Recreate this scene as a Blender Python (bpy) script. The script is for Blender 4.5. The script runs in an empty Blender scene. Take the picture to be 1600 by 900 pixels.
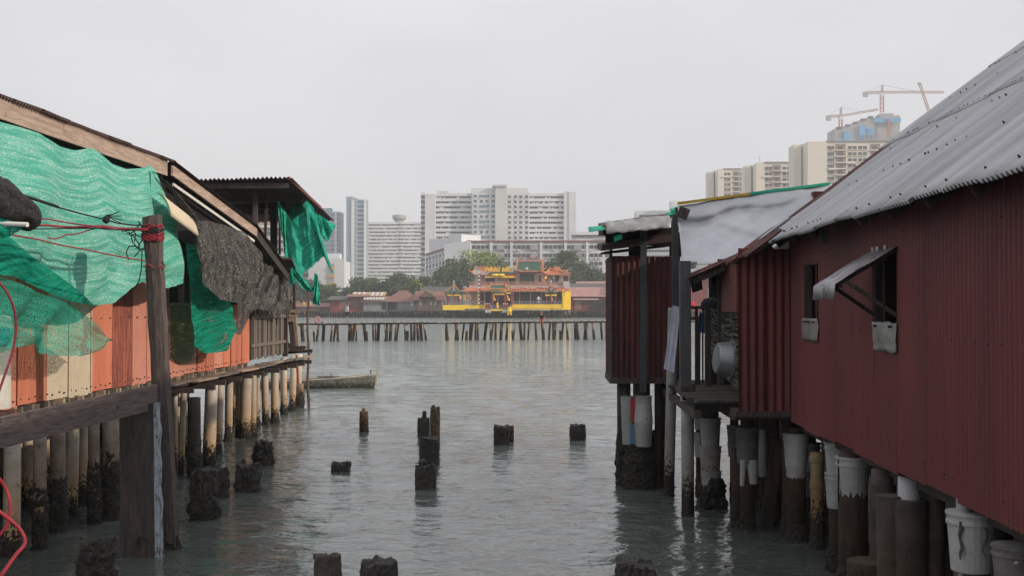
import bpy, math, random
import numpy as np
from mathutils import Vector, Matrix, Euler, noise
R = random.Random(7)
scene = bpy.context.scene
col = scene.collection
# ------------------------------------------------------------------ camera
F = 1800.0; H = 3.1
cam_d = bpy.data.cameras.new('camera'); cam = bpy.data.objects.new('camera', cam_d); col.objects.link(cam)
cam.location = (0, 0, H)
cam.rotation_euler = (math.pi/2 + math.atan(28/F), 0, math.atan(55/F))
cam_d.sensor_width = 36; cam_d.lens = 36*F/1600; cam_d.clip_start = 0.1; cam_d.clip_end = 20000
scene.camera = cam
scene.render.resolution_x = 1024; scene.render.resolution_y = 576
CM = Euler(cam.rotation_euler).to_matrix(); C0 = Vector((0, 0, H))
# ------------------------------------------------------------------ light
SUN_AZ = math.radians(-22)      # angle from +x towards +y
SUN_EL = math.radians(22)
sd = Vector((math.cos(SUN_AZ)*math.cos(SUN_EL), math.sin(SUN_AZ)*math.cos(SUN_EL), math.sin(SUN_EL)))
sun_d = bpy.data.lights.new('sun', 'SUN'); sun = bpy.data.objects.new('sun', sun_d); col.objects.link(sun)
sun_d.energy = 3.2; sun_d.angle = math.radians(1.0); sun_d.color = (1.0, 0.85, 0.69)
sun.rotation_euler = sd.to_track_quat('Z', 'Y').to_euler(); sun.location = (20, 10, 20)
world = bpy.data.worlds.new("World"); scene.world = world; world.use_nodes = True
wn = world.node_tree.nodes; wl = world.node_tree.links; wn.clear()
wo = wn.new('ShaderNodeOutputWorld'); bg = wn.new('ShaderNodeBackground'); bg.inputs['Strength'].default_value = 0.1
sky = wn.new('ShaderNodeTexSky'); sky.sky_type = 'NISHITA'; sky.sun_disc = False
sky.sun_elevation = SUN_EL; sky.sun_rotation = math.pi/2 - SUN_AZ
sky.air_density = 1.5; sky.dust_density = 4; sky.ozone_density = 1
tc = wn.new('ShaderNodeTexCoord'); mp = wn.new('ShaderNodeMapping'); mp.inputs['Scale'].default_value = (1, 1, 2.6)
nz = wn.new('ShaderNodeTexNoise'); nz.inputs['Scale'].default_value = 2.1; nz.inputs['Detail'].default_value = 5; nz.inputs['Roughness'].default_value = .5
cr = wn.new('ShaderNodeValToRGB'); cr.color_ramp.elements[0].position = .3; cr.color_ramp.elements[1].position = .7
cr.color_ramp.elements[0].color = (.585, .60, .655, 1); cr.color_ramp.elements[1].color = (.735, .72, .745, 1)
vm = wn.new('ShaderNodeVectorMath'); vm.operation = 'SCALE'; vm.inputs['Scale'].default_value = 10.0
mx = wn.new('ShaderNodeMix'); mx.data_type = 'RGBA'; mx.inputs[0].default_value = .93
wl.new(tc.outputs['Generated'], mp.inputs[0]); wl.new(mp.outputs[0], nz.inputs['Vector']); wl.new(nz.outputs['Fac'], cr.inputs[0])
sz_ = wn.new('ShaderNodeSeparateXYZ'); wl.new(tc.outputs['Generated'], sz_.inputs[0])
zr_ = wn.new('ShaderNodeMapRange'); zr_.inputs[1].default_value = 0; zr_.inputs[2].default_value = 1; zr_.inputs[3].default_value = 10.3; zr_.inputs[4].default_value = 16.5
wl.new(sz_.outputs[2], zr_.inputs[0]); wl.new(zr_.outputs[0], vm.inputs['Scale'])
wl.new(cr.outputs[0], vm.inputs[0]); wl.new(sky.outputs[0], mx.inputs[6]); wl.new(vm.outputs[0], mx.inputs[7])
wl.new(mx.outputs[2], bg.inputs[0]); wl.new(bg.outputs[0], wo.inputs[0])
scene.view_settings.view_transform = 'Standard'; scene.view_settings.look = 'None'
scene.view_settings.exposure = 0; scene.view_settings.gamma = 1
try: scene.cycles.transparent_max_bounces = 24; scene.cycles.max_bounces = 8; scene.cycles.volume_bounces = 1
except Exception: pass

# ------------------------------------------------------------------ pixel -> world helpers (metres)
def ray(px, py):
    return CM @ Vector(((px-800)/F, -(py-450)/F, -1))
def PY(px, py, Y):
    d = ray(px, py); return C0 + d*(Y/d.y)
def PX(px, py, X):
    d = ray(px, py); return C0 + d*(X/d.x)
def PZ(px, py, Z=0.0):
    d = ray(px, py); return C0 + d*((Z-H)/d.z)

# ------------------------------------------------------------------ mesh builder
class MB:
    def __init__(s): s.v = []; s.f = []; s.uv = None
    def add(s, vs, fs):
        b = len(s.v); s.v += [tuple(p) for p in vs]; s.f += [tuple(b+i for i in f) for f in fs]; return s
    def box(s, a, b):
        x0, y0, z0 = a; x1, y1, z1 = b
        return s.add([(x0,y0,z0),(x1,y0,z0),(x1,y1,z0),(x0,y1,z0),(x0,y0,z1),(x1,y0,z1),(x1,y1,z1),(x0,y1,z1)],
                     [(3,2,1,0),(4,5,6,7),(0,1,5,4),(1,2,6,5),(2,3,7,6),(3,0,4,7)])
    def bar(s, p, q, w, t, up=(0,0,1)):
        """rectangular bar from p to q, w across, t along 'up'"""
        p = Vector(p); q = Vector(q); d = (q-p).normalized(); up = Vector(up)
        side = d.cross(up)
        if side.length < 1e-4: side = d.cross(Vector((0,1,0)))
        side.normalize(); u2 = side.cross(d).normalized()
        a = side*w/2; b = u2*t/2
        vs = [p-a-b, p+a-b, p+a+b, p-a+b, q-a-b, q+a-b, q+a+b, q-a+b]
        return s.add(vs, [(0,1,2,3),(7,6,5,4),(4,5,1,0),(5,6,2,1),(6,7,3,2),(7,4,0,3)])
    def cyl(s, p, q, r0, r1=None, n=10, caps=True):
        if r1 is None: r1 = r0
        p = Vector(p); q = Vector(q); d = (q-p).normalized()
        a = d.orthogonal().normalized(); b = d.cross(a)
        vs = []
        for c, r in ((p, r0), (q, r1)):
            for i in range(n):
                t = 2*math.pi*i/n; vs.append(c + a*(r*math.cos(t)) + b*(r*math.sin(t)))
        fs = [(i, (i+1) % n, n+(i+1) % n, n+i) for i in range(n)]
        if caps: fs += [tuple(range(n-1, -1, -1)), tuple(range(n, 2*n))]
        return s.add(vs, fs)
    def tube(s, pts, r, n=6):
        """pts list of Vector, r float or list; one continuous tube"""
        pts = [Vector(p) for p in pts]; m = len(pts); rs = r if isinstance(r, (list, tuple)) else [r]*m
        vs = []; a = None
        for k in range(m):
            d = (pts[min(k+1, m-1)] - pts[max(k-1, 0)]).normalized()
            if a is None: a = d.orthogonal().normalized()
            else: a = (a - d*a.dot(d)).normalized()
            b = d.cross(a)
            for i in range(n):
                t = 2*math.pi*i/n; vs.append(pts[k] + a*(rs[k]*math.cos(t)) + b*(rs[k]*math.sin(t)))
        fs = []
        for k in range(m-1):
            for i in range(n): fs.append((k*n+i, k*n+(i+1) % n, (k+1)*n+(i+1) % n, (k+1)*n+i))
        fs += [tuple(range(n-1, -1, -1)), tuple(range((m-1)*n, m*n))]
        return s.add(vs, fs)
    def lathe(s, c, prof, n=20, dx=0, dy=0, wob=0, seed=0):
        """prof list of (r,z) bottom to top; lean dx,dy per metre of z; wob = radial noise"""
        vs = []; c = Vector(c)
        for k, (r, z) in enumerate(prof):
            for i in range(n):
                t = 2*math.pi*i/n; rr = r
                if wob: rr = r*(1 + wob*noise.noise(Vector((math.cos(t)*2+seed, math.sin(t)*2, z*5))))
                vs.append((c.x + dx*z + rr*math.cos(t), c.y + dy*z + rr*math.sin(t), c.z + z))
        m = len(prof); fs = []
        for k in range(m-1):
            for i in range(n): fs.append((k*n+i, k*n+(i+1) % n, (k+1)*n+(i+1) % n, (k+1)*n+i))
        fs += [tuple(range(n-1, -1, -1)), tuple(range((m-1)*n, m*n))]
        return s.add(vs, fs)
    def grid(s, fn, nu, nv, close=False):
        vs = [fn(i/nu, j/nv) for j in range(nv+1) for i in range(nu+1)]
        fs = [(j*(nu+1)+i, j*(nu+1)+i+1, (j+1)*(nu+1)+i+1, (j+1)*(nu+1)+i) for j in range(nv) for i in range(nu)]
        return s.add(vs, fs)
    def corr(s, P, U, V, N, w, h, pitch=.076, amp=.009, seg=8, nv=2, wob=.0, seed=0.0, jag=0.0, box=1.0):
        """corrugated sheet: ridges run along V"""
        P = Vector(P); U = Vector(U); V = Vector(V); N = Vector(N)
        nu = max(8, int(w/pitch*seg))
        def fn(a, b):
            x = a*w; y = b*h
            o = math.cos(2*math.pi*x/pitch); o = amp*math.copysign(abs(o)**box, o)
            if wob: o += wob*noise.noise((P+U*x+V*y)*1.15)
            if jag and b in (0, 1): y += jag*noise.noise(Vector((x*9+seed, b*5, 3.3)))
            return P + U*x + V*y + N*o
        return s.grid(fn, nu, nv)
    def build(s, name, mat, parent=None, smooth=False, uv=None, kind=None, thick=0):
        o0 = Vector(parent['_o']) if parent is not None else Vector((0, 0, 0))
        me = bpy.data.meshes.new(name); me.from_pydata([(p[0]-o0.x, p[1]-o0.y, p[2]-o0.z) for p in s.v], [], s.f); me.materials.append(mat)
        if uv is not None:
            l = me.uv_layers.new(name='UVMap'); idx = np.empty(len(me.loops), dtype=np.int32); me.loops.foreach_get('vertex_index', idx)
            l.data.foreach_set('uv', np.asarray(uv, dtype=np.float32)[idx].ravel())
        if smooth: me.polygons.foreach_set('use_smooth', [True]*len(me.polygons))
        me.update()
        o = bpy.data.objects.new(name, me); col.objects.link(o)
        if parent is not None: o.parent = parent; o['_o'] = parent['_o']
        else: o['_o'] = (0, 0, 0)
        if kind: o['kind'] = kind
        if thick:
            md = o.modifiers.new('thickness', 'SOLIDIFY'); md.thickness = thick; md.offset = 0
        return o
def tag(o, label, cat, group=None):
    o['label'] = label; o['category'] = cat
    if group: o['group'] = group
    return o
def thing(name, loc, label, cat, group=None):
    o = bpy.data.objects.new(name, None); col.objects.link(o); o.location = loc; o['_o'] = tuple(loc); o.empty_display_size = .2
    return tag(o, label, cat, group)
def struct(o): o['kind'] = 'structure'; return o
def solo(mb, name, mat, label, cat, group=None, **k):
    o = mb.build(name, mat, None, **k)
    return tag(o, label, cat, group)

# ------------------------------------------------------------------ materials
def newmat(name):
    m = bpy.data.materials.new(name); m.use_nodes = True; nt = m.node_tree; nt.nodes.clear()
    return m, nt.nodes, nt.links
def c4(c): return (c[0], c[1], c[2], 1)
def M(name, c1, c2=None, scale=3, rough=.75, metal=0, bump=.15, bscale=60, stretch=(1,1,1), lo=.38, hi=.62, rnd=.12,
      spot=None, spot_lo=.62, spot_hi=.68, spot_scale=6, spot_stretch=(1,1,1), tide=None, spec=.4, bdist=.01, stain=.9):
    m, n, l = newmat(name); out = n.new('ShaderNodeOutputMaterial'); b = n.new('ShaderNodeBsdfPrincipled')
    b.inputs['Roughness'].default_value = rough; b.inputs['Metallic'].default_value = metal
    b.inputs['Specular IOR Level'].default_value = spec
    if c2 is None: c2 = tuple(x*.72 for x in c1)
    g = n.new('ShaderNodeNewGeometry')
    def noise_ramp(sc, st, lo, hi, det=6):
        mp = n.new('ShaderNodeMapping'); mp.inputs['Scale'].default_value = st
        t = n.new('ShaderNodeTexNoise'); t.inputs['Scale'].default_value = sc; t.inputs['Detail'].default_value = det; t.inputs['Roughness'].default_value = .62
        r = n.new('ShaderNodeMapRange'); r.inputs[1].default_value = lo; r.inputs[2].default_value = hi
        l.new(g.outputs['Position'], mp.inputs[0]); l.new(mp.outputs[0], t.inputs['Vector']); l.new(t.outputs['Fac'], r.inputs[0])
        return r.outputs[0], t.outputs['Fac']
    def mix(f, a, bb):
        x = n.new('ShaderNodeMix'); x.data_type = 'RGBA'
        if isinstance(f, float): x.inputs[0].default_value = f
        else: l.new(f, x.inputs[0])
        for s_, v in ((6, a), (7, bb)):
            if isinstance(v, tuple): x.inputs[s_].default_value = c4(v)
            else: l.new(v, x.inputs[s_])
        return x.outputs[2]
    f1, _ = noise_ramp(scale, stretch, lo, hi); c = mix(f1, c1, c2)
    if spot:
        f2, _ = noise_ramp(spot_scale, spot_stretch, spot_lo, spot_hi); c = mix(f2, c, spot)
    if tide is not None:
        sp = n.new('ShaderNodeSeparateXYZ'); l.new(g.outputs['Position'], sp.inputs[0])
        _, nf = noise_ramp(26, (1,1,.8), 0, 1)
        a = n.new('ShaderNodeMath'); a.operation = 'MULTIPLY_ADD'; a.inputs[1].default_value = -1.6; l.new(nf, a.inputs[0]); l.new(sp.outputs[2], a.inputs[2])
        r = n.new('ShaderNodeMapRange'); r.inputs[1].default_value = tide-.8+.03; r.inputs[2].default_value = tide-.8-.03; l.new(a.outputs[0], r.inputs[0])
        c = mix(r.outputs[0], c, (.022, .019, .014))
        # rusty brown stain above the tide line
        r2 = n.new('ShaderNodeMapRange'); r2.inputs[1].default_value = tide+1.0; r2.inputs[2].default_value = tide+.0; r2.inputs[4].default_value = stain; l.new(sp.outputs[2], r2.inputs[0])
        x = n.new('ShaderNodeMix'); x.data_type = 'RGBA'; x.blend_type = 'MULTIPLY'; l.new(r2.outputs[0], x.inputs[0]); l.new(c, x.inputs[6]); x.inputs[7].default_value = (.80, .57, .34, 1); c = x.outputs[2]
    oi = n.new('ShaderNodeObjectInfo')
    if rnd:
        hs = n.new('ShaderNodeHueSaturation'); r = n.new('ShaderNodeMapRange'); r.inputs[3].default_value = 1-rnd; r.inputs[4].default_value = 1+rnd
        l.new(oi.outputs['Random'], r.inputs[0]); l.new(r.outputs[0], hs.inputs['Value']); l.new(c, hs.inputs['Color']); c = hs.outputs[0]
    l.new(c, b.inputs['Base Color'])
    if bump:
        _, nf = noise_ramp(bscale, stretch, 0, 1, 4)
        bp = n.new('ShaderNodeBump'); bp.inputs['Strength'].default_value = bump; bp.inputs['Distance'].default_value = bdist
        l.new(nf, bp.inputs['Height']); l.new(bp.outputs[0], b.inputs['Normal'])
    l.new(b.outputs[0], out.inputs[0]); return m

def NET(name, ca, cb, cover=.85, fv=70, fu=50, knots=(.8,.85,.8), glow=.35, band=.5, bst=(.35, 5), thr=(1.6, .55)):
    """woven shade netting: uv in metres"""
    m, n, l = newmat(name); out = n.new('ShaderNodeOutputMaterial')
    uv = n.new('ShaderNodeUVMap'); uv.uv_map = 'UVMap'
    sp = n.new('ShaderNodeSeparateXYZ'); l.new(uv.outputs[0], sp.inputs[0])
    # broad bands across the cloth
    mp = n.new('ShaderNodeMapping'); mp.inputs['Scale'].default_value = (bst[0], bst[1], 1); l.new(uv.outputs[0], mp.inputs[0])
    nb = n.new('ShaderNodeTexNoise'); nb.inputs['Scale'].default_value = 3.0; nb.inputs['Detail'].default_value = 4; l.new(mp.outputs[0], nb.inputs['Vector'])
    # fine thread rows
    mp2 = n.new('ShaderNodeMapping'); mp2.inputs['Scale'].default_value = (thr[0], fv*thr[1], 1); l.new(uv.outputs[0], mp2.inputs[0])
    nf = n.new('ShaderNodeTexNoise'); nf.inputs['Scale'].default_value = 1.0; nf.inputs['Detail'].default_value = 3; l.new(mp2.outputs[0], nf.inputs['Vector'])
    mp3 = n.new('ShaderNodeMapping'); mp3.inputs['Scale'].default_value = (fu, fv, 1); l.new(uv.outputs[0], mp3.inputs[0])
    n3 = n.new('ShaderNodeTexNoise'); n3.inputs['Scale'].default_value = 1.0; n3.inputs['Detail'].default_value = 2; l.new(mp3.outputs[0], n3.inputs['Vector'])
    def ramp(src, lo, hi, a=0., bb=1.):
        r = n.new('ShaderNodeMapRange'); r.inputs[1].default_value = lo; r.inputs[2].default_value = hi; r.inputs[3].default_value = a; r.inputs[4].default_value = bb; l.new(src, r.inputs[0]); return r.outputs[0]
    def mixc(f, a, bb):
        x = n.new('ShaderNodeMix'); x.data_type = 'RGBA'; l.new(f, x.inputs[0])
        for s_, v in ((6, a), (7, bb)):
            if isinstance(v, tuple): x.inputs[s_].default_value = c4(v)
            else: l.new(v, x.inputs[s_])
        return x.outputs[2]
    c = mixc(ramp(nb.outputs[0], .4, .6), ca, cb)
    mul = n.new('ShaderNodeMath'); mul.operation = 'MULTIPLY'; l.new(ramp(n3.outputs[0], .56, .64), mul.inputs[0]); l.new(ramp(nb.outputs[0], .4, .62, .25, 1), mul.inputs[1])
    c = mixc(mul.outputs[0], c, knots)
    c = mixc(ramp(nf.outputs[0], .3, .5, band, 0), c, tuple(x*.45 for x in ca))
    d = n.new('ShaderNodeBsdfDiffuse'); t = n.new('ShaderNodeBsdfTranslucent'); l.new(c, d.inputs[0]); l.new(c, t.inputs[0])
    ms = n.new('ShaderNodeMixShader'); ms.inputs[0].default_value = glow; l.new(d.outputs[0], ms.inputs[1]); l.new(t.outputs[0], ms.inputs[2])
    tr = n.new('ShaderNodeBsdfTransparent'); ma = n.new('ShaderNodeMixShader')
    add = n.new('ShaderNodeMath'); add.operation = 'ADD'; l.new(nf.outputs[0], add.inputs[0]); l.new(n3.outputs[0], add.inputs[1])
    zc = 1.0-.12*((cover-.5)*2.6+.4*(cover > .85)); al = ramp(add.outputs[0], zc-.03, zc+.03)
    l.new(al, ma.inputs[0]); l.new(tr.outputs[0], ma.inputs[1]); l.new(ms.outputs[0], ma.inputs[2]); l.new(ma.outputs[0], out.inputs[0])
    return m

TIDE = .36
m_wall_red = M('red_sheet_paint', (.168,.036,.037), (.125,.030,.031), scale=1.6, rough=.5, stretch=(1,1,.22), spot=(.075,.028,.026), spot_lo=.66, spot_hi=.80, spot_scale=7, spot_stretch=(1,1.6,.18), rnd=.06, bump=.1)
m_annex_red = M('annex_red_paint', (.17,.035,.032), (.10,.026,.024), scale=1.5, rough=.6, stretch=(1,1,.2), spot=(.035,.016,.014), spot_lo=.58, spot_hi=.72, spot_scale=4, spot_stretch=(2,2,.25), rnd=.06)
m_roof_grey = M('weathered_zinc', (.42,.42,.43), (.31,.31,.32), scale=1.3, rough=.62, metal=.25, stretch=(.25,2.4,.25), spot=(.19,.17,.165), spot_lo=.62, spot_hi=.8, spot_scale=3, spot_stretch=(.3,4,.3), rnd=.07, bump=.1)
m_rust = M('rusty_sheet', (.13,.05,.045), (.06,.025,.022), scale=4, rough=.85, spot=(.22,.12,.10), spot_lo=.6, spot_hi=.75, spot_scale=9)
m_bolt = M('bolt_rust', (.05,.036,.032), rough=.8)
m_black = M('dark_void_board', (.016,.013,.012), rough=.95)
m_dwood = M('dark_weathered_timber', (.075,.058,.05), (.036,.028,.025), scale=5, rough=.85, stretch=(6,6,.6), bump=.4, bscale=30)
m_post = M('grey_post_timber', (.115,.088,.08), (.055,.042,.04), scale=7, rough=.85, stretch=(5,5,.5), bump=.6, bscale=18, spot=(.03,.022,.02), spot_lo=.63, spot_hi=.7, spot_scale=7, spot_stretch=(3,3,.6))
m_beam = M('grey_beam_timber', (.20,.155,.14), (.10,.078,.07), scale=7, rough=.85, stretch=(.7,.7,6), bump=.6, bscale=18, spot=(.05,.04,.036), spot_lo=.64, spot_hi=.7, spot_scale=4)
m_slate = M('grey_painted_post', (.060,.063,.067), (.04,.042,.045), scale=3, rough=.6)
m_wood = M('pale_weathered_board', (.38,.28,.20), (.24,.17,.12), scale=4, rough=.8, stretch=(1,.4,5), bump=.3, bscale=30)
m_plank = M('grey_plank', (.20,.165,.135), (.11,.09,.075), scale=6, rough=.85, stretch=(2,2,5), bump=.3)
m_orange = M('faded_orange_sheet', (.56,.19,.11), (.47,.15,.085), scale=2, rough=.6, stretch=(1,2,.3), spot=(.25,.07,.045), spot_lo=.6, spot_hi=.75, spot_scale=5, spot_stretch=(1,3,.4))
m_salmon = M('salmon_sheet', (.58,.25,.18), (.51,.21,.15), scale=2, rough=.6, spot=(.36,.13,.09), spot_lo=.66, spot_hi=.76, spot_scale=4)
m_rustred = M('rust_stained_red_sheet', (.43,.125,.08), (.20,.055,.04), scale=5, rough=.7, stretch=(1,6,.25), spot=(.09,.03,.025), spot_lo=.58, spot_hi=.7, spot_scale=9, spot_stretch=(1,3,.5))
m_cream = M('cream_sheet', (.58,.50,.38), (.50,.42,.31), scale=2, rough=.6, spot=(.35,.24,.16), spot_lo=.66, spot_hi=.78, spot_scale=6)
m_olive = M('olive_wall_patch', (.20,.165,.075), (.14,.12,.055), scale=3, rough=.7)
m_fascia = M('pale_fascia_board', (.50,.38,.30), (.33,.24,.19), scale=5, rough=.8, stretch=(1,.4,5), spot=(.24,.15,.11), spot_lo=.6, spot_hi=.7, bump=.3)
m_darkroof = M('dark_maroon_roof', (.085,.045,.045), (.05,.03,.03), scale=4, rough=.7)
m_white = M('white_paint', (.72,.70,.66), (.60,.57,.52), scale=3, rough=.6, rnd=.04)
m_pale = M('pale_paint_remnant', (.38,.44,.50), (.22,.25,.28), scale=9, rough=.7, stretch=(4,4,.7), spot=(.07,.055,.05), spot_lo=.56, spot_hi=.62, spot_scale=8, spot_stretch=(3,3,1))
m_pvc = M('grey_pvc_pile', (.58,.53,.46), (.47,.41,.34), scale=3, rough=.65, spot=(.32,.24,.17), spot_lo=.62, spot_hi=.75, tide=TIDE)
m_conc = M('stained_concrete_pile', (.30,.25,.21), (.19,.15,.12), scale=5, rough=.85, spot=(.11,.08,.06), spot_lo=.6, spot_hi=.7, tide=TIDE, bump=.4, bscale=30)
m_shpvc = M('cool_grey_shaded_pvc', (.33,.33,.34), (.24,.235,.235), scale=3, rough=.6, spot=(.14,.12,.11), spot_lo=.64, spot_hi=.76, tide=.5, bump=.1, stain=.5)  # cool grey PVC, under-house shade darkened into its colour
m_shcon = M('shaded_concrete_pile', (.085,.07,.062), (.045,.036,.032), scale=4, rough=.85, tide=.45, bump=.4, bscale=30)  # darker copy of the concrete, shade below the floor put into the colour
m_shwood = M('brown_shaded_timber_pile', (.065,.045,.035), (.03,.021,.017), scale=5, rough=.85, stretch=(5,5,.6), tide=.45, bump=.4, bscale=30)  # brown timber painted darker to carry the shade under the houses
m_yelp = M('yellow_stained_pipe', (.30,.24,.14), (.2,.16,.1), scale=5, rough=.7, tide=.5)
m_bucket = M('off_white_bucket_plastic', (.36,.355,.355), (.28,.275,.27), scale=4, rough=.5, spot=(.17,.14,.125), spot_lo=.64, spot_hi=.7, spot_scale=7, bump=.05, rnd=.12)
m_bucketg = M('grey_scabbed_bucket', (.15,.14,.135), (.09,.08,.078), scale=7, rough=.7, spot=(.4,.39,.38), spot_lo=.66, spot_hi=.68, spot_scale=7)
m_red_s = M('red_stripe_plastic', (.5,.03,.04), rough=.5); m_blue_s = M('blue_stripe_plastic', (.08,.16,.25), rough=.5)
m_mussel = M('mussel_crust', (.045,.039,.030), (.012,.010,.009), scale=22, rough=.8, bump=1.0, bscale=34, bdist=.05, spot=(.13,.11,.08), spot_lo=.60, spot_hi=.66, spot_scale=34, spec=.4)
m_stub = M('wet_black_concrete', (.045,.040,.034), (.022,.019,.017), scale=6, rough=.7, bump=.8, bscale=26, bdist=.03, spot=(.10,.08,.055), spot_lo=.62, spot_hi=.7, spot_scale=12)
m_stubb = M('brown_encrusted_concrete', (.16,.12,.085), (.06,.046,.034), scale=12, rough=.85, bump=1, bscale=26, bdist=.03, tide=.12)
m_tarp = M('silver_tarpaulin', (.47,.48,.50), (.38,.385,.40), scale=1.2, rough=.5, metal=.35, bump=.25, bscale=5, bdist=.05, spot=(.28,.27,.27), spot_lo=.58, spot_hi=.72, spot_scale=2.5)
m_green = M('green_plastic_sheet', (.02,.42,.26), (.015,.32,.20), rough=.5)
m_yellow = M('yellow_batten', (.55,.36,.04), rough=.5)
m_flash = M('dull_aluminium_flashing', (.33,.33,.32), (.24,.235,.22), scale=5, rough=.5, metal=.5, spot=(.34,.24,.17), spot_lo=.62, spot_hi=.72)
m_cloth_w = M('white_cloth', (.55,.57,.66), (.45,.47,.56), rough=.9); m_cloth_b = M('blue_cloth', (.03,.065,.14), rough=.9)
m_cloth_d = M('dark_cloth', (.02,.022,.028), rough=.95); m_cloth_g = M('grey_pink_cloth', (.30,.25,.23), (.18,.12,.12), rough=.9)
m_basin = M('dull_steel_basin', (.30,.31,.33), (.26,.265,.28), rough=.42, metal=.6, bump=.02)
m_redrope = M('red_nylon_rope', (.33,.028,.04), (.22,.018,.03), rough=.6, bscale=200, bump=.3); m_blkrope = M('black_cord', (.015,.018,.017), rough=.7)
n_green = NET('green_shade_net', (.12,.58,.45), (.28,.75,.62), cover=1.5, fv=52, fu=16, knots=(.85,.95,.80), band=.38, thr=(.5, .62))
n_teal = NET('dark_teal_net', (.004,.24,.15), (.01,.36,.24), cover=.93, fv=60, fu=30, knots=(.12,.5,.4), band=.6)
n_veil = NET('thin_green_net', (.012,.34,.24), (.03,.46,.34), cover=.62, fv=80, fu=80, knots=(.2,.6,.5), thr=(60, .9))
n_black = NET('black_shade_net', (.05,.049,.048), (.10,.096,.092), cover=.86, fv=34, fu=30, knots=(.34,.31,.28), glow=.1, bst=(2.5, 1.2), thr=(14, .6), band=.6)
m_leaf = [M('leaf_green_%s' % nm, a, b_, scale=.35, rough=.7, bump=0, rnd=0, lo=.42, hi=.58) for nm, a, b_ in
          (('bright', (.23,.30,.05), (.14,.20,.035)), ('mid', (.08,.12,.03), (.045,.075,.02)), ('dark', (.048,.08,.028), (.026,.046,.018)))]
m_bark = M('bark', (.08,.06,.045))

# ------------------------------------------------------------------ water (one sheet reaching the horizon)
rng = np.random.default_rng(3)
nyr = 800; nxc = 500
ys = 3.5*np.exp(np.linspace(0, math.log(330/3.5), nyr))
us = np.linspace(-1, 1, nxc)
half = ys*.62 + 4
X = us[None, :]*half[:, None]; Yg = np.repeat(ys[:, None], nxc, 1)
Z = np.zeros_like(X)
sp_ = np.maximum(ys*math.log(330/3.5)/nyr, 2*half/nxc)[:, None]
for k in range(44):
    lam = math.exp(rng.uniform(math.log(.2), math.log(1.9))); th = rng.normal(math.radians(62), .62); ph = rng.uniform(0, 6.28)
    kx = 2*math.pi/lam*math.cos(th); ky = 2*math.pi/lam*math.sin(th)
    a = .0038*lam**.62*rng.uniform(.5, 1.2)
    warp = .5*np.sin(X*.37*rng.uniform(.6, 1.5)+ph*2)+.5*np.sin(Yg*.31*rng.uniform(.6, 1.5)+ph*3)
    mod = .6+.4*np.sin(X*rng.uniform(.1, .5)+Yg*rng.uniform(.1, .5)+ph*5)
    att = np.clip((lam/sp_-2.2)/3, 0, 1)
    Z += a*mod*att*np.sin(kx*X+ky*Yg+ph+1.3*warp)
fade = np.clip((1-np.abs(us))/.04, 0, 1)[None, :]*np.clip((330-ys)/60, 0, 1)[:, None]*np.clip((ys-3.5)/.5, 0, 1)[:, None]
Z *= fade
# extend with outer border
big = 9000
Xe = np.pad(X, 1, mode='edge'); Ye = np.pad(Yg, 1, mode='edge'); Ze = np.pad(Z, 1)
Xe[:, 0] = -1390; Xe[:, -1] = 1390; Ye[0, :] = -140; Ye[-1, :] = 2040
nr, nc = Xe.shape
me = bpy.data.meshes.new('water'); vv = np.stack([Xe, Ye, Ze], -1).reshape(-1, 3).astype(np.float32)
ii = (np.arange(nr-1)[:, None]*nc + np.arange(nc-1)[None, :]).ravel()
qf = np.stack([ii, ii+1, ii+nc+1, ii+nc], 1).astype(np.int32)
me.vertices.add(len(vv)); me.vertices.foreach_set('co', vv.ravel()); me.loops.add(qf.size); me.loops.foreach_set('vertex_index', qf.ravel())
me.polygons.add(len(qf)); me.polygons.foreach_set('loop_start', (np.arange(len(qf))*4).astype(np.int32)); me.polygons.foreach_set('use_smooth', [True]*len(qf)); me.update(calc_edges=True); me.validate()
m_water, n, l = newmat('sea_water'); out = n.new('ShaderNodeOutputMaterial'); b = n.new('ShaderNodeBsdfPrincipled')
b.inputs['Base Color'].default_value = (.092, .112, .104, 1); b.inputs['Roughness'].default_value = .04; b.inputs['IOR'].default_value = 1.46
g = n.new('ShaderNodeNewGeometry'); prev = None
sx_ = n.new('ShaderNodeSeparateXYZ'); l.new(g.outputs['Position'], sx_.inputs[0])      # the channel is sheltered, the open harbour choppier
for sc, st, st2, dist, rot in ((1.2, .05, .75, .45, .5), (3.8, .17, .8, .20, .3), (11, .25, .6, .04, .7)):
    mp = n.new('ShaderNodeMapping'); mp.inputs['Scale'].default_value = (.55, 1, 1); mp.inputs['Rotation'].default_value = (0, 0, rot)
    t = n.new('ShaderNodeTexNoise'); t.inputs['Scale'].default_value = sc; t.inputs['Detail'].default_value = 3; t.inputs['Roughness'].default_value = .5; t.inputs['Distortion'].default_value = .6
    mr = n.new('ShaderNodeMapRange'); mr.inputs[1].default_value = 14; mr.inputs[2].default_value = 110; mr.inputs[3].default_value = st; mr.inputs[4].default_value = st2; l.new(sx_.outputs[1], mr.inputs[0])
    bp = n.new('ShaderNodeBump'); l.new(mr.outputs[0], bp.inputs['Strength']); bp.inputs['Distance'].default_value = dist
    l.new(g.outputs['Position'], mp.inputs[0]); l.new(mp.outputs[0], t.inputs['Vector']); l.new(t.outputs['Fac'], bp.inputs['Height'])
    if prev: l.new(prev.outputs[0], bp.inputs['Normal'])
    prev = bp
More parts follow.
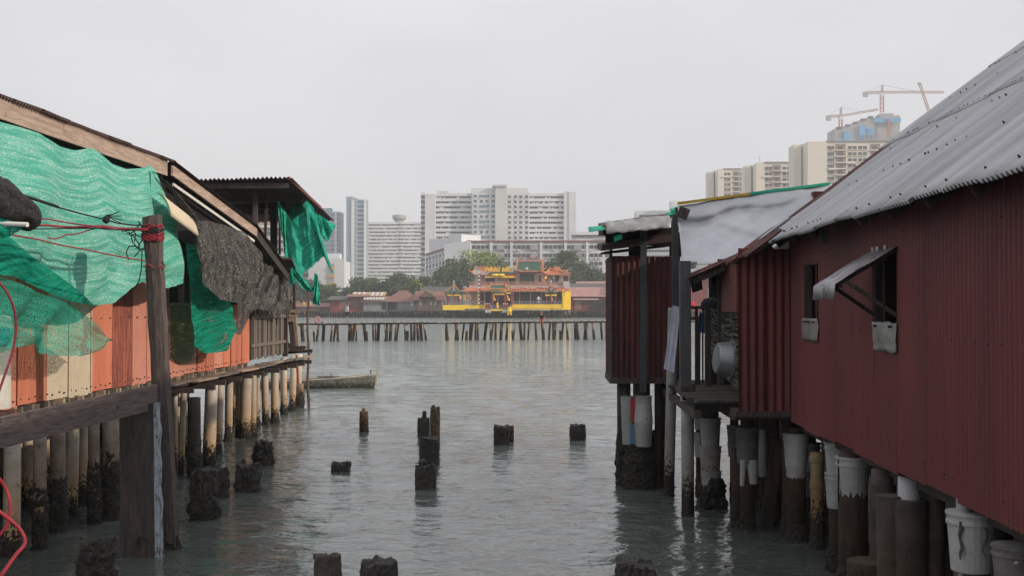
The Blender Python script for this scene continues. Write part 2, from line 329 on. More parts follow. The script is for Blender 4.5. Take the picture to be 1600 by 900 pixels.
# base colour painted paler with distance for missing sky reflection, and greener far out
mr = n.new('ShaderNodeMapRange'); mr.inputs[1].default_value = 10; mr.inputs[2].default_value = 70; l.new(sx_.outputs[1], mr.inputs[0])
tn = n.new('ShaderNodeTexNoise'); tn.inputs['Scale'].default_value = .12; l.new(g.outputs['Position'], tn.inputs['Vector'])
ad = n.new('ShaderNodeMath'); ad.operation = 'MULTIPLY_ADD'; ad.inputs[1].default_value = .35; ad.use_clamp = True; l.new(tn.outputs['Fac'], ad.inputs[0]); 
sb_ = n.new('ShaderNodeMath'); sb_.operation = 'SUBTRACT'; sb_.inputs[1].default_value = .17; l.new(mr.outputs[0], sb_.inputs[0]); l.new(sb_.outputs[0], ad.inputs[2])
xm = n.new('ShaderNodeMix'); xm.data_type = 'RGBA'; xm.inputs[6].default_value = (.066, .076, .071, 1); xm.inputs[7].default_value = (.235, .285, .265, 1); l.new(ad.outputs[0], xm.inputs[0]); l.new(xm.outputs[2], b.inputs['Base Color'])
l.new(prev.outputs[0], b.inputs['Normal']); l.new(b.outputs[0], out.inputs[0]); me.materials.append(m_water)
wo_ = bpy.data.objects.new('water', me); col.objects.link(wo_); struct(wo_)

# ------------------------------------------------------------------ shared builders
def crust(parent, c, r, z0, z1, seed, name='mussel_crust', lean=(0,0), n=32, bul=.35, mat=None):
    """lumpy shell crust round a pile"""
    mb = MB(); m = max(6, int((z1-z0)/.032)); c = Vector(c)
    def fn(a, bb):
        t = 2*math.pi*a; z = z0 + (z1-z0)*bb
        if a == 1: t = 0
        q = Vector((math.cos(t)*r*9+seed*7.7, math.sin(t)*r*9, z*9))
        rr = r*(1.02 + bul*(.30+.8*noise.noise(q)) + bul*.8*abs(noise.noise(q*2.7))) + .022*noise.noise(q*5.1)+.012*noise.noise(q*9.3)
        rr *= (1 - .28*max(0, (bb-.7)/.3)) if bb > .7 else 1
        zz = z + (.05*noise.noise(q*1.9+Vector((5,0,0))) if 0 < bb < 1 else (.12*noise.noise(q) if bb == 1 else 0))
        return (c.x+lean[0]*z+rr*math.cos(t), c.y+lean[1]*z+rr*math.sin(t), zz)
    mb.grid(fn, n, m)
    top = [mb.v[m*(n+1)+i] for i in range(n)]; cz = sum(p[2] for p in top)/n
    bi = len(mb.v); mb.v.append((c.x+lean[0]*z1, c.y+lean[1]*z1, cz))
    for i in range(n): mb.f.append((m*(n+1)+i, m*(n+1)+i+1, bi))
    return mb.build(name, mat or m_mussel, parent, smooth=False)
def pile(parent, x, y, r, ztop, mat, cr=.5, lean=(0,0), seed=0, name='pile', n=16, zbot=-.35):
    mb = MB(); prof = [(r*(1+.02*math.sin(z*3+seed)), z) for z in np.linspace(zbot, ztop, 8)]
    mb.lathe((x, y, 0), prof, n=n, dx=lean[0], dy=lean[1])
    o = mb.build(name, mat, parent, smooth=True)
    if cr: crust(o, (x, y, 0), r*1.0, -.3, cr*(.72 if mat is m_pvc else 1), seed+.37, lean=lean)
    return o
def bucket(parent, x, y, z, r, h, mat, rim=True, name='bucket_casing', flip=False, lean=(0,0)):
    mb = MB(); b_ = r*.86; t_ = r
    if flip: b_, t_ = t_, b_
    prof = [(b_*.97, 0), (b_, .01)]
    if rim: prof += [(t_*.985, h*.80), (t_*1.05, h*.81), (t_*1.05, h*.86), (t_*.99, h*.87), (t_*1.0, h*.955), (t_*1.07, h*.96), (t_*1.07, h)]
    else: prof += [(t_, h)]
    prof += [(t_*.9, h+.004)]
    mb.lathe((x, y, z), prof, n=24, wob=.015, seed=x*3)
    return mb.build(name, mat, parent, smooth=False)
def polyline(pts, t):
    L = [0]
    for a, b_ in zip(pts, pts[1:]): L.append(L[-1]+math.hypot(b_[0]-a[0], b_[1]-a[1]))
    s = t*L[-1]
    for i in range(len(pts)-1):
        if s <= L[i+1] or i == len(pts)-2:
            k = (s-L[i])/max(1e-6, L[i+1]-L[i]); k = min(1, max(0, k)); a = pts[i]; b_ = pts[i+1]
            return (a[0]+(b_[0]-a[0])*k, a[1]+(b_[1]-a[1])*k)
def drape(name, top, bot, mat, pos, axis='X', nu=60, nv=30, amp=.08, fold=5, sag=0, seed=0., parent=None, ragged=.02, thick=.004, diag=0, out=0):
    """hanging cloth between an upper and a lower edge, on a plane at its own real distance, with folds"""
    mb = MB(); sgn = 1 if axis == 'X' else -1
    for j in range(nv+1):
        v = j/nv
        for i in range(nu+1):
            u = i/nu; a = polyline(top, u); b_ = polyline(bot, u)
            if v == 1: b_ = (b_[0], b_[1]+ragged*60*noise.noise(Vector((u*40, seed, 0))))
            px = a[0]+(b_[0]-a[0])*v; py = a[1]+(b_[1]-a[1])*v
            pp = pos(u, v) if callable(pos) else pos
            p = PX(px, py, pp) if axis == 'X' else PY(px, py, pp)
            d = amp*(.25+.75*v)*(1-.85*max(0, (v-.8)/.2))*(math.sin(u*fold*2*math.pi+seed+diag*v*6+1.5*noise.noise(Vector((u*3, v*2, seed))))*.6+1.2*noise.noise(Vector((u*fold*1.7+seed, v*2.2+diag*u*4, seed*1.7)))+.35*noise.noise(Vector((u*fold*6, v*9, seed))))
            d += out*math.sin(math.pi*v)
            if axis == 'X': p = p + Vector((d, 0, 0))
            else: p = p + Vector((0, -d, 0))
            mb.v.append(tuple(p))
    for j in range(nv):
        for i in range(nu):
            k = j*(nu+1)+i; mb.f.append((k, k+1, k+nu+2, k+nu+1))
    V_ = np.array(mb.v).reshape(nv+1, nu+1, 3)
    du = np.linalg.norm(np.diff(V_, axis=1), axis=2).mean(0); dv = np.linalg.norm(np.diff(V_, axis=0), axis=2)
    Uc = np.concatenate([[0], np.cumsum(du)])[None, :].repeat(nv+1, 0); Vc = np.concatenate([np.zeros((1, nu+1)), np.cumsum(dv, 0)], 0)
    uvs = np.stack([Uc, Vc], -1).reshape(-1, 2)
    return mb.build(name, mat, parent, smooth=True, uv=uvs)

# =================================================================== RIGHT HOUSE (red corrugated, on piles)
XW = 3.16; ZB = 1.6
rh = thing('stilt_house', (XW, 15, 0), 'big red corrugated stilt house with grey sheet roof and propped shutter on the right', 'house')
PW = .75
bays = [10.45+PW*k for k in range(-10, 6)]
Uy = Vector((0, -1, 0)); Nx = Vector((-1, 0, 0)); Zv = Vector((0, 0, 1))
for k, y0 in enumerate(bays):
    y1 = y0+PW; j = .004*math.sin(k*2.3); zb = ZB + .02*math.sin(k*1.7)
    def sh(za, zb_, nm='wall_sheet', dx=0):
        mb = MB(); mb.corr((XW+dx-.0015*(k % 2), y1, za), Uy, Zv, Nx, PW+.004, zb_-za, pitch=PW/9, seg=12, box=.55, amp=.018, wob=.006, seed=k*1.0, nv=4)
        mb.build(nm, m_wall_red, rh, smooth=True)
    if k in (10, 14): sh(zb, 2.93); sh(3.6, 4.16)
    else: sh(zb, 4.16)
# rows of screws
mb = MB()
for zrow in (1.78, 2.86, 3.75):
    for i in range(46):
        y = 4+.24*i+R.uniform(-.03, .03)
        if R.random() < .35: continue
        if 2.9 < zrow < 3.6 and (10.4 < y < 11.25 or 13.4 < y < 14.2): continue
        mb.cyl((XW-.012, y, zrow+.03*math.sin(y*1.3)+R.uniform(-.012, .012)), (XW-.022, y, zrow+.03*math.sin(y*1.3)), R.uniform(.005, .010), n=6)
mb.build('wall_screws', m_bolt, rh, kind='stuff')
for k, (ya, yb) in enumerate(((10.45, 11.2), (13.45, 14.2))):
    mb = MB()
    mb.box((XW-.01, ya+.01, 2.9), (XW+.07, yb-.01, 2.94)); mb.box((XW-.01, ya+.01, 3.59), (XW+.07, yb-.01, 3.62))
    mb.box((XW-.01, ya, 2.9), (XW+.07, ya+.04, 3.62)); mb.box((XW-.01, yb-.04, 2.9), (XW+.07, yb, 3.62))
    fr = mb.build('window_frame', m_dwood, rh)
    if k == 1:
        mb = MB(); mb.box((XW+.03, ya+.30, 2.94), (XW+.06, ya+.36, 3.59)); mb.build('glazing_bar', M('brown_bar', (.09, .035, .03)), fr)
    else:
        mb = MB(); mb.box((XW+.05, yb-.14, 2.94), (XW+.055, yb-.05, 3.59)); mb.build('glazing_bar', m_dwood, fr)
    # dented metal flashing below the opening
    mb = MB(); y_a, y_b = (ya-.03, yb+.0) if k == 0 else (ya-.02, yb+.02)
    def fl(a, b_, k=k, y_a=y_a, y_b=y_b):
        y = y_a+(y_b-y_a)*a; z = 2.95-.27*b_-.015*noise.noise(Vector((a*4, 0, k)))
        o = .035+.02*noise.noise(Vector((a*3, b_*2.5, k+.5)))+(.004*math.cos(a*12*math.pi) if k else .012*b_*math.sin(a*6))
        return (XW-o, y, z)
    mb.grid(fl, 24, 8); fo = mb.build('flashing_sheet', m_flash, rh, smooth=True, thick=.003)
    mb = MB()
    for q in ((.2, .8) if k == 0 else (.2, .45, .62, .8)):
        y = y_a+(y_b-y_a)*q; mb.cyl((XW-.03, y, 2.91), (XW-.065, y, 2.91), .012, n=6)
    mb.build('nail', m_bolt, fo)
# propped shutter over the near window
mb = MB(); hz, oz, ox = 3.64, 3.30, .56
def shf(a, b_):
    y = 10.42+.80*a; t = b_
    x = XW-.02-ox*min(t, .9)/.9; z = hz-(hz-oz)*min(t, .9)/.9
    if t > .9: z -= (t-.9)*1.3; x -= .01
    return (x+.004*math.cos(a*21*math.pi), y, z+.012*noise.noise(Vector((a*3, t*4, 1)))-.03*max(0, t-.6)*a)
mb.grid(shf, 60, 10); sho = mb.build('propped_shutter', M('shutter_sheet', (.34, .33, .34), (.20, .19, .195), scale=5, rough=.55, metal=.4, spot=(.12,.09,.08), spot_lo=.58, spot_hi=.66), rh, smooth=True, thick=.004)
mb = MB()
for y in (10.5, 11.14): mb.bar((XW-.02, y, hz-.03), (XW-ox+.03, y, oz-.0), .035, .04)
mb.bar((XW-ox+.04, 10.46, oz-.02), (XW-ox+.04, 11.2, oz-.02), .04, .035); mb.build('batten', m_dwood, sho)
for y in (10.46, 11.16):
    mb = MB(); mb.bar((XW-ox+.08, y, oz+.03), (XW+.0, y, 3.0), .03, .035); mb.build('strut', m_dwood, rh)
for y in (10.7, 10.95, 11.1): mb = MB(); mb.cyl((XW-.05, y, hz-.02), (XW-.05, y, hz+.02), .014, n=6); mb.build('white_clip', m_white, sho)
# roof: grey sheets down a 36.7 degree slope
XE, ZE = 2.75, 3.9; sl = math.radians(36.7); Us = Vector((math.cos(sl), 0, math.sin(sl))); Nr = Vector((-math.sin(sl), 0, math.cos(sl)))
tiers = [(0, 2.35), (2.2, 2.0), (4.05, 2.1)]
for t, (s0, L) in enumerate(tiers):
    for k in range(15):
        y1 = 15.72-.76*k; y0 = y1-.836
        if t == 0 and k == 0: continue
        ex = .03*math.sin(k*1.9+t) - (.07 if t == 0 and k == 14 else 0)
        P = Vector((XE, y0, ZE)) + Us*(s0-ex) + Nr*(.010*t + .0015*(k % 2))
        mb = MB(); mb.corr(P, (0, 1, 0), Us, Nr, y1-y0, L+ex, amp=.018, wob=.02, seed=k*1.0+t*20, nv=14)
        mb.build('roof_sheet', m_roof_grey, rh, smooth=True, thick=.003)
# bolts, lap shadows rows
mb = MB()
for s_, st in ((.14, .20), (1.05, .21), (1.95, .3), (2.28, .076), (3.2, .26), (3.95, .23), (5.0, .28)):
    y = 5.0
    while y < 15.6:
        if R.random() < .5:
            P = Vector((XE, y, ZE))+Us*(s_+R.uniform(-.012, .012))+Nr*(.02+.012*(s_ > 2.2)+.012*(s_ > 4.1))
            w = .009 if st < .1 else R.uniform(.006, .015)
            mb.cyl(P-Nr*.01, P+Nr*(.010 if st < .1 else .014), w*.8, w*.5, n=6)
        y += st*R.uniform(.5, 1.6)
mb.build('roof_bolts', m_bolt, rh, kind='stuff')
# far rusty end sheets and the pale patch sheet
for k, (y0, y1, s0, s1, mt) in enumerate(((15.0, 15.72, -.38, 2.35, m_rust), (15.72, 16.1, -.42, .55, m_rust), (14.3, 15.0, -.22, .16, m_rust))):
    P = Vector((XE, y0-.03, ZE-.0))+Us*s0+Nr*(-.012 if k else -.006)
    mb = MB(); mb.corr(P, (0, 1, 0), Us, Nr, y1-y0+.06, s1-s0, amp=.014, wob=.02, seed=50.+k, nv=6, jag=.06); mb.build('roof_sheet', mt, rh, smooth=True, thick=.004)
for k, (ya, L_, s0) in enumerate(((15.02, .78, -.40), (14.28, .52, -.30))):
    mb = MB(); mb.corr(Vector((XE, ya, ZE))+Us*s0+Nr*(.020+.003*k), (0, 1, 0), Us, Nr, .75, L_, amp=.014, wob=.02, seed=60.+k, nv=6, jag=.08); mb.build('roof_sheet', m_rust, rh, smooth=True, thick=.004)
mb = MB(); mb.corr(Vector((XE, 14.86, ZE))+Us*(.04)+Nr*.036, (0, 1, 0), Us, Nr, .23, .46, amp=.014, wob=.02, seed=9, nv=6); mb.build('roof_sheet', m_roof_grey, rh, smooth=True, thick=.003)
# far side of roof, gable board, ridge
rx = XE+math.cos(sl)*6.15; rz = ZE+math.sin(sl)*6.15
for k in range(8):
    mb = MB(); mb.corr((rx+4.9, 15.7-1.5*k-1.5, ZE+.02), (0, 1, 0), (-math.cos(sl), 0, math.sin(sl)), (math.sin(sl), 0, math.cos(sl)), 1.52, 6.1, amp=.014, seg=4, nv=1)
    mb.build('roof_sheet', m_roof_grey, rh, smooth=True)
mb = MB(); mb.cyl((rx, 4.4, rz), (rx, 15.75, rz), .09, n=8); mb.build('ridge_cap', m_roof_grey, rh)
mb = MB(); mb.bar(Vector((XE-.1, 15.66, ZE-.14)), Vector((rx, 15.66, rz-.09)), .04, .14); mb.build('barge_board', m_dwood, rh)
for k in range(12): mb = MB(); mb.bar(Vector((XE+.12, 5.0+.95*k, ZE-.03)), Vector((rx, 5.0+.95*k, rz-.14)), .05, .1); mb.build('rafter', m_dwood, rh)
mb = MB(); mb.box((2.88, 12.2, 3.76), (2.95, 12.26, 3.9)); mb.build('bracket', m_shcon, rh)
# body
mb = MB(); mb.box((XW+.10, 3.3, ZB+.10), (12.4, 15.3, ZB+.2)); mb.build('floor', m_dwood, rh)
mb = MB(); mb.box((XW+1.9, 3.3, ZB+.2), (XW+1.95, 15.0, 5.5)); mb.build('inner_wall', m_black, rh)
mb = MB(); mb.add([(XW+.02, 15.25, ZB), (12.4, 15.25, ZB), (12.4, 15.25, ZE), (rx, 15.25, rz-.15), (XW+.02, 15.25, 4.1)], [(0,1,2,3,4)]); mb.build('end_wall', m_annex_red, rh, thick=.03)
mb = MB(); mb.add([(XW+.02, 3.3, ZB), (12.4, 3.3, ZB), (12.4, 3.3, ZE), (rx, 3.3, rz-.15), (XW+.02, 3.3, 4.1)], [(0,1,2,3,4)]); mb.build('end_wall', m_annex_red, rh, thick=.03)
mb = MB(); mb.box((12.4, 3.3, ZB), (12.45, 15.25, ZE)); mb.build('rear_wall', m_annex_red, rh)
for y in [3.6+1.05*i for i in range(12)]:
    mb = MB(); mb.box((XW+.03, y, ZB-.02), (12.3, y+.1, ZB+.10)); mb.build('floor_joist', m_dwood, rh)
mb = MB(); mb.box((XW+.16, 3.3, ZB-.14), (XW+.26, 15.2, ZB-.02)); mb.build('edge_beam', m_dwood, rh)
# boards added under the back half to block light and keep it dark
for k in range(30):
    mb = MB(); y = 3.4+.41*k; mb.box((7.4+.02*(k % 2), y, -.2), (7.43+.02*(k % 2), y+.40, ZB+.02)); mb.build('added_shade_board', m_dwood, rh)
# ----- piles with cast buckets under the wall (cx in photo px, distance derived from the wall line)
def rp(px, off=.12): Y = (XW+off)*F/(px-855); return (XW+off, Y)
def rpile(cx, r, zt, mat, off=.12, cr=.35, lean=(0,0), seed=0): 
    x, y = rp(cx, off); return pile(rh, x, y, r, zt, mat, cr=cr, lean=lean, seed=seed), x, y
def zat(py, Y): return H-(py-478)/F*Y
# 1242 bucket, pale band, rusty pile
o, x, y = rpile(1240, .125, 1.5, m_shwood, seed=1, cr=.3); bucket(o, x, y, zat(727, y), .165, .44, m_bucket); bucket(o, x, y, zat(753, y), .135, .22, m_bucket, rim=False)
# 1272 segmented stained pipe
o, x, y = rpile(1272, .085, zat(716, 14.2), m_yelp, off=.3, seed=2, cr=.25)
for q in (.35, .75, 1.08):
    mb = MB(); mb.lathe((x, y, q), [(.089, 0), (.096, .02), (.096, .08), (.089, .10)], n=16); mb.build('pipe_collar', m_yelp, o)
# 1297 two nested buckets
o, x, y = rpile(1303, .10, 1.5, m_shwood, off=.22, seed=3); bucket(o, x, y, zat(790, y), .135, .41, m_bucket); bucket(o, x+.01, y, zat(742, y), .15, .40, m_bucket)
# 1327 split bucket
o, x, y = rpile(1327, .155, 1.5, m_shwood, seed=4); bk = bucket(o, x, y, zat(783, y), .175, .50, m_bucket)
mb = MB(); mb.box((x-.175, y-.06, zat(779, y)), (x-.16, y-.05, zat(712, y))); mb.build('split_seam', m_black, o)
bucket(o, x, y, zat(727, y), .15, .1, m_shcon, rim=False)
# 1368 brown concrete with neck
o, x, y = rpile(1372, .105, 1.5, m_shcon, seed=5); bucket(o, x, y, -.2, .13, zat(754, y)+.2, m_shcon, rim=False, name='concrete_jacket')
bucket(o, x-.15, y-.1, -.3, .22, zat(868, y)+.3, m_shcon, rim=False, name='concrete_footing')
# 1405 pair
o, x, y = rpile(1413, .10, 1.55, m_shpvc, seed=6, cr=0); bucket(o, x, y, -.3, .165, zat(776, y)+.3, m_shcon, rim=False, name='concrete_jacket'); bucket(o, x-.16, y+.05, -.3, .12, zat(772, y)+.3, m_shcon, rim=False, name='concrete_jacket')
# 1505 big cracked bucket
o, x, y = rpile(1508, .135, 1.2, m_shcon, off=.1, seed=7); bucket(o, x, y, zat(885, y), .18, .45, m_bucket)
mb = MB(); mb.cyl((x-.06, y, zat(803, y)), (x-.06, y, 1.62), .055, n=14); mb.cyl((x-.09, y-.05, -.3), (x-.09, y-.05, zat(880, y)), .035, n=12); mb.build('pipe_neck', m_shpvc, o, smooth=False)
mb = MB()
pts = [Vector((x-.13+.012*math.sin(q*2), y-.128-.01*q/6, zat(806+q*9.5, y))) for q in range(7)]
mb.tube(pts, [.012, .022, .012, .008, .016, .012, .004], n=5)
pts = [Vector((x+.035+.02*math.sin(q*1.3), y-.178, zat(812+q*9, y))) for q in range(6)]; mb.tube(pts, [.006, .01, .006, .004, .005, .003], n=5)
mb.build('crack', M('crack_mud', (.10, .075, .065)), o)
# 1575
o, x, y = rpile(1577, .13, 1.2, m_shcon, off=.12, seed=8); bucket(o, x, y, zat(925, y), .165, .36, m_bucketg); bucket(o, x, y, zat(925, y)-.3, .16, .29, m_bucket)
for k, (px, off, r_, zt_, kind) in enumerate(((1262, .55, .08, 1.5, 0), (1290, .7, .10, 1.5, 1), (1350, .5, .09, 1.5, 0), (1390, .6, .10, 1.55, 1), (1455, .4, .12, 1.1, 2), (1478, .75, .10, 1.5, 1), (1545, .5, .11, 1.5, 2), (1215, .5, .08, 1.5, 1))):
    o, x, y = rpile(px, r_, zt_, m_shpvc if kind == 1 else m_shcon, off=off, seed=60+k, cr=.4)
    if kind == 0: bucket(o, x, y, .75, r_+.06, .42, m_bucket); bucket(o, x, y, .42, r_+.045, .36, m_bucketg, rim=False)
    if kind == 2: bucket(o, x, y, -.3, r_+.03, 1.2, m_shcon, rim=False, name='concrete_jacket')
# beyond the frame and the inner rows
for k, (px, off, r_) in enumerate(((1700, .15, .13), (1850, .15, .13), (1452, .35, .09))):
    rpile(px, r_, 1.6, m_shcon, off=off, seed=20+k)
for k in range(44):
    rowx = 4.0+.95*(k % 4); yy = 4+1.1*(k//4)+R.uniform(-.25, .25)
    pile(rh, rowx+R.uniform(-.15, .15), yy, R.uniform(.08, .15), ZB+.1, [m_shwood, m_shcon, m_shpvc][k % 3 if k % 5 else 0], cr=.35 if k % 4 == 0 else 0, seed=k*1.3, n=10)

# =================================================================== ANNEX + VERANDA behind the big house
an = thing('house_annex', (2.8, 15.1, 0), 'narrow dark red annex of wide corrugated sheet at the far corner of the big house', 'house')
for k, (xa, xb) in enumerate(((2.48, 2.84), (2.82, 3.20))):
    mb = MB(); mb.corr((xa, 15.06-.006*k, 1.73-.01*k), (1, 0, 0), Zv, (0, -1, 0), xb-xa, 2.12, pitch=.105, amp=.016, nv=4, wob=.004, seed=k+2.); mb.build('wall_sheet', m_annex_red, an, smooth=True)
mb = MB(); mb.box((2.46, 15.08, 3.02), (2.50, 16.35, 3.75)); mb.build('side_wall', m_annex_red, an)
mb = MB(); mb.box((2.44, 15.02, 1.66), (3.3, 15.2, 1.735)); mb.box((2.44, 15.2, 1.6), (3.9, 16.9, 1.74)); mb.build('floor_beam', m_dwood, an)
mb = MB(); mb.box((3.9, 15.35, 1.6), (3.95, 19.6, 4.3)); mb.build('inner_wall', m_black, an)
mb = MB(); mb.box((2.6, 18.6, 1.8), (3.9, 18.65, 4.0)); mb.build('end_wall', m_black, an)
mb = MB()
for k in range(4): mb.cyl((2.65+.45*k, 15.04, 1.80), (2.65+.45*k, 15.03, 1.80), .012, n=6)
mb.cyl((2.62, 15.04, 2.85), (2.62, 15.02, 2.85), .012, n=6); mb.build('wall_screws', m_bolt, an, kind='stuff')

vr = thing('veranda', (2.5, 17, 0), 'shaded plank veranda with posts between the red annex and the red outhouse', 'veranda')
for k in range(9):
    mb = MB(); y = 15.5+.46*k; mb.box((2.02-.10*R.random(), y, 1.80+.006*(k % 3)), (3.6, y+.43, 1.835+.006*(k % 3))); mb.build('deck_plank', m_dwood, vr)
for y, xa in ((15.55, 1.85), (17.2, 1.9), (19.2, 1.9)):
    mb = MB(); mb.box((xa+.12, y, 1.68), (3.7, y+.1, 1.80)); mb.build('deck_joist', m_black, vr)
mb = MB(); mb.box((1.95, 15.45, 1.60), (2.05, 19.6, 1.70)); mb.build('deck_joist', m_dwood, vr)
def postpx(nm, px0, py0, px1, py1, Y, w, mat, par, d=None):
    a = PY(px0, py0, Y); b_ = PY(px1, py1, Y); mb = MB(); mb.bar(a, b_, w, d or w, up=(0, 1, 0)); return mb.build(nm, mat, par)
postpx('post', 1070, 408, 1071, 604, 16.2, .15, m_slate, vr)
postpx('post', 1055, 335, 1055, 492, 18.2, .10, m_slate, vr)
postpx('post', 1126, 405, 1126, 600, 16.6, .08, m_dwood, vr)
postpx('post', 1090, 500, 1090, 602, 18.6, .08, m_dwood, vr)
postpx('post', 1106, 480, 1106, 604, 17.0, .085, m_dwood, vr)
# railings
for py in (481, 498):
    a = PY(1072, py, 18.9); b_ = PY(1150, py-2, 18.9); mb = MB(); mb.bar(a, b_, .04, .05); mb.build('rail', m_dwood, vr)
for q in range(7):
    mb = MB(); a = PY(1078+q*10, 482, 18.95); b_ = PY(1078+q*10, 602, 18.95); mb.bar(a, b_, .045 if q % 2 else .025, .03, up=(0, 1, 0)); mb.build('baluster', m_dwood, vr)
# pink-red screen wall and the wire mesh below it
mb = MB(); a = PX(1128, 418, 2.62); b_ = PX(1154, 488, 2.62); mb.box((2.62, b_.y, b_.z), (2.64, a.y, a.z+.1)); mb.build('side_panel', m_annex_red, vr)
m_mesh = NET('dirty_fishing_net', (.08,.085,.075), (.14,.145,.125), cover=.5, fv=45, fu=45, knots=(.3,.31,.28), glow=.1)
mn = drape('fishing_net', [(1108, 478), (1132, 488), (1154, 487)], [(1106, 562), (1132, 590), (1154, 612)], m_mesh, 2.49, nu=30, nv=24, amp=.03, seed=4)
tag(mn, 'crumpled grey fishing net hung behind the steel basin on the veranda', 'net')
# basin hung on the net
ba = thing('basin', tuple(PX(1128, 560, 2.5)), 'round steel basin hanging on its side against the veranda net', 'basin')
c = PX(1128, 560, 2.36); mb = MB()
prof = [(0.0, 0), (.19, .0), (.205, .012), (.248, .19), (.268, .195), (.268, .205), (.24, .20), (.19, .03), (0.0, .012)]
vs = []; nn = 32; ax = Vector((-.98, -.10, .1)).normalized(); a1 = ax.orthogonal().normalized(); a2 = ax.cross(a1)
for r_, h_ in prof:
    for i in range(nn):
        t = 2*math.pi*i/nn; vs.append(c + ax*(.08-h_) + a1*(r_*math.cos(t)) + a2*(r_*math.sin(t)))
fs = [(k*nn+i, k*nn+(i+1) % nn, (k+1)*nn+(i+1) % nn, (k+1)*nn+i) for k in range(len(prof)-1) for i in range(nn)]
mb.add(vs, fs); mb.build('bowl', m_basin, ba)
mb = MB(); mb.tube([c+Vector((0, 0, .25)), c+Vector((.05, .02, .42))], .006); mb.build('hanging_cord', m_blkrope, ba)
# cloths
def cloth(nm, top, bot, mat, Y, label, cat='cloth', amp=.02, grp=None, axis='Y', nu=16, nv=14, seed=1.):
    o = drape(nm, top, bot, mat, Y, axis=axis, nu=nu, nv=nv, amp=amp, fold=2, seed=seed); return tag(o, label, cat, grp)
cloth('hanging_cloth', [(1093, 489), (1106, 487)], [(1091, 518), (1103, 522)], m_cloth_b, 17.6, 'blue cloth hung over the veranda rail', seed=2)
cloth('hanging_cloth', [(1078, 436), (1096, 432)], [(1082, 458), (1098, 452)], m_cloth_d, 16.9, 'ragged black cloth hanging under the rusty veranda roof', seed=3)
cloth('hanging_cloth', [(1112, 420), (1122, 418)], [(1112, 446), (1119, 448)], m_cloth_d, 16.8, 'narrow dark garment hanging beside the veranda post', seed=5)
cloth('hanging_cloth', [(1132, 416), (1150, 412)], [(1136, 455), (1142, 466)], m_cloth_g, 16.2, 'greyish pink garment hanging in front of the red side panel', seed=6)
# dark round basket on rail
mb = MB(); c = PY(1112, 482, 18.2); mb.lathe((c.x, c.y, c.z-.05), [(.14, 0), (.17, .05), (.165, .14), (.12, .20), (.04, .22)], n=18, wob=.1)
solo(mb, 'basket', m_cloth_d, 'dark round basket turned over on the veranda rail', 'basket', smooth=True)
# veranda roof: low pitched rusty sheets
A = PY(1072, 435, 16.3); B_ = PY(1142, 404, 16.3)
U2 = (B_-A).normalized()
for k in range(3):
    mb = MB(); P = Vector((A.x, 15.75+.5*k, A.z+.01*(k % 2))); mb.corr(P, (0, 1, 0), U2, (-U2.z, 0, U2.x), .52, (B_-A).length+.5, amp=.014, wob=.015, jag=.05, seed=70.+k, nv=5); mb.build('roof_sheet', m_rust, vr, smooth=True, thick=.004)
for dy in (-.42, .9): mb = MB(); mb.bar(A+Vector((.05, dy, -.05)), B_+Vector((.5, dy, .14)), .05, .08); mb.build('rafter', m_dwood, vr)
mb = MB(); mb.box((A.x+.1, 15.8, A.z-.02), (A.x+.16, 17.3, A.z+.04)); mb.build('eave_beam', m_dwood, vr)
# piles of veranda and annex
def vp(cx, Y, r, zt, mat, **k): x = (cx-855)/F*Y; return pile(vr, x, Y, r, zt, mat, **k), x, Y
a = PY(1052, 482, 18.4); b_ = PZ(1045, 775, 0); mb = MB(); d = (a-b_).normalized(); mb.cyl(b_-d*.5, a, .085, n=20)
lp = mb.build('leaning_pipe', m_shpvc, vr, smooth=False); 
mb = MB(); mb.cyl(b_+d*.02-d*.4, b_+d*.22, .092, .088, n=16); mb.build('waterline_crust', m_mussel, lp)
x_, y_ = (1073-855)/F*17.1, 17.1
o = pile(vr, x_, y_, .095, zat(632, 17.1), m_shpvc, cr=0, seed=3)
mb = MB(); mb.box((x_-.11, y_-.12, zat(612, 16.9)), (x_+.1, y_+.1, zat(600, 16.9))); mb.build('pile_cap', m_dwood, o)
bucket(o, x_, y_, zat(640, 17.1), .115, .22, m_bucket, rim=False)
mb = MB(); mb.box((x_-.09, y_-.135, zat(625, 16.9)), (x_+.0, y_-.115, zat(612, 16.9))); mb.build('dark_label', m_black, o)
crust(o, (x_, y_, 0), .085, -.2, .1, 3.1)
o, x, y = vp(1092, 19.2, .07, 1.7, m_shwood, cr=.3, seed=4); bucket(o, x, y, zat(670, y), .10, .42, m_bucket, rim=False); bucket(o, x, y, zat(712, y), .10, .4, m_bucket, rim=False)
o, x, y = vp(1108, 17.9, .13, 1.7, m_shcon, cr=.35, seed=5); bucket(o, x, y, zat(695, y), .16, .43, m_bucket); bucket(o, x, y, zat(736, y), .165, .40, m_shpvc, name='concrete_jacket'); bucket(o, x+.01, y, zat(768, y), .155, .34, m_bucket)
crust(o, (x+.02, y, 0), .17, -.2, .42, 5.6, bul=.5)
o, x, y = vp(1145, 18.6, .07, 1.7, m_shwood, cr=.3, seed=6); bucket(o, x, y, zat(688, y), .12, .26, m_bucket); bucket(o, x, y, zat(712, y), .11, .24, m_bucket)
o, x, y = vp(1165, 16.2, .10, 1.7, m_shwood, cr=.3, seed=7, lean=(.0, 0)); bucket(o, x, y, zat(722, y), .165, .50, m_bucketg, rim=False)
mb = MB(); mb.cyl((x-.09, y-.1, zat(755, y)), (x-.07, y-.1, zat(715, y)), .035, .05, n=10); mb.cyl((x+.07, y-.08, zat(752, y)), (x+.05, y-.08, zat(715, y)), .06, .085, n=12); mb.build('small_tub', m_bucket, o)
pile(vr, x-.13, y+.1, .075, 1.1, m_shwood, cr=.4, seed=17); 
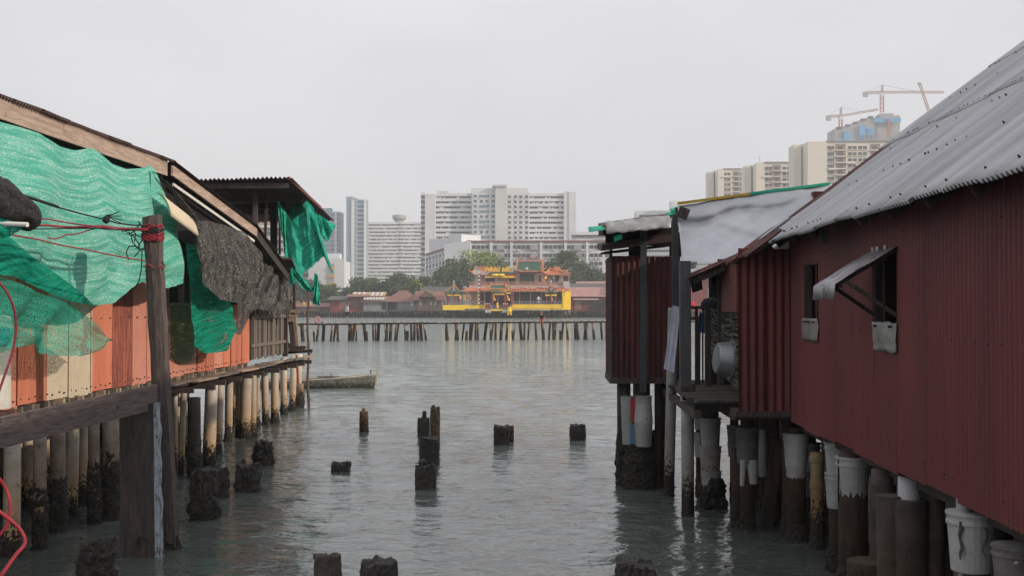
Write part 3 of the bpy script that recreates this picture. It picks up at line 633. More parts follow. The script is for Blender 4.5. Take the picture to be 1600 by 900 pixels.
o, x, y = vp(1190, 17.4, .065, 1.7, m_shcon, cr=.3, seed=8); bucket(o, x, y, zat(742, y), .085, .70, m_bucket, rim=False)
a = PY(1216, 685, 16.2); b_ = PY(1200, 800, 16.2); mb = MB(); mb.bar(a, b_+(b_-a)*.6, .16, .10, up=(0, 1, 0)); mb.build('leaning_timber', m_shwood, vr)
a = PY(1224, 688, 16.4); b_ = PY(1228, 800, 16.4); mb = MB(); mb.bar(a, b_+(b_-a)*.6, .12, .10, up=(0, 1, 0)); mb.build('leaning_timber', m_shwood, vr)
for k in range(20):
    xx = 2.5+.75*(k % 4)+R.uniform(-.1, .1); yy = 15.6+.9*(k//4)
    if xx > 3.0 or (k % 3 == 0 and yy > 17.2): pile(vr, xx, yy, R.uniform(.07, .11), 1.7, m_shwood, cr=.4, seed=k*1.9, n=10)
for k in range(14):
    mb = MB(); y = 15.3+.42*k; mb.box((5.2, y, -.2), (5.24, y+.405, 1.75)); mb.build('added_shade_board', m_dwood, vr)  # added boards that shut out light from behind the veranda piles
mb = MB(); mb.box((3.7, 15.3, 1.6), (5.3, 21, 1.7)); mb.build('rear_floor', m_dwood, vr)
mb = MB(); mb.box((4.0, 17.4, 1.72), (8.5, 24, 4.82)); mb.build('added_sun_blocker', m_annex_red, vr)  # block added behind the tarpaulin to keep low sun off the outhouse

# =================================================================== OUTHOUSE on piles
oh = thing('outhouse', (1.6, 19.8, 0), 'narrow tall red corrugated outhouse on stilts with a green-edged roof above it', 'outhouse')
YO = 19.5; ax_ = PY(955, 400, YO); bx_ = PY(1052, 590, YO)
xo0, xo1, zo0, zo1 = ax_.x, bx_.x+.1, bx_.z, ax_.z
m_out = M('outhouse_red', (.115,.026,.024), (.06,.018,.017), scale=2.5, rough=.65, stretch=(1.5,1,.2), spot=(.02,.012,.012), spot_lo=.52, spot_hi=.66, spot_scale=3, spot_stretch=(4,1,.35), rnd=.05)
for k, (a, b_) in enumerate(((xo0, xo0+.55), (xo0+.53, xo1))):
    mb = MB(); mb.corr((a, YO-.008*k, zo0), (1, 0, 0), Zv, (0, -1, 0), b_-a, zo1-zo0-.01*k, pitch=.094, amp=.016, nv=5, wob=.006, seed=k+5.); mb.build('wall_sheet', m_out, oh, smooth=True)
mb = MB(); mb.corr((xo0-.005, YO+1.5, zo0), (0, -1, 0), Zv, (-1, 0, 0), 1.5, zo1-zo0, amp=.014, pitch=.094, nv=2); mb.build('wall_sheet', m_out, oh, smooth=True)
mb = MB(); mb.box((xo0, YO+1.5, zo0), (xo1, YO+1.53, zo1)); mb.box((xo1, YO, zo0), (xo1+.02, YO+1.5, zo1)); mb.build('rear_wall', m_out, oh)
mb = MB(); mb.box((xo0-.03, YO-.05, zo0-.10), (xo1+.1, YO+1.55, zo0)); mb.build('floor_beam', m_dwood, oh)
mb = MB(); mb.box((xo0-.03, YO-.04, zo0), (xo0+.015, YO+.02, zo1+.12)); mb.build('corner_post', m_slate, oh)
postpx('post', 1005.5, 357, 1005, 612, YO-.25, .105, m_slate, oh)
# lower dark roof boards
def slab(nm, pts, Y0, Y1, th, mat, par, dz=0, **k):
    """strip running left-right between px points, deep from Y0 to Y1"""
    mb = MB(); top = [PY(px, py, Y0) for px, py in pts]; vs = []
    for p in top: vs += [p, Vector((p.x, Y1, p.z+dz)), Vector((p.x, Y1, p.z+dz-th)), Vector((p.x, p.y, p.z-th))]
    fs = []
    for i in range(len(top)-1):
        for j in range(4): fs.append((4*i+j, 4*i+(j+1) % 4, 4*i+4+(j+1) % 4, 4*i+4+j))
    fs += [(3, 2, 1, 0), (4*len(top)-4, 4*len(top)-3, 4*len(top)-2, 4*len(top)-1)]
    mb.add(vs, fs); return mb.build(nm, mat, par, **k)
slab('lower_roof_board', [(940, 383), (1055, 367)], 19.2, 20.9, .10, m_darkroof, oh, dz=.12)
slab('lower_roof_board', [(945, 393), (1055, 380)], 19.28, 20.8, .04, m_black, oh, dz=.05)
mb = MB(); mb.box((xo0+.3, YO+.05, zo1), (xo0+.6, YO+.12, zo1+.22)); mb.build('roof_stub', m_black, oh)
mb = MB(); mb.box((xo1-.15, YO+.05, zo1), (xo1+.05, YO+.12, zo1+.4)); mb.build('roof_stub', m_black, oh)
mb = MB(); a = PY(946, 384, 20.4); b_ = PY(1056, 352, 20.4); mb.box((a.x, 20.4, a.z), (b_.x, 20.44, b_.z)); mb.build('back_board', m_black, oh)
# upper roof: crumpled flashing, green corrugated pieces
mb = MB()
def uf(a, b_):
    px = 946+(1046-946)*a; py = 349-13*a
    p = PY(px, py-2+20*b_*b_+3*a, 18.75); p.z += .03*noise.noise(Vector((a*9, b_*2, 0))); p.y += -.25*b_-.05*noise.noise(Vector((a*8, b_*3, 2)))-.0
    return p
mb.grid(uf, 30, 6); mb.build('roof_flashing', m_flash, oh, smooth=True, thick=.006)
slab('upper_roof_sheet', [(942, 352), (1060, 335)], 18.85, 20.6, .05, m_darkroof, oh, dz=.16)
slab('upper_roof_sheet', [(942, 359), (1056, 348)], 18.95, 20.6, .10, m_black, oh, dz=.1)
for k, (xa, ya, xb, yb, w) in enumerate(((920, 352, 947, 351, .13), (960, 366, 973, 364, .14), (1038, 337, 1054, 335, .09), (1043, 330, 1058, 328, .09), (1049, 324, 1061, 321, .08))):
    p = PY(xa, ya, 18.7+.1*(k > 1)); q = PY(xb, yb, 18.7+.1*(k > 1)); mb = MB()
    def gf(a, b_, p=p, q=q, w=w): 
        r_ = p.lerp(q, a); return (r_.x, r_.y+.3*b_, r_.z-w*(1-b_)*.9+.012*math.cos(b_*10)+.02*a)
    mb.grid(gf, 4, 12); mb.build('green_edge_piece', m_green, oh, smooth=True, thick=.01)
# piles and buckets of the outhouse
for k, (cx, r_) in enumerate(((1000, .13), (980, .07), (1027, .06), (1038, .06))):
    x = (cx-855)/F*(YO+.3); o = pile(oh, x, YO+.3+.25*(k % 2), r_, zo0-.05, m_shwood if k > 1 else m_shcon, cr=0, seed=k)
    if k == 0:
        crust(o, (x-.02, YO+.3, 0), .24, -.3, zat(694, YO), 2.2, bul=.28, n=30)
        bucket(o, x+.03, YO+.05, zat(697, YO), .155, .40, m_bucket, rim=False, flip=False)
        bucket(o, x+.03, YO+.05, zat(661, YO), .16, .46, m_bucket, flip=True)
    if k == 1:
        crust(o, (x, YO+.6, 0), .15, -.3, zat(672, YO), 4.2, bul=.4)
        bucket(o, x+.01, YO+.25, zat(696, YO), .12, .40, m_bucket, rim=False); bucket(o, x, YO+.25, zat(660, YO), .125, .43, m_bucket, rim=False)
        mb = MB(); mb.box((x+.04, YO+.08, zat(658, YO)), (x+.13, YO+.12, zat(622, YO))); mb.build('red_stripe', m_red_s, o)
        mb = MB(); mb.box((x+.03, YO+.08, zat(694, YO)), (x+.12, YO+.12, zat(663, YO))); mb.build('blue_stripe', m_blue_s, o)
    if k > 1: crust(o, (x, YO+.5, 0), .10, -.3, .75+.1*k, 6.2+k, bul=.4)
for k in range(5): pile(oh, 1.35+.4*(k % 3), YO+1.2+.2*(k//3), .09, zo0-.05, m_shcon, cr=.8, seed=30+k)
cloth('hanging_cloth', [(1051, 477), (1063, 480)], [(1037, 576), (1053, 583)], m_cloth_w, 18.0, 'long white cloth hanging beside the outhouse above the leaning pipe', seed=1., amp=.005)
# silver tarpaulin roof with yellow and green batten
tp = thing('tarpaulin', tuple(PY(1170, 380, 17)), 'silvery grey tarpaulin stretched above the rusty veranda roof with a yellow and green top edge', 'tarpaulin')
mb = MB(); nu, nv = 60, 28
for j in range(nv+1):
    v = j/nv
    for i in range(nu+1):
        u = i/nu; a = polyline([(1059, 322), (1170, 304), (1300, 287)], u); b_ = polyline([(1066, 416), (1120, 412), (1180, 402), (1300, 340)], u)
        Yp = 17.7-.9*v
        p = PY(a[0]+(b_[0]-a[0])*v, a[1]+(b_[1]-a[1])*v, Yp)
        d = .05*noise.noise(Vector((u*3, v*2, 2)))-.05*abs(noise.noise(Vector((u*5+v*3, v*2, 5))))-.015*abs(noise.noise(Vector((u*12-v*6, v*5, 8))))+.20*math.exp(-((u*1.0-v*.75-.02)/.07)**2)*v*(1-v)
        d += -.13*math.exp(-((v-.27-.05*math.sin(u*12))/.06)**2)*(1-u)**.5
        p.y -= d; mb.v.append(tuple(p))
for j in range(nv):
    for i in range(nu): k = j*(nu+1)+i; mb.f.append((k, k+1, k+nu+2, k+nu+1))
mb.build('sheet', m_tarp, tp, smooth=True, thick=.004)
for (xa, ya), (xb, yb), mt, nm in (((1059, 318), (1172, 303), m_yellow, 'batten'), ((1170, 303), (1296, 287), m_green, 'batten')):
    mb = MB(); mb.bar(PY(xa, ya, 17.7), PY(xb, yb, 17.7), .05, .04); mb.build(nm, mt, tp)
mb = MB(); mb.bar(PY(1066, 418, 16.7), PY(1086, 417, 16.7), .2, .03); mb.bar(PY(1066, 412, 16.7), PY(1088, 411, 16.7), .2, .03); mb.build('pale_board', m_flash, tp)
mb = MB(); mb.bar(PY(1060, 330, 17.3), PY(1075, 336, 17.3), .12, .16); mb.bar(PY(1055, 330, 17.75), PY(1290, 300, 17.75), .08, .1); mb.build('ridge_beam', m_dwood, tp)
# =================================================================== LEFT HOUSE (orange and cream sheets, on piles)
XL = -6.8; ZL = 1.8
lh = thing('stilt_house', (XL, 19, 0), 'long stilt house with orange, cream and salmon sheet walls on pale piles at left', 'house')
Ux = Vector((0, 1, 0)); Px = Vector((1, 0, 0))
def yl(px): return XL*F/(px-855)
edges = [(-90, m_orange), (-50, m_cream), (-22, m_salmon), (15, m_orange), (62, m_cream), (97, m_cream), (133, m_orange), (167, m_rustred), (199, m_salmon), (223, m_salmon), (246, m_salmon), (262, m_olive), (283, m_olive), (303, m_orange), (317, m_orange), (330, m_salmon), (344, m_orange), (356, m_orange), (366, m_orange), (374, m_orange), (385, None)]
for k in range(len(edges)-1):
    y0 = yl(edges[k][0]); y1 = yl(edges[k+1][0]); mt = edges[k][1]
    zt = 3.9 if edges[k][0] < 240 else 3.13
    zb = ZL + .015*math.sin(k*2.1) + (.02 if k % 3 == 0 else 0)
    fine = mt is m_salmon or mt is m_olive
    if mt is m_olive:      # olive patch with a lobed lower edge over the salmon sheets
        mb = MB(); mb.corr((XL-.004, y0, zb), Ux, Zv, Px, y1-y0+.01, .6, amp=.003, pitch=.05, nv=2); mb.build('wall_sheet', m_salmon, lh, smooth=True)
        def ob(a, b_, y0=y0, y1=y1, k=k):
            yy = y0+(y1-y0)*a; g_ = (yy-yl(262))/(yl(303)-yl(262)); zlow = 2.02+.25*abs(2*g_-.95)**3
            return (XL+.012+.004*(k % 2), yy, zlow+(3.13-zlow)*b_)
        mb = MB(); mb.grid(ob, 12, 6); mb.build('olive_patch', m_olive, lh, thick=.008); continue
    mb = MB(); mb.corr((XL+.005*(k % 2), y0, zb), Ux, Zv, Px, y1-y0+.03, zt-zb, amp=.005 if fine else .016, pitch=.05 if fine else .076, wob=.008, seed=k+.5, nv=6)
    mb.build('wall_sheet', mt, lh, smooth=True)
mb = MB()
for k in range(70):
    y = 12.6+.19*k+R.uniform(-.03, .03)
    z = 1.88+.02*(k % 2); mb.cyl((XL+.005, y, z), (XL+.024, y, z), .012, n=6)
    if k % 2: mb.cyl((XL+.005, y, 2.9), (XL+.024, y, 2.9+.02), .012, n=6)
mb.build('wall_nails', m_bolt, lh, kind='stuff')
# upper dark wall and window behind the nets
for k in range(12):
    y0 = 12.4+.56*k
    mb = MB(); mb.box((XL-.03-.01*(k % 2), y0, 3.6), (XL-.01-.01*(k % 2), y0+.555, 5.68)); mb.build('upper_board', m_dwood, lh)
for nm, ya, yb, za, zb in (('window_sill', 19.8, 22.4, 3.1, 3.16), ('window_post', 20.35, 20.42, 3.16, 3.9), ('window_post', 21.2, 21.27, 3.16, 3.9), ('window_post', 22.1, 22.2, 3.16, 3.9)):
    mb = MB(); mb.box((XL-.05, ya, za), (XL+.04, yb, zb)); mb.build(nm, m_wood, lh)
for k, (ya, yb) in enumerate(((20.04, 20.2), (21.9, 22.05))):
    mb = MB(); mb.box((XL-.06, ya, 3.16), (XL-.02, yb, 3.62)); mb.build('curtain', m_cream if k == 0 else m_cloth_w, lh)
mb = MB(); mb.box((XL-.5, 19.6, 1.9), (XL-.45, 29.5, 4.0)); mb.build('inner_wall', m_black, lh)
mb = MB(); mb.box((-12.5, 11.0, 1.9), (XL-.04, 26.2, 1.98)); mb.build('floor', m_dwood, lh)
mb = MB(); mb.box((-12.5, 26.2, 1.9), (XL-.04, 32, 1.98)); mb.build('floor', m_dwood, lh)
mb = MB(); mb.add([(-12.5, 26.2, 1.8), (XL-.02, 26.2, 1.8), (XL-.02, 26.2, 4.2), (-12.5, 26.2, 5.2)], [(0,1,2,3)]); mb.build('end_wall', m_dwood, lh, thick=.04)
mb = MB(); mb.box((-12.5, 10.95, 1.8), (XL-.02, 11.0, 5.4)); mb.build('end_wall', m_orange, lh)
mb = MB(); mb.box((-12.55, 11, 1.8), (-12.5, 32, 5.2)); mb.build('rear_wall', m_dwood, lh)
# joist ends
for k in range(56):
    y = 12.2+.245*k; mb = MB(); mb.box((XL-.6, y, 1.66+.012*(k % 3)), (XL+.03+.03*(k % 2), y+.07, 1.80+.01*(k % 2))); mb.build('joist', m_plank if k % 3 else m_wood, lh)
for xx in (XL-.12, XL-1.5):
    mb = MB(); mb.box((xx-.06, 11.1, 1.50), (xx+.06, 31.5, 1.655)); mb.build('edge_beam', m_dwood, lh)
# roof with deep pale fascia
for k in range(11):
    y0 = 11.0+.73*k; mb = MB()
    mb.corr((-6.18+.02*math.sin(k*2), y0, 5.50-.02), (0, 1, 0), Vector((-.94, 0, .34)), Vector((.34, 0, .94)), min(.76, 18.95-y0), 3.0, amp=.022, pitch=.076, wob=.02, seed=k+11., nv=3)
    mb.build('roof_sheet', m_darkroof, lh, smooth=True, thick=.004)
mb = MB(); mb.box((-6.27, 11.0, 5.235), (-6.23, 18.7, 5.50)); mb.build('fascia_board', m_fascia, lh)
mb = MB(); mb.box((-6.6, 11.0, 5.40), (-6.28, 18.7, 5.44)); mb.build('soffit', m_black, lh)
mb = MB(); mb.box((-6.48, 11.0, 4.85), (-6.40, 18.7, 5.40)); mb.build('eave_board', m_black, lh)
# lower roof falling away towards the sea, barge boards along its edge
A = Vector((-6.15, 18.75, 5.42)); pB = PX(402, 357, -6.15); pC = PX(452, 428, -6.2)
for k, (p, q) in enumerate(((A, pB), (pB+Vector((0, -.1, 0)), pC))):
    V = (q-p).normalized(); Nn = Vector((0, -V.z, V.y)); Nn = Nn if Nn.z > 0 else -Nn
    for j in range(3):
        mb = MB(); mb.corr(p+Vector((-.76*j-.76+.02, 0, .004*j))+Nn*.05, (1, 0, 0), V, Nn, .80, (q-p).length+.05, amp=.014, wob=.015, seed=30.+j+5*k, nv=6); mb.build('roof_sheet', m_darkroof, lh, smooth=True, thick=.004)
    mb = MB(); mb.bar(p-Vector((.02, 0, .09)), q-Vector((.02, 0, .09)), .035, .17, up=Nn); mb.build('barge_board', m_fascia if k == 0 else m_dwood, lh)
mb = MB(); mb.bar(A+Vector((-.07, .2, -.30)), pB+Vector((-.07, 0, -.27)), .03, .05); mb.build('white_batten', m_white, lh)
mb = MB(); mb.add([A+Vector((-.2, 0, -.1)), pB+Vector((-.2, 0, -.1)), pC+Vector((-.2, 0, -.1)), (-6.4, pC.y, 3.2), (-6.4, A.y+1.5, 4.2), (-6.4, A.y, 4.4)], [(0,1,2,3,4,5)]); mb.build('gable_boarding', m_black, lh)
# small curved cream corrugated awning
P0 = PX(262, 318, -5.8); P1 = PX(306, 352, -5.8); mb = MB()
def aw(a, b_):
    y = P0.y+(P1.y-P0.y)*a; z = P0.z+(P1.z-P0.z)*a
    return (-5.96+.30*b_-.1*b_*b_+.020*math.cos(a*84), y, z+.16-.34*b_**1.6)
mb.grid(aw, 90, 8); mb.build('curved_awning', m_cream, lh, smooth=True, thick=.004)
# slatted lower wall past the sheets
for k in range(15):
    y0 = 26.15+.225*k; mb = MB(); x = XL+.01*(k % 2)
    mb.box((x, y0, 1.85+.02*(k % 3)), (x+.03, y0+.15+.04*(k % 2), 3.0+.12*math.sin(k*2.2))); mb.build('slat', m_plank if k % 4 else m_dwood, lh)
for z in (2.15, 2.8):
    mb = MB(); mb.box((XL+.035, 26.1, z), (XL+.075, 29.5, z+.08)); mb.build('slat_rail', m_plank, lh)
mb = MB(); mb.box((XL-.02, 29.5, 1.8), (XL+.1, 29.62, 4.1)); mb.build('corner_post', m_dwood, lh)
# walkway planks
for k in range(11):
    y0 = 19.6+1.02*k; x0 = -6.62+R.uniform(-.05, .05)
    for j in range(3):
        mb = MB(); z = 1.70+R.uniform(0, .02)+.035*(j == 2); mb.bar((x0+.16*j-.08, y0+R.uniform(-.2, .1), z), (x0+.16*j-.08+R.uniform(-.03, .05), y0+1.06, z+R.uniform(-.015, .015)), .145, .035); mb.build('walkway_plank', m_plank if (k+j) % 3 else m_wood, lh)
    mb = MB(); mb.box((-6.85, y0+.3, 1.58), (-6.12+R.uniform(-.08, .08), y0+.37, 1.675)); mb.build('walkway_bearer', m_dwood, lh)
# stage at the far end
for k in range(6):
    mb = MB(); a = PY(430+3*k, 549-1.2*k, 30.6+.35*k); mb.bar(a, a+Vector((.62, .1, .01)), .2, .045, up=Zv); mb.build('stage_plank', m_plank, lh)
for k, (xa, ya, xb, yb, Y) in enumerate(((440, 551, 488, 548, 31.5), (436, 545, 477, 543, 30.5), (446, 536, 472, 548, 30.8))):
    mb = MB(); mb.bar(PY(xa, ya, Y), PY(xb, yb, Y), .06, .09); mb.build('stage_beam', m_dwood, lh)
for k, (xa, ya, xb, yb, Y, w, mt) in enumerate(((452, 468, 459, 546, 31, .13, m_dwood), (458, 480, 465, 545, 31.2, .10, m_wood), (450, 450, 453, 500, 30.9, .05, m_wood), (459, 420, 460, 500, 31.1, .07, m_dwood), (463, 555, 466, 600, 32, .05, m_rustred))):
    postpx('stage_post', xa, ya, xb, yb, Y, w, mt, lh)
for k, (xa, xb, py) in enumerate(((451, 468, 486), (453, 464, 494), (451, 463, 500))):
    mb = MB(); mb.bar(PY(xa, py, 30.9), PY(xb, py, 30.9), .06, .09); mb.build('stage_crosspiece', m_wood, lh)
# piles: cx, radius px half-width, base y, top y (photo px), material, crust height
PL = [(12,13,872,0,m_pvc,.35),(29,5,800,0,m_pvc,.2),(42,8,800,0,m_pvc,.2),(58,10,860,0,m_conc,.95),(71,8,770,0,m_pvc,.2),(87,12,835,0,m_conc,.9),(107,10,812,0,m_pvc,.3),
      (126,9,790,0,m_pvc,.55),(144,9,820,0,m_conc,.95),(165,13,815,0,m_conc,1.1),(196,12,800,0,m_conc,.9),(272,4,735,0,m_pvc,0),(281,5,745,0,m_pvc,.1),(291,5,715,598,m_pvc,.2),(301,10,748,0,m_dwood,.75),
      (323,10,730,0,m_pvc,.30),(338.5,6.3,712,0,m_pvc,.30),(355,6.2,690,0,m_pvc,.28),(371,5,684,0,m_pvc,.2),(380,9,686,0,m_pvc,.28),(394,5.5,683,0,m_pvc,.3),(401.5,4,668,0,m_pvc,.35),
      (414,5.6,664,0,m_pvc,.38),(428,6.2,662,0,m_pvc,.4),(442.5,5.3,648,0,m_pvc,.42),(455.5,5.2,642,0,m_pvc,.42),(467,6,638,600,m_conc,.6),(464,5,636,0,m_pvc,.2)]
for k, (cx, hw, by, ty, mt, cr_) in enumerate(PL):
    w = PZ(cx, by, 0); r_ = hw/F*w.y; w = PZ(cx, by, 0)+Vector((0, r_, 0))
    zt = 1.62 if not ty else H-(ty-478)/F*w.y
    if cx == 301: zt = H-(622-478)/F*w.y
    ln = (R.uniform(-.03, .03), R.uniform(-.03, .03)) if k > 1 else (0, 0)
    pile(lh, w.x, w.y, r_, zt, mt, cr=cr_, lean=ln, seed=k*1.7+.2)
for k in range(34):      # inner rows
    y = 12+1.12*(k//2)+R.uniform(-.2, .2); x = (-8.3 if k % 2 else -9.8)+R.uniform(-.4, .4)
    pile(lh, x, y, R.uniform(.08, .13), 1.7, m_conc if k % 3 else m_pvc, cr=.7 if k % 2 else 0, lean=(R.uniform(-.04, .04), 0), seed=40+k, n=12)
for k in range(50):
    mb = MB(); y = 11.2+.41*k; mb.box((-11.9+.03*(k % 2), y, -.2), (-11.87+.03*(k % 2), y+.405, 1.85)); mb.build('added_shade_board', m_dwood, lh)  # added rear boards that darken the space under the left house

# pavilion with dark corrugated roof
pv = thing('pavilion', (-7.2, 28, 0), 'open dark-roofed pavilion on thin posts rising behind the black shade nets', 'pavilion')
a = PY(287, 281, 26.2); b_ = PY(451, 277, 26.2); W = b_.x-a.x
Vs = Vector((0, 1, -.115)).normalized()
for k in range(4):
    w = W/4; mb = MB(); P = a+(b_-a)*(k/4); mb.corr(P, (1, 0, 0), Vs, (0, .11, 1), w+.08, 5.2, pitch=w/6, amp=.028, wob=.01, seed=k+3., nv=4); mb.build('roof_sheet', m_darkroof, pv, smooth=True, thick=.004)
c = PY(491, 322, 29.0)
mb = MB(); mb.grid(lambda u, v: b_.lerp(c, u)+Vector((-1.3*v, .0+2.2*v*(1-u), -.05*v+.012*math.cos(u*60))), 60, 3); mb.build('roof_side_sheet', m_darkroof, pv, thick=.006)
mb = MB(); mb.bar(b_+Vector((0, 0, -.02)), c+Vector((.12, .2, -.03)), .05, .07); mb.build('barge_board', M('red_brown_edge', (.16, .05, .04)), pv)
for k, (dy, dz) in enumerate(((.15, -.12), (1.7, -.28), (3.4, -.46))):
    mb = MB(); mb.box((a.x, a.y+dy, a.z+dz-.06), (b_.x-.05, a.y+dy+.08, a.z+dz+.06)); mb.build('roof_beam', m_dwood, pv)
mb = MB(); mb.bar(PY(330, 326, 28.4), PY(446, 320, 28.4), .08, .14); mb.build('roof_beam', m_black, pv)
for (xa, ya, xb, yb, Y, w, mt) in ((399, 300, 400, 420, 27.2, .10, m_post), (417, 302, 413, 400, 27.6, .06, m_dwood), (428, 320, 428, 470, 28.4, .15, m_black), (437, 330, 437, 470, 28.8, .05, m_dwood), (330, 300, 330, 420, 27.2, .1, m_dwood)):
    postpx('post', xa, ya, xb, yb, Y, w, mt, pv)
mb = MB(); mb.bar(PY(402, 323, 28), PY(402, 323.1, 29), .1, .1); mb.bar(PY(300, 374, 28.6), PY(420, 376, 28.6), .1, .06); mb.build('lower_rail', m_dwood, pv)
mb = MB(); mb.cyl(PY(420, 402, 27.4), PY(438, 401, 27.4), .06, n=12); mb.build('gutter_pipe', m_shpvc, pv)
mb = MB(); p = PY(436, 404, 27.5); q = PY(451, 436, 28.8); mb.bar(p, q, .6, .05); mb.build('low_roof_edge', m_darkroof, pv)

# =================================================================== NETS on the left house
XN = -6.14
o = drape('shade_net', [(-60, 168), (0, 189), (60, 208), (75, 217), (95, 229), (118, 235), (142, 231), (158, 240), (176, 256), (198, 264), (220, 263), (236, 259), (243, 268)],
          [(-60, 410), (0, 415), (40, 440), (90, 466), (150, 477), (180, 474), (205, 452), (222, 440), (250, 448), (286, 443)], n_green, XN, nu=150, nv=90, amp=.10, fold=3.2, seed=.4, diag=.35, out=.10, ragged=.02)
tag(o, 'big bright green shade net sagging from the eave of the orange-walled house', 'netting')
o = drape('shade_net', [(-60, 330), (0, 362), (10, 366)], [(-60, 420), (20, 432), (52, 446), (110, 470), (150, 478)], n_teal, XN+.13, nu=60, nv=40, amp=.05, fold=2, seed=2.4, diag=1.2)
tag(o, 'dark teal fold of netting bunched under the bundle at the left edge', 'netting')
o = drape('shade_net', [(-60, 425), (0, 432), (50, 452), (105, 474), (130, 490), (175, 532)], [(-60, 560), (0, 552), (20, 545), (62, 534), (62, 553), (97, 556), (128, 557), (160, 546), (172, 530), (176, 533)], n_veil, XN+.10, nu=90, nv=50, amp=.10, fold=4, seed=5.4, diag=.8, ragged=.03)
tag(o, 'thin torn green net draped in front of the cream wall sheets', 'netting')
o = drape('shade_net', [(236, 262), (262, 316), (276, 345)], [(236, 448), (262, 450), (286, 443)], n_green, XN+.05, nu=30, nv=50, amp=.06, fold=1.6, seed=7.4)
tag(o, 'narrow green net strip hanging behind the tied grey post', 'netting')
o = drape('shade_net', [(290, 380), (318, 385), (345, 400)], [(302, 540), (320, 552), (340, 551), (355, 548), (370, 515)], n_teal, -6.25, nu=50, nv=60, amp=.09, fold=1.5, seed=9.1)
tag(o, 'dark green net cloth hanging below the black net over the wall', 'netting')
o = drape('shade_net', [(240, 266), (262, 288), (285, 316), (304, 345), (330, 345), (380, 362), (404, 388)], [(300, 346), (302, 352), (312, 400), (318, 445), (345, 468), (372, 474), (395, 462), (405, 420)], n_black, lambda u, v: -6.05+.2*v*v, nu=110, nv=80, amp=.15, fold=5, out=.12, seed=11.1, ragged=.03)
tag(o, 'large black shade net draped over the end of the lower roof', 'netting')
o = drape('shade_net', [(396, 385), (425, 395), (450, 428)], [(372, 520), (384, 495), (402, 482), (430, 488), (450, 492)], n_black, -6.35, nu=80, nv=60, amp=.16, fold=4.4, seed=13.1)
tag(o, 'tattered black net covering the gap above the grey slats', 'netting')
o = drape('shade_net', [(372, 462), (400, 440)], [(366, 520), (376, 524), (388, 498), (396, 470)], n_black, -6.28, nu=30, nv=30, amp=.06, fold=2, seed=15.1)
tag(o, 'ragged lower corner of black net hanging beside the green cloth', 'netting')
# torn green rag on the pavilion
for top, bot, Y, s, lb, n_ in (
    ([(434, 303), (437, 315), (447, 345)], [(446, 420), (452, 440), (462, 445)], 28.0, 1.0, 'long green rag hanging straight down from the pavilion roof corner', 20),
    ([(437, 318), (455, 345), (475, 330), (478, 312), (490, 325)], [(452, 446), (470, 430), (490, 415), (505, 400), (522, 432)], 28.2, 2.0, 'wide torn green net billowing off the pavilion roof', 60),
    ([(472, 318), (482, 312), (490, 335), (494, 350)], [(494, 368), (500, 372), (510, 405), (520, 428)], 28.3, 3.0, 'twisted green net strip at the edge of the pavilion roof', 30),
    ([(486, 332), (500, 336), (508, 342)], [(498, 360), (505, 372), (512, 378), (524, 352)], 28.5, 4.0, 'loose green net tuft blown out to the right of the pavilion', 30),
    ([(452, 425), (466, 425)], [(480, 455), (493, 456)], 28.1, 5.0, 'thin green net tail trailing below the pavilion rag', 12),
    ([(491, 426), (497, 430)], [(488, 474), (500, 478)], 28.2, 6.0, 'short green net scrap dangling lowest of the pavilion rags', 10),
    ([(455, 300), (474, 312)], [(452, 345), (478, 342)], 28.9, 7.0, 'dark green net backing under the pavilion roof edge', 20)):
    o = drape('torn_net', top, bot, n_teal if s in (7.0,) else NET('torn_green_net_%d' % s, (.015,.40,.27), (.06,.56,.42), cover=1.5, fv=45, fu=30, knots=(.2,.6,.5), band=.4), Y, axis='Y', nu=n_*2, nv=44, amp=.24, fold=2.6, seed=s, ragged=.08, diag=.7)
    tag(o, lb, 'netting')

# =================================================================== FOREGROUND TIMBERS, TWINE, BUNDLE
fp = thing('mooring_post', tuple(PZ(264, 862, 0)), 'leaning grey timber post wrapped with red and black twine near the top', 'post')
pt = PY(237.5, 338, 14.4); pb = PZ(262, 858, 0)+Vector((0, .1, 0)); d = (pb-pt).normalized(); mb = MB()
nseg = 24
for i in range(nseg+1):
    c = pt+(pb+d*.4-pt)*(i/nseg); w = .095+.012*noise.noise(Vector((i*.5, 0, 0))); 
    for sx, sy in ((-1, -1), (-.05, -1.25), (1, -1), (1, 1), (-1, 1)):
        mb.v.append((c.x+sx*w+.008*noise.noise(Vector((i*.9, sx, sy))), c.y+sy*w*.9, c.z+(0 if i else .02*sx)))
for i in range(nseg):
    for j in range(5): mb.f.append((i*5+j, i*5+(j+1) % 5, i*5+5+(j+1) % 5, i*5+5+j))
mb.f.append((4, 3, 2, 1, 0)); mb.build('shaft', m_post, fp)
crust(fp, (pb.x, pb.y, 0), .12, -.3, .10, 8.8)
def wrap(py, mat, r_, loops, dz, nm, jit=.02):
    c = pt+(pb-pt)*((py-338)/(858-338)); pts = []
    for i in range(int(loops*16)+1):
        t = 2*math.pi*i/16; q = max(abs(math.cos(t)), abs(math.sin(t))); rr = .105/q*.97
        pts.append(Vector((c.x+rr*math.cos(t), c.y-.005+rr*math.sin(t)*1.1, c.z-dz*i/(loops*16)+jit*math.sin(i*1.7+py))))
    m_ = MB(); m_.tube(pts, r_, n=6); m_.build(nm, mat, fp)
wrap(352, m_redrope, .009, 3, .03, 'twine_wrap'); wrap(358, m_blkrope, .011, 4, .06, 'twine_wrap'); wrap(364, m_redrope, .013, 6, .09, 'twine_wrap'); wrap(369, m_redrope, .010, 2, .04, 'twine_wrap', .03); wrap(410, M('dusty_pink_twine', (.38, .08, .1)), .007, 1.6, .10, 'twine_wrap', .03)
mb = MB(); kx = PY(228, 352, 14.25)
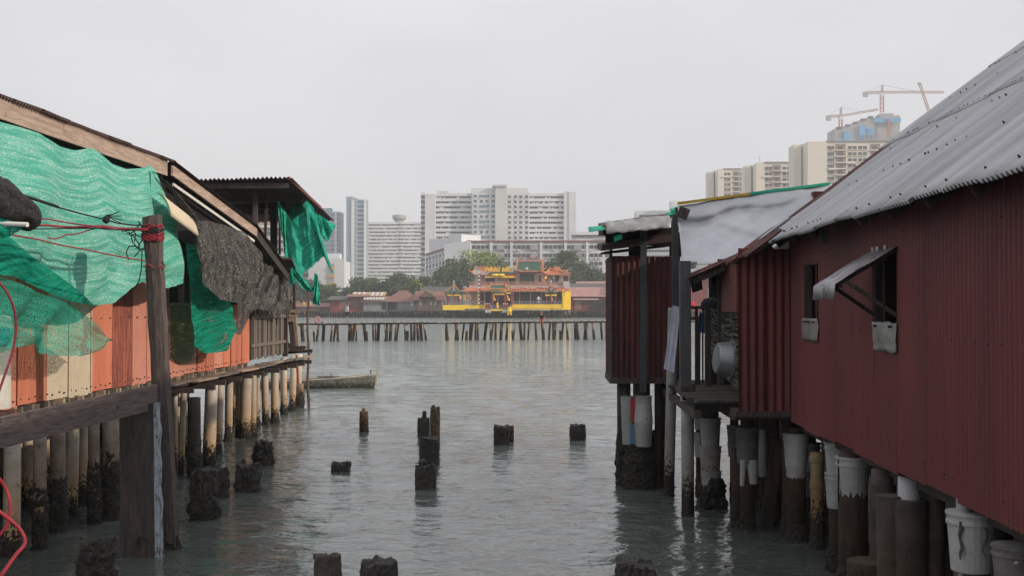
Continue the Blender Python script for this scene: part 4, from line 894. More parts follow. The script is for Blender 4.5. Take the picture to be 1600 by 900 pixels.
for s in range(3):
    pts = [kx+Vector((-.05*s+.09*math.sin(i*.9+s*2)-.1, -.02*s, -.035*i+.05*math.cos(i*1.3+s))) for i in range(12 if s < 2 else 6)]; mb.tube(pts, .008, n=5)
mb.tube([PY(x, y, 14.2) for x, y in ((222, 375), (214, 388), (222, 392), (221, 420), (217, 440), (205, 457))], .008, n=5); mb.build('loose_cord', m_blkrope, fp)
def rope(nm, pts, r_, mat, label, sagm=0):
    P = [PY(x, y, Y) for x, y, Y in pts]; Q = []
    for i in range(len(P)-1):
        a0 = P[max(i-1, 0)]; a1 = P[i]; a2 = P[i+1]; a3 = P[min(i+2, len(P)-1)]
        for k in range(10):
            t = k/10; q = .5*((2*a1)+(a2-a0)*t+(2*a0-5*a1+4*a2-a3)*t*t+(3*a1-a0-3*a2+a3)*t**3); q.z -= sagm*4*t*(1-t)/len(P); Q.append(q)
    Q.append(P[-1]); mb = MB(); mb.tube(Q, r_, n=6); return solo(mb, nm, mat, label, 'rope', smooth=True)
rope('twine', [(-30, 328, 10.5), (75, 342, 12), (232, 357, 14.3)], .009, m_redrope, 'uppermost red twine line running left from the tied post', .1)
rope('twine', [(-30, 340, 10.3), (75, 352, 12), (160, 353, 13.3), (232, 359, 14.3)], .013, m_redrope, 'thickest red twine line meeting the tied post at its wrapping', .06)
rope('twine', [(0, 362, 10.8), (60, 374, 11.6), (130, 389, 12.8), (230, 408, 14.3)], .009, m_redrope, 'lower red twine slanting down to the loop on the tied post', .03)
rope('twine', [(75, 371, 12), (105, 366, 12.4), (150, 356, 13.3), (215, 357, 14.1)], .008, m_redrope, 'short curved red twine crossing the other red lines', .1)
rope('cord', [(-20, 297, 10.5), (26, 303, 11), (90, 323, 12)], .018, m_blkrope, 'thick black strap end coming out of the black net bundle', .0)
rope('cord', [(88, 323, 12), (165, 343, 13.3), (195, 350, 13.9), (230, 352, 14.25)], .010, m_blkrope, 'black cord with a knot running to the tied post', .02)
rope('cord', [(40, 358, 11.3), (120, 357, 12.8), (226, 356, 14.2)], .006, m_blkrope, 'thin straight dark line between the bundle and the tied post', .0)
p = PY(166, 343, 13.3); mb = MB(); mb.lathe(p-Vector((0, 0, .05)), [(.01, 0), (.045, .03), (.04, .07), (.01, .1)], n=8, wob=.4); 
for s in range(4): mb.tube([p+Vector((.0, 0, .05)), p+Vector((.08, 0, .06-.02*s)), p+Vector((.16+.02*s, -.02, .09-.05*s))], .006, n=5)
solo(mb, 'cord_knot', m_blkrope, 'frayed knot on the black cord left of the tied post', 'knot')
rope('rope', [(-8, 432, 6), (14, 462, 6.02), (24, 495, 6.05), (22, 540, 6.05), (6, 590, 6), (-12, 640, 5.95)], .007, m_redrope, 'slack red rope hanging at the upper left edge', 0)
rope('rope', [(-12, 735, 5.9), (8, 762, 6), (16, 790, 6), (10, 822, 6), (-10, 845, 6)], .009, m_redrope, 'red rope loop behind at the lower left edge', 0)
rope('rope', [(-15, 790, 5.6), (6, 805, 5.65), (30, 826, 5.7), (39, 848, 5.7), (24, 868, 5.65), (5, 895, 5.6), (-10, 915, 5.6)], .010, m_redrope, 'thick red rope curling in front at the lower left corner', 0)
# beam
mb = MB(); a = PY(-60, 690, 10.9); b_ = PY(242, 620, 14.28); n_ = 30
for i in range(n_+1):
    c = a.lerp(b_, i/n_); h_ = .155+.008*noise.noise(Vector((i*.4, 1, 0)))
    for sy, sz in ((-1, -1), (-1, 1), (1, 1), (1, -1)): mb.v.append((c.x+.02*sy, c.y+.035*sy, c.z+sz*h_+.006*noise.noise(Vector((i*.7, sz, 0)))))
for i in range(n_):
    for j in range(4): mb.f.append((i*4+j, i*4+4+j, i*4+4+(j+1) % 4, i*4+(j+1) % 4))
mb.f += [(0, 1, 2, 3), (n_*4+3, n_*4+2, n_*4+1, n_*4)]
bo = solo(mb, 'beam', m_beam, 'thick weathered horizontal timber fixed to the leaning post', 'beam')
mb = MB()
for x, y in ((30, 680), (78, 670), (140, 650), (190, 640)):
    t = (x+60)/302; Yb = 10.9+t*3.38-.06; p = PY(x, y, Yb); q = PY(x, y, Yb-.02); mb.cyl(p, q, .012, n=6)
bh = mb.build('bolt_heads', m_bolt, bo, kind='stuff')
# wide plank
bp_ = thing('support_plank', tuple(PZ(218, 905, 0)), 'broad dark vertical plank with peeling pale blue paint on its right edge', 'plank')
mb = MB(); ztop = PY(215, 630, 14.1).z; xb = PY(189, 870, 14.12).x; xt = PY(186, 645, 14.12).x; w = .47; n_ = 20
for i in range(n_+1):
    t = i/n_; z = -.4+(ztop+.4)*t; x = xb+(xt-xb)*t; wd = .43+.008*noise.noise(Vector((i*.4, 2, 0)))
    for dx, dy in ((0, 0), (wd*.5, -.012), (wd, 0), (wd, .12), (0, .12)): mb.v.append((x+dx+.006*noise.noise(Vector((i*.8, dx*9, 0))), 14.12+dy, z))
for i in range(n_):
    for j in range(5): mb.f.append((i*5+j, i*5+(j+1) % 5, i*5+5+(j+1) % 5, i*5+5+j))
mb.f.append((n_*5, n_*5+1, n_*5+2, n_*5+3, n_*5+4)); mb.build('board', m_dwood, bp_)
mb = MB()
for i in range(n_+1):
    t = i/n_; z = -.4+(ztop+.4)*t; x = xb+(xt-xb)*t+.432; ww = .05+.022*noise.noise(Vector((i*.5, 7, 0)))+.03*(1-t)
    for dx, dy in ((0, -.008), (ww, -.008), (ww, .10), (0, .10)): mb.v.append((x+dx, 14.12+dy, z))
for i in range(n_):
    for j in range(4): mb.f.append((i*4+j, i*4+(j+1) % 4, i*4+4+(j+1) % 4, i*4+4+j))
mb.build('painted_edge_strip', m_pale, bp_)
p = PY(222, 850, 14.08); mb = MB(); pts = [p+Vector((.07*math.cos(t_/3), 0, .09*math.sin(t_/3))) for t_ in range(13)]; mb.tube(pts, .014, n=6); mb.build('iron_ring', m_bolt, bp_)
for x, y in ((220, 706), (190, 738)):
    p = PY(x, y, 14.13); mb = MB(); mb.cyl(p, p-Vector((0, .02, 0)), .018, n=8); mb.build('bolt_head', m_stub, bp_)
# net bundle on white pipe, at left edge
nb_ = thing('net_bundle', tuple(PY(20, 320, 10.5)), 'rolled black net bundle lying over a white pipe at the left edge', 'net bundle')
mb = MB(); c0 = PY(15, 322, 10.6)
def bf(a, b_):
    t = 2*math.pi*(a if a < 1 else 0); s = b_*2-1; rr = math.sqrt(max(0, 1-abs(s)**2.6))
    q = Vector((math.cos(t)*1.4, math.sin(t)*1.4, s*2)); rr *= .17*(1+.35*noise.noise(q)+.15*noise.noise(q*3))
    return c0+Vector((-.12+.42*s, rr*math.cos(t), .06-.16*max(s, 0)-.02*s+rr*math.sin(t)*1.15))
mb.grid(bf, 40, 40); V_ = np.array(mb.v); uvs = np.stack([np.repeat(np.arange(41), 41)*.025, np.tile(np.arange(41), 41)*.03], -1)
nbm = M('bundled_black_net', (.035,.033,.032), (.012,.012,.012), scale=30, rough=.9, spot=(.15,.135,.125), spot_lo=.6, spot_hi=.66, spot_scale=60, bump=1, bscale=80)
mb.build('roll', nbm, nb_, smooth=True)
mb = MB(); mb.cyl(PY(-60, 347, 10.45), PY(43, 351, 10.3), .022, n=14); mb.build('white_pipe', m_white, nb_, smooth=False)
o = drape('net_tail', [(-40, 330), (36, 350)], [(-40, 372), (10, 372), (34, 358)], n_teal, 10.35, axis='Y', nu=30, nv=14, amp=.05, fold=3, seed=3, parent=None)
tag(o, 'green net wrapped under the white pipe of the black bundle', 'netting')
# notice board at the left edge
ob = thing('notice_board', tuple(PX(0, 540, -6.7)), 'small pale box with a blue panel at the far left edge of the wall', 'box')
a = PX(-25, 580, -6.66); b_ = PX(12, 505, -6.66); mb = MB(); mb.box((-6.74, a.y, b_.z-1.05), (-6.66, b_.y+.1, b_.z+.1)); mb.build('board', m_white, ob)
mb = MB(); mb.box((-6.655, a.y+.2, b_.z-.28), (-6.65, b_.y+.05, b_.z-.05)); mb.build('blue_panel', M('blue_print', (.1,.3,.42)), ob)
mb = MB(); mb.box((-6.74, a.y, b_.z-1.12), (-6.6, b_.y+.2, b_.z-1.08)); mb.build('shelf', m_rust, ob)

# =================================================================== STUB PILES IN THE WATER
def stub(cx, w, top, base, label, square=False, knob=None, rough=.0, mat=None, side=0, cr=0, tall_seed=0, rot=.05):
    c = PZ(cx, base, 0); hw = w/2/F*c.y; zt = H-(top-478)/F*(c.y+hw); cy = c.y+hw
    t = thing('pile_stump', (c.x, cy, 0), label, 'pile stump', 'broken pile stumps standing in the water')
    mb = MB(); sd_ = cx*.13; nz_ = max(5, int((zt+.3)/.04)); n_ = 48
    def fn(a, b_):
        th = 2*math.pi*(a if a < 1 else 0); z = -.3+(zt+.3)*b_
        q = max(abs(math.cos(th)), abs(math.sin(th))) if square else 1
        rr = hw/(q**.86)
        d = noise.noise(Vector((math.cos(th)*3+sd_, math.sin(th)*3, z*4)))*.07+noise.noise(Vector((math.cos(th)*8+sd_, math.sin(th)*8, z*12)))*.08+noise.noise(Vector((math.cos(th)*19+sd_, math.sin(th)*19, z*26)))*.05
        rr *= 1+d*(1+rough*6)
        if b_ > .93: rr *= .96
        th += rot
        return (c.x+rr*math.cos(th), cy+rr*math.sin(th), z+(.07*noise.noise(Vector((math.cos(th)*4, math.sin(th)*4, sd_))) if b_ == 1 else 0)+rough*.1*math.cos(th*2+sd_)*b_)
    mb.grid(fn, n_, nz_); k0 = nz_*(n_+1); bi = len(mb.v); mb.v.append((c.x, cy, zt+.01))
    for i in range(n_): mb.f.append((k0+i, k0+i+1, bi))
    mb.build('shaft', mat or m_stub, t)
    if knob:
        kx, kw, kt = knob; x = (kx-855)/F*cy; r_ = kw/2/F*cy; zk = H-(kt-478)/F*cy
        mb = MB(); mb.lathe((x, cy, zt-.03), [(r_*1.1, 0), (r_, .05), (r_*.95, zk-zt), (r_*.5, zk-zt+.03)], n=9, wob=.5, seed=cx); mb.build('rebar_stub', mat or m_stub, t)
    if cr: crust(t, (c.x, cy, 0), hw*1.0, -.3, cr, sd_, bul=.4)
    return t
stub(567.5, 14, 645, 676, 'slim round stump with a stub on top, farthest left in open water', knob=(567, 7, 638), mat=m_stubb, cr=.10)
stub(679, 15, 638, 700, 'tall slim brown round stump of the central cluster', knob=(677, 6, 633), mat=m_stubb)
stub(661, 19, 655, 684, 'small square stump at the back left of the central cluster', True, knob=(663, 7, 642))
stub(669, 30, 684, 726, 'square stump in the middle of the central cluster', True, rough=.1)
stub(663.5, 33, 728, 765, 'front square stump of the central cluster with a stub on top', True, knob=(661, 12, 718))
stub(783, 24, 666, 697, 'square stump with a brown side column, right of the central cluster', True, knob=(793, 5, 663))
stub(796, 13, 666, 691, 'brown encrusted column joined behind the square stump right of centre', True, mat=m_stubb, rot=.1)
stub(903, 25, 664, 690, 'lone square stump nearest the red outhouse in open water', True, knob=(900, 5, 661), rot=0)
stub(530, 28, 724, 737, 'very low stump barely above the water left of centre', True, rough=.1, knob=(541, 4, 721))
stub(408, 28, 694, 727, 'rough mussel-covered stump beside the pale piles', rough=.5, knob=(410, 5, 689), cr=.36)
stub(384, 34, 728, 769, 'mussel-covered stump with a thin spike, in front of the left piles', True, rough=.25, knob=(378, 7, 718), cr=.12)
stub(312, 40, 737, 815, 'big round stump with thick mussels near the tied post', rough=.2, cr=.42)
stub(342, 22, 735, 780, 'narrow rough stump just behind the big round one', rough=.4, cr=.4)
stub(141, 50, 850, 925, 'jagged mussel-covered stump at the lower left below the beam', rough=.4, cr=.52, knob=(141, 22, 846))
stub(508, 43, 870, 935, 'brown round stump cut off by the lower picture edge', mat=M('brown_stump', (.085,.062,.05), (.04,.032,.027), scale=6, rough=.85, bump=.5), knob=(491, 5, 866))
stub(588.5, 56, 877, 935, 'flat-topped square stump at the bottom edge left of centre', True)
stub(995, 60, 879, 935, 'dark square stump at the bottom edge near the right piles', True, rough=.05)
# bamboo poles
a = PZ(482, 640, 0); mb = MB(); pts = [Vector((a.x+.02*math.sin(k*1.3)-.02*k/9, a.y, -.4+4.1*k/12)) for k in range(13)]
mb.tube(pts, [.045-.001*k for k in range(13)], n=8)
for k in range(5): p = pts[2+2*k]; mb.tube([p, p+Vector((.09*(-1)**k, -.02, .05))], .012, n=5)
solo(mb, 'bamboo_pole', M('brown_pole', (.14,.085,.065), (.08,.05,.04), scale=5), 'tall thin brown pole standing in the water beside the end stage', 'pole')
o = thing('flower_pot', tuple(PY(437, 534, 30.2)), 'small orange-red pot at the end of the left walkway', 'pot')
p = PY(437, 535, 30.2); mb = MB(); mb.lathe(p, [(.07, 0), (.11, .14), (.115, .16), (.1, .16)], n=14); mb.build('bowl', M('terracotta', (.45, .11, .05)), o)
mb = MB(); mb.tube([p+Vector((0, 0, .1)), p+Vector((.03, 0, .4)), p+Vector((-.02, 0, .75))], .02); mb.build('stem', m_dwood, o)

# =================================================================== BOAT
bt = thing('boat', tuple(PZ(525, 604, 0)), 'old grey-green wooden sampan moored beyond the left piles', 'boat')
yb = 43.5; xbow = (584-855)/F*yb; Lb = 5.2; ns = 26
def hull(t, s, inner=0):
    """t 0 stern..1 bow, s -1..1 around section"""
    x = xbow-Lb+Lb*t; hw = (.58*(1-max(0, (t-.4)/.6)**2.0)*(.75+.25*min(1, t*3)))+.035; sheer = .25+.24*t**2.4+.05*(1-t)**2
    keel = -.12+.12*max(0, (t-.8)/.2)**2
    y = hw*math.copysign(min(1, abs(s)*1.55)**.75, s); z = keel+(sheer-keel)*max(0, (abs(s)-.42)/.58)**.9
    x += .06*max(0, (t-.9)/.1)*(z/.4)
    if inner: y *= .9; z = max(z-.0, .02)
    return (x, yb+y, z)
mb = MB(); mb.grid(lambda a, b_: hull(a, b_*2-1), ns, 20)
m_hull = M('weathered_hull', (.165,.175,.15), (.085,.092,.08), scale=3, rough=.8, stretch=(.6,1,4), spot=(.06,.065,.06), spot_lo=.55, spot_hi=.68, spot_scale=4, tide=.2, stain=0)
mb.build('hull', m_hull, bt, smooth=True, thick=.03)
mb = MB()
for sgn in (-1, 1): mb.tube([Vector(hull(k/20, sgn))+Vector((0, .01*sgn, .01)) for k in range(21)], .028, n=6)
mb.build('gunwale', M('pale_gunwale', (.42,.37,.31), (.25,.22,.18)), bt)
mb = MB(); mb.bar((xbow-.02, yb, -.1), (xbow+.14, yb, .66), .07, .08); mb.build('stem_post', M('bow_post', (.48,.40,.31)), bt)
for t in (.2, .42, .62, .8):
    p = hull(t, 1); q = hull(t, -1); mb = MB(); mb.box((p[0]-.09, q[1]+.05, p[2]-.08), (p[0]+.09, p[1]-.05, p[2]-.05)); mb.build('thwart', m_plank, bt)
mb = MB(); mb.cyl((xbow-.15, yb, .4), (xbow-.13, yb, .68), .02, n=8); mb.build('mooring_pin', m_dwood, bt)
mb = MB(); mb.cyl((xbow-1.6, yb-.3, .3), (xbow-1.58, yb-.3, .56), .018, n=8); mb.build('mooring_pin', m_dwood, bt)
mb = MB(); mb.tube([(xbow-2.1, yb-.2, .42), (xbow-1.5, yb-.35, .44), (xbow-1.2, yb-.3, .42)], .03); mb.build('oar', m_plank, bt)
# =================================================================== FOOTBRIDGE AND PEOPLE
br = thing('footbridge', (-8, 102, 0), 'long narrow plank footbridge on many crooked thin piles crossing the whole channel', 'footbridge')
def yb_(px): return 1.0/((.01+0) + 0) if False else 100+7*(px-440)/510
def bx(px): Y = yb_(px); return (px-855)/F*Y, Y
def bz(px): return 1.62+.14*(px-440)/510
segs = list(range(400, 1240, 28))
for k, (p, q) in enumerate(zip(segs, segs[1:])):
    x0, y0 = bx(p); x1, y1 = bx(q)
    for s in (-.42, .42):
        mb = MB(); mb.bar((x0, y0+s, bz(p)-.16+.02*math.sin(k)), (x1+.05, y1+s, bz(q)-.16+.02*math.sin(k+1)), .08, .10); mb.build('stringer', m_dwood, br)
mb = MB()
px = 400
while px < 1238:
    x0, y0 = bx(px); w = R.uniform(.16, .24)
    if R.random() < .93: mb.box((x0, y0-.6+R.uniform(-.06, .06), bz(px)-.085+R.uniform(-.012, .012)), (x0+w, y0+.6, bz(px)-.05+R.uniform(0, .012)))
    px += (w+R.uniform(.015, .06))*F/y0
mb.build('deck_boards', m_dwood, br, kind='stuff')
mb = MB()
for k in range(80):
    px = 402+10.4*k; x0, y0 = bx(px)
    mb.box((x0, y0-.62, bz(px)-.04), (x0+R.uniform(.2, .34), y0-.57, bz(px)+.015))
mb.build('edge_blocks', m_cream, br, kind='stuff')
m_bp = [M('bridge_pile_pale', (.45,.42,.38), (.30,.26,.22), scale=6, tide=.95), M('bridge_pile_brown', (.33,.23,.13), (.2,.14,.09), scale=6, tide=1.05), M('bridge_pile_dark', (.09,.07,.055), (.05,.04,.03), scale=6, tide=.8)]
pl = [440+v/5.62 for v in (-90,-60,-20,14,157,178,265,322,357,442,462,488,588,615,630,655,712,745,790,822,843,905,915,926,953,1008,1020,1080,1098,1138,1160,1190,1212,1250)]
pl += [640+v/3.46 for v in (195,200,248,258,293,310,330,343,357,370,414,437,450,466,498,530,553,571,596,622,646,680,718,723,760,775,787,813,830,850,897,903,945,951,957,988,1033,1060,1090,1130,1150,1200,1260,1300,1370,1440,1500,1570)]
for k, p in enumerate(pl):
    x, y = bx(p); r_ = R.uniform(.07, .11) if k % 4 else .14; y += .3*(-1)**k; short = (k % 11 == 6)
    zt = bz(p)-.2 if not short else .85
    mb = MB(); ln = R.uniform(-.14, .14); mb.lathe((x-ln*zt, y, 0), [(r_*.95, -.3), (r_, .4), (r_, zt)], n=8, dx=ln)
    po = mb.build('pile', m_bp[k % 3], br)
    if k % 2: crust(po, (x-ln*zt, y, 0), r_*1.05, -.25, R.uniform(.45, .85), k*.77, n=8, lean=(ln, 0))
for k in range(0, len(pl), 4):
    x, y = bx(pl[k]); mb = MB(); mb.box((x-.06, y-.6, bz(pl[k])-.30), (x+.06, y+.6, bz(pl[k])-.23)); mb.build('cross_bearer', m_dwood, br)
def ringbuoy(px, col_, label, nm, r_=.22, flat=False):
    x, y = bx(px); mb = MB(); n1, n2 = 20, 8
    for i in range(n1):
        t = 2*math.pi*i/n1
        for j in range(n2):
            s = 2*math.pi*j/n2; rr = r_+.07*math.cos(s)
            mb.v.append((x+rr*math.cos(t), y-.3+.06*math.sin(s), bz(px)+.27+rr*math.sin(t)) if not flat else (x+rr*math.cos(t), y-.3+rr*math.sin(t), bz(px)+.05+.09*math.sin(s)))
    for i in range(n1):
        for j in range(n2): mb.f.append((i*n2+j, ((i+1) % n1)*n2+j, ((i+1) % n1)*n2+(j+1) % n2, i*n2+(j+1) % n2))
    solo(mb, nm, col_, label, 'float', smooth=True)
ringbuoy(495, M('faded_pink', (.55,.22,.24)), 'pink ring float standing on the footbridge at left', 'ring_float')
ringbuoy(506, M('lilac', (.38,.34,.42)), 'lilac coil lying flat beside the pink float on the footbridge', 'coil', flat=True, r_=.2)

m_skin = M('skin', (.35,.19,.12), (.32,.17,.11), rough=.6, rnd=0, bump=0); m_hair = M('black_hair', (.012,.010,.010), rough=.6, rnd=0)
def skin_obj(name, verts, edges, radii, mat, parent, sub=2, root=0):
    me = bpy.data.meshes.new(name); o0 = parent['_o']; me.from_pydata([(v[0]-o0[0], v[1]-o0[1], v[2]-o0[2]) for v in verts], edges, []); me.materials.append(mat)
    o = bpy.data.objects.new(name, me); col.objects.link(o); o.parent = parent; o['_o'] = o0
    o.modifiers.new('skin', 'SKIN'); 
    sv = me.skin_vertices[0].data if me.skin_vertices else None
    if sv is None:
        bm_ = None
    for i, r_ in enumerate(radii):
        sv[i].radius = (r_, r_) if not isinstance(r_, tuple) else r_
        sv[i].use_root = (i == root)
    s = o.modifiers.new('sub', 'SUBSURF'); s.levels = sub; s.render_levels = sub
    return o
import bmesh
def skinned(name, J, E, mat, parent, origin, face, root):
    """J: dict name->(right, forward, up, radius); facing angle 'face' about z"""
    names = list(J); c, s = math.cos(face), math.sin(face)
    vs = []
    for k in names:
        r_, f_, u_, _ = J[k]; vs.append((origin[0]+r_*c-f_*s, origin[1]+r_*s+f_*c, origin[2]+u_))
    o0 = parent['_o']; bm = bmesh.new(); lay = bm.verts.layers.skin.verify()
    bv = []
    for k, v in zip(names, vs):
        b_ = bm.verts.new((v[0]-o0[0], v[1]-o0[1], v[2]-o0[2])); b_[lay].radius = (J[k][3], J[k][3]*(.72 if k in ('pelvis', 'waist', 'chest', 'collar') else 1)); b_[lay].use_root = (k == root); bv.append(b_)
    for a, b_ in E: bm.edges.new((bv[names.index(a)], bv[names.index(b_)]))
    me = bpy.data.meshes.new(name); bm.to_mesh(me); bm.free(); me.materials.append(mat)
    o = bpy.data.objects.new(name, me); col.objects.link(o); o.parent = parent; o['_o'] = o0
    md = o.modifiers.new('skin', 'SKIN'); md.use_smooth_shade = True
    sb = o.modifiers.new('sub', 'SUBSURF'); sb.levels = 1; sb.render_levels = 2
    return o
def hand(J, E, wrist, w, d, sgn):
    """five slightly curled fingers from the wrist w along d (right,fwd,up)"""
    J[wrist+'palm'] = (w[0]+d[0]*.06, w[1]+d[1]*.06, w[2]+d[2]*.06, .03); E.append((wrist, wrist+'palm'))
    for k in range(4):
        o_ = (k-1.5)*.02; L = (.07, .08, .075, .055)[k]
        J[wrist+'f%d' % k] = (w[0]+d[0]*.10+.0, w[1]+d[1]*.10+o_, w[2]+d[2]*.10, .010); J[wrist+'g%d' % k] = (w[0]+d[0]*(.10+L)-sgn*.02, w[1]+d[1]*(.10+L)+o_, w[2]+d[2]*(.10+L), .008)
        E += [(wrist+'palm', wrist+'f%d' % k), (wrist+'f%d' % k, wrist+'g%d' % k)]
    J[wrist+'t'] = (w[0]+d[0]*.07, w[1]+.06, w[2]+d[2]*.07, .011); E.append((wrist+'palm', wrist+'t'))
def head_parts(par, c, face, hair_len=.0):
    cs, sn = math.cos(face), math.sin(face)
    def W(r_, f_, u_): return (c[0]+r_*cs-f_*sn, c[1]+r_*sn+f_*cs, c[2]+u_)
    mb = MB()
    def hf(a, b_):
        t = 2*math.pi*(a if a < 1 else 0); p = math.pi*b_; r_ = math.sin(p)
        x = .080*r_*math.cos(t); y = .098*r_*math.sin(t); z = -.118*math.cos(p)
        if z < -.03: x *= .86; y *= .9
        if y > 0 and abs(x) < .02 and -.04 < z < .01: y += .022     # nose
        if y > .05 and .008 < z < .03 and .018 < abs(x) < .05: y -= .012   # eye sockets
        return W(x, y, z)
    mb.grid(hf, 28, 22); mb.build('head', m_skin, par, smooth=True)
    for s in (-1, 1):
        mb = MB(); mb.lathe(W(s*.031, .082, .012), [(.002, -.006), (.010, -.003), (.010, .003), (.002, .006)], n=8); mb.build('eye', m_hair, par)
        mb = MB(); mb.lathe(W(s*.082, -.005, -.02), [(.004, 0), (.014, .015), (.018, .04), (.006, .055)], n=8); mb.build('ear', m_skin, par, smooth=True)
    mb = MB(); mb.bar(W(-.024, .084, -.055), W(.024, .084, -.055), .01, .008); mb.build('mouth', M('lips', (.25,.09,.08)), par)
    mb = MB(); mb.grid(lambda a, b_: W(.088*math.sin(b_*1.75)*math.cos(2*math.pi*a), -.014+.106*math.sin(b_*1.75)*math.sin(2*math.pi*a)*(1 if math.sin(2*math.pi*a) < 0 else .9), .010+.118*math.cos(b_*1.75)-hair_len*(b_ > .8)*(math.sin(2*math.pi*a) < .2)), 24, 10)
    mb.build('hair', m_hair, par, smooth=True)
# walking person, facing right
x, y = bx(541.5); z0 = bz(541.5)-.04
pr = thing('person', (x, y-.1, z0), 'person in a white shirt and black shorts standing on the footbridge at left', 'person')
J = {'pelvis': (0, 0, .93, .13), 'waist': (0, .0, 1.05, .115), 'chest': (0, .0, 1.27, .14), 'collar': (0, -.01, 1.42, .10), 'neck': (0, .0, 1.50, .05), 'headbase': (0, .02, 1.58, .06)}
E = [('pelvis', 'waist'), ('waist', 'chest'), ('chest', 'collar'), ('collar', 'neck'), ('neck', 'headbase')]
for s, nm, kf, af in ((-1, 'l', .05, -.02), (1, 'r', .02, .16)):
    J[nm+'hip'] = (s*.09, 0, .88, .09); J[nm+'knee'] = (s*.10, kf, .49, .06); J[nm+'ankle'] = (s*.10, -.04+kf, .09, .042); J[nm+'heel'] = (s*.10, -.05+kf, .035, .036); J[nm+'toe'] = (s*.11, .13+kf, .03, .03)
    E += [('pelvis', nm+'hip'), (nm+'hip', nm+'knee'), (nm+'knee', nm+'ankle'), (nm+'ankle', nm+'heel'), (nm+'heel', nm+'toe')]
    J[nm+'sh'] = (s*.18, 0, 1.40, .055); J[nm+'el'] = (s*.22, af*.3-.05, 1.14, .042); J[nm+'wr'] = (s*.21, af+.1, .95, .028)
    E += [('collar', nm+'sh'), (nm+'sh', nm+'el'), (nm+'el', nm+'wr')]; hand(J, E, nm+'wr', J[nm+'wr'], (0, .5, -.85), s)
fa = math.radians(-70)
skinned('body', J, E, m_skin, pr, (x, y-.1, z0), fa, 'pelvis')
SJ = {k: (J[k][0], J[k][1], J[k][2], r_) for k, r_ in (('pelvis', .155), ('waist', .145), ('chest', .165), ('collar', .12), ('lsh', .08), ('rsh', .08))}
for s, nm in ((-1, 'l'), (1, 'r')): e = J[nm+'el']; h_ = J[nm+'sh']; SJ[nm+'sl'] = tuple(h_[i]*.3+e[i]*.7 for i in range(3))+(.062,)
skinned('shirt', SJ, [('pelvis', 'waist'), ('waist', 'chest'), ('chest', 'collar'), ('collar', 'lsh'), ('collar', 'rsh'), ('lsh', 'lsl'), ('rsh', 'rsl')], M('white_shirt', (.62,.60,.66), rnd=0), pr, (x, y-.1, z0), fa, 'chest')
HJ = {'pelvis': J['pelvis'][:3]+(.145,), 'a': (-.09, 0, .86, .115), 'b': (.09, 0, .86, .115), 'c': (-.1, .03, .60, .10), 'd': (.1, .02, .60, .10)}
skinned('shorts', HJ, [('pelvis', 'a'), ('pelvis', 'b'), ('a', 'c'), ('b', 'd')], m_cloth_d, pr, (x, y-.1, z0), fa, 'pelvis')
head_parts(pr, (x+.02, y-.1, z0+1.66), fa)
# seated person, legs over the edge, facing the camera
x, y = bx(846); z0 = bz(846)-.05
ps = thing('person', (x, y-.6, z0), 'person in a black shirt and red shorts sitting on the footbridge with legs dangling', 'person')
J = {'pelvis': (0, -.12, .12, .14), 'waist': (0, -.12, .25, .12), 'chest': (0, -.06, .46, .145), 'collar': (0, -.02, .60, .10), 'neck': (0, .01, .68, .05), 'headbase': (0, .05, .74, .06)}
E = [('pelvis', 'waist'), ('waist', 'chest'), ('chest', 'collar'), ('collar', 'neck'), ('neck', 'headbase')]
for s, nm in ((-1, 'l'), (1, 'r')):
    J[nm+'hip'] = (s*.09, -.05, .10, .09); J[nm+'knee'] = (s*.13, .38, .10, .062); J[nm+'ankle'] = (s*.09, .34, -.32, .042); J[nm+'heel'] = (s*.09, .32, -.37, .035); J[nm+'toe'] = (s*.10, .48, -.41, .03)
    E += [('pelvis', nm+'hip'), (nm+'hip', nm+'knee'), (nm+'knee', nm+'ankle'), (nm+'ankle', nm+'heel'), (nm+'heel', nm+'toe')]
    J[nm+'sh'] = (s*.18, -.02, .58, .055); J[nm+'el'] = (s*.27, .0, .34, .042); J[nm+'wr'] = (s*.30, .10, .13, .028)
    E += [('collar', nm+'sh'), (nm+'sh', nm+'el'), (nm+'el', nm+'wr')]; hand(J, E, nm+'wr', J[nm+'wr'], (0, .6, -.6), s)
fa = math.radians(180)
og = (x, y-.35, z0)
skinned('body', J, E, m_skin, ps, og, fa, 'pelvis')
SJ = {k: (J[k][0], J[k][1], J[k][2], r_) for k, r_ in (('waist', .155), ('chest', .17), ('collar', .12), ('lsh', .08), ('rsh', .08))}
for s, nm in ((-1, 'l'), (1, 'r')): e = J[nm+'el']; h_ = J[nm+'sh']; SJ[nm+'sl'] = tuple(h_[i]*.4+e[i]*.6 for i in range(3))+(.065,)
skinned('shirt', SJ, [('waist', 'chest'), ('chest', 'collar'), ('collar', 'lsh'), ('collar', 'rsh'), ('lsh', 'lsl'), ('rsh', 'rsl')], m_cloth_d, ps, og, fa, 'chest')
HJ = {'pelvis': (0, -.12, .12, .16), 'a': (-.09, -.04, .11, .12), 'b': (.09, -.04, .11, .12), 'c': (-.12, .26, .11, .10), 'd': (.12, .26, .11, .10)}
skinned('shorts', HJ, [('pelvis', 'a'), ('pelvis', 'b'), ('a', 'c'), ('b', 'd')], M('red_shorts', (.28,.05,.045), rnd=0), ps, og, fa, 'pelvis')
head_parts(ps, (x, y-.35-.07, z0+.82), fa)

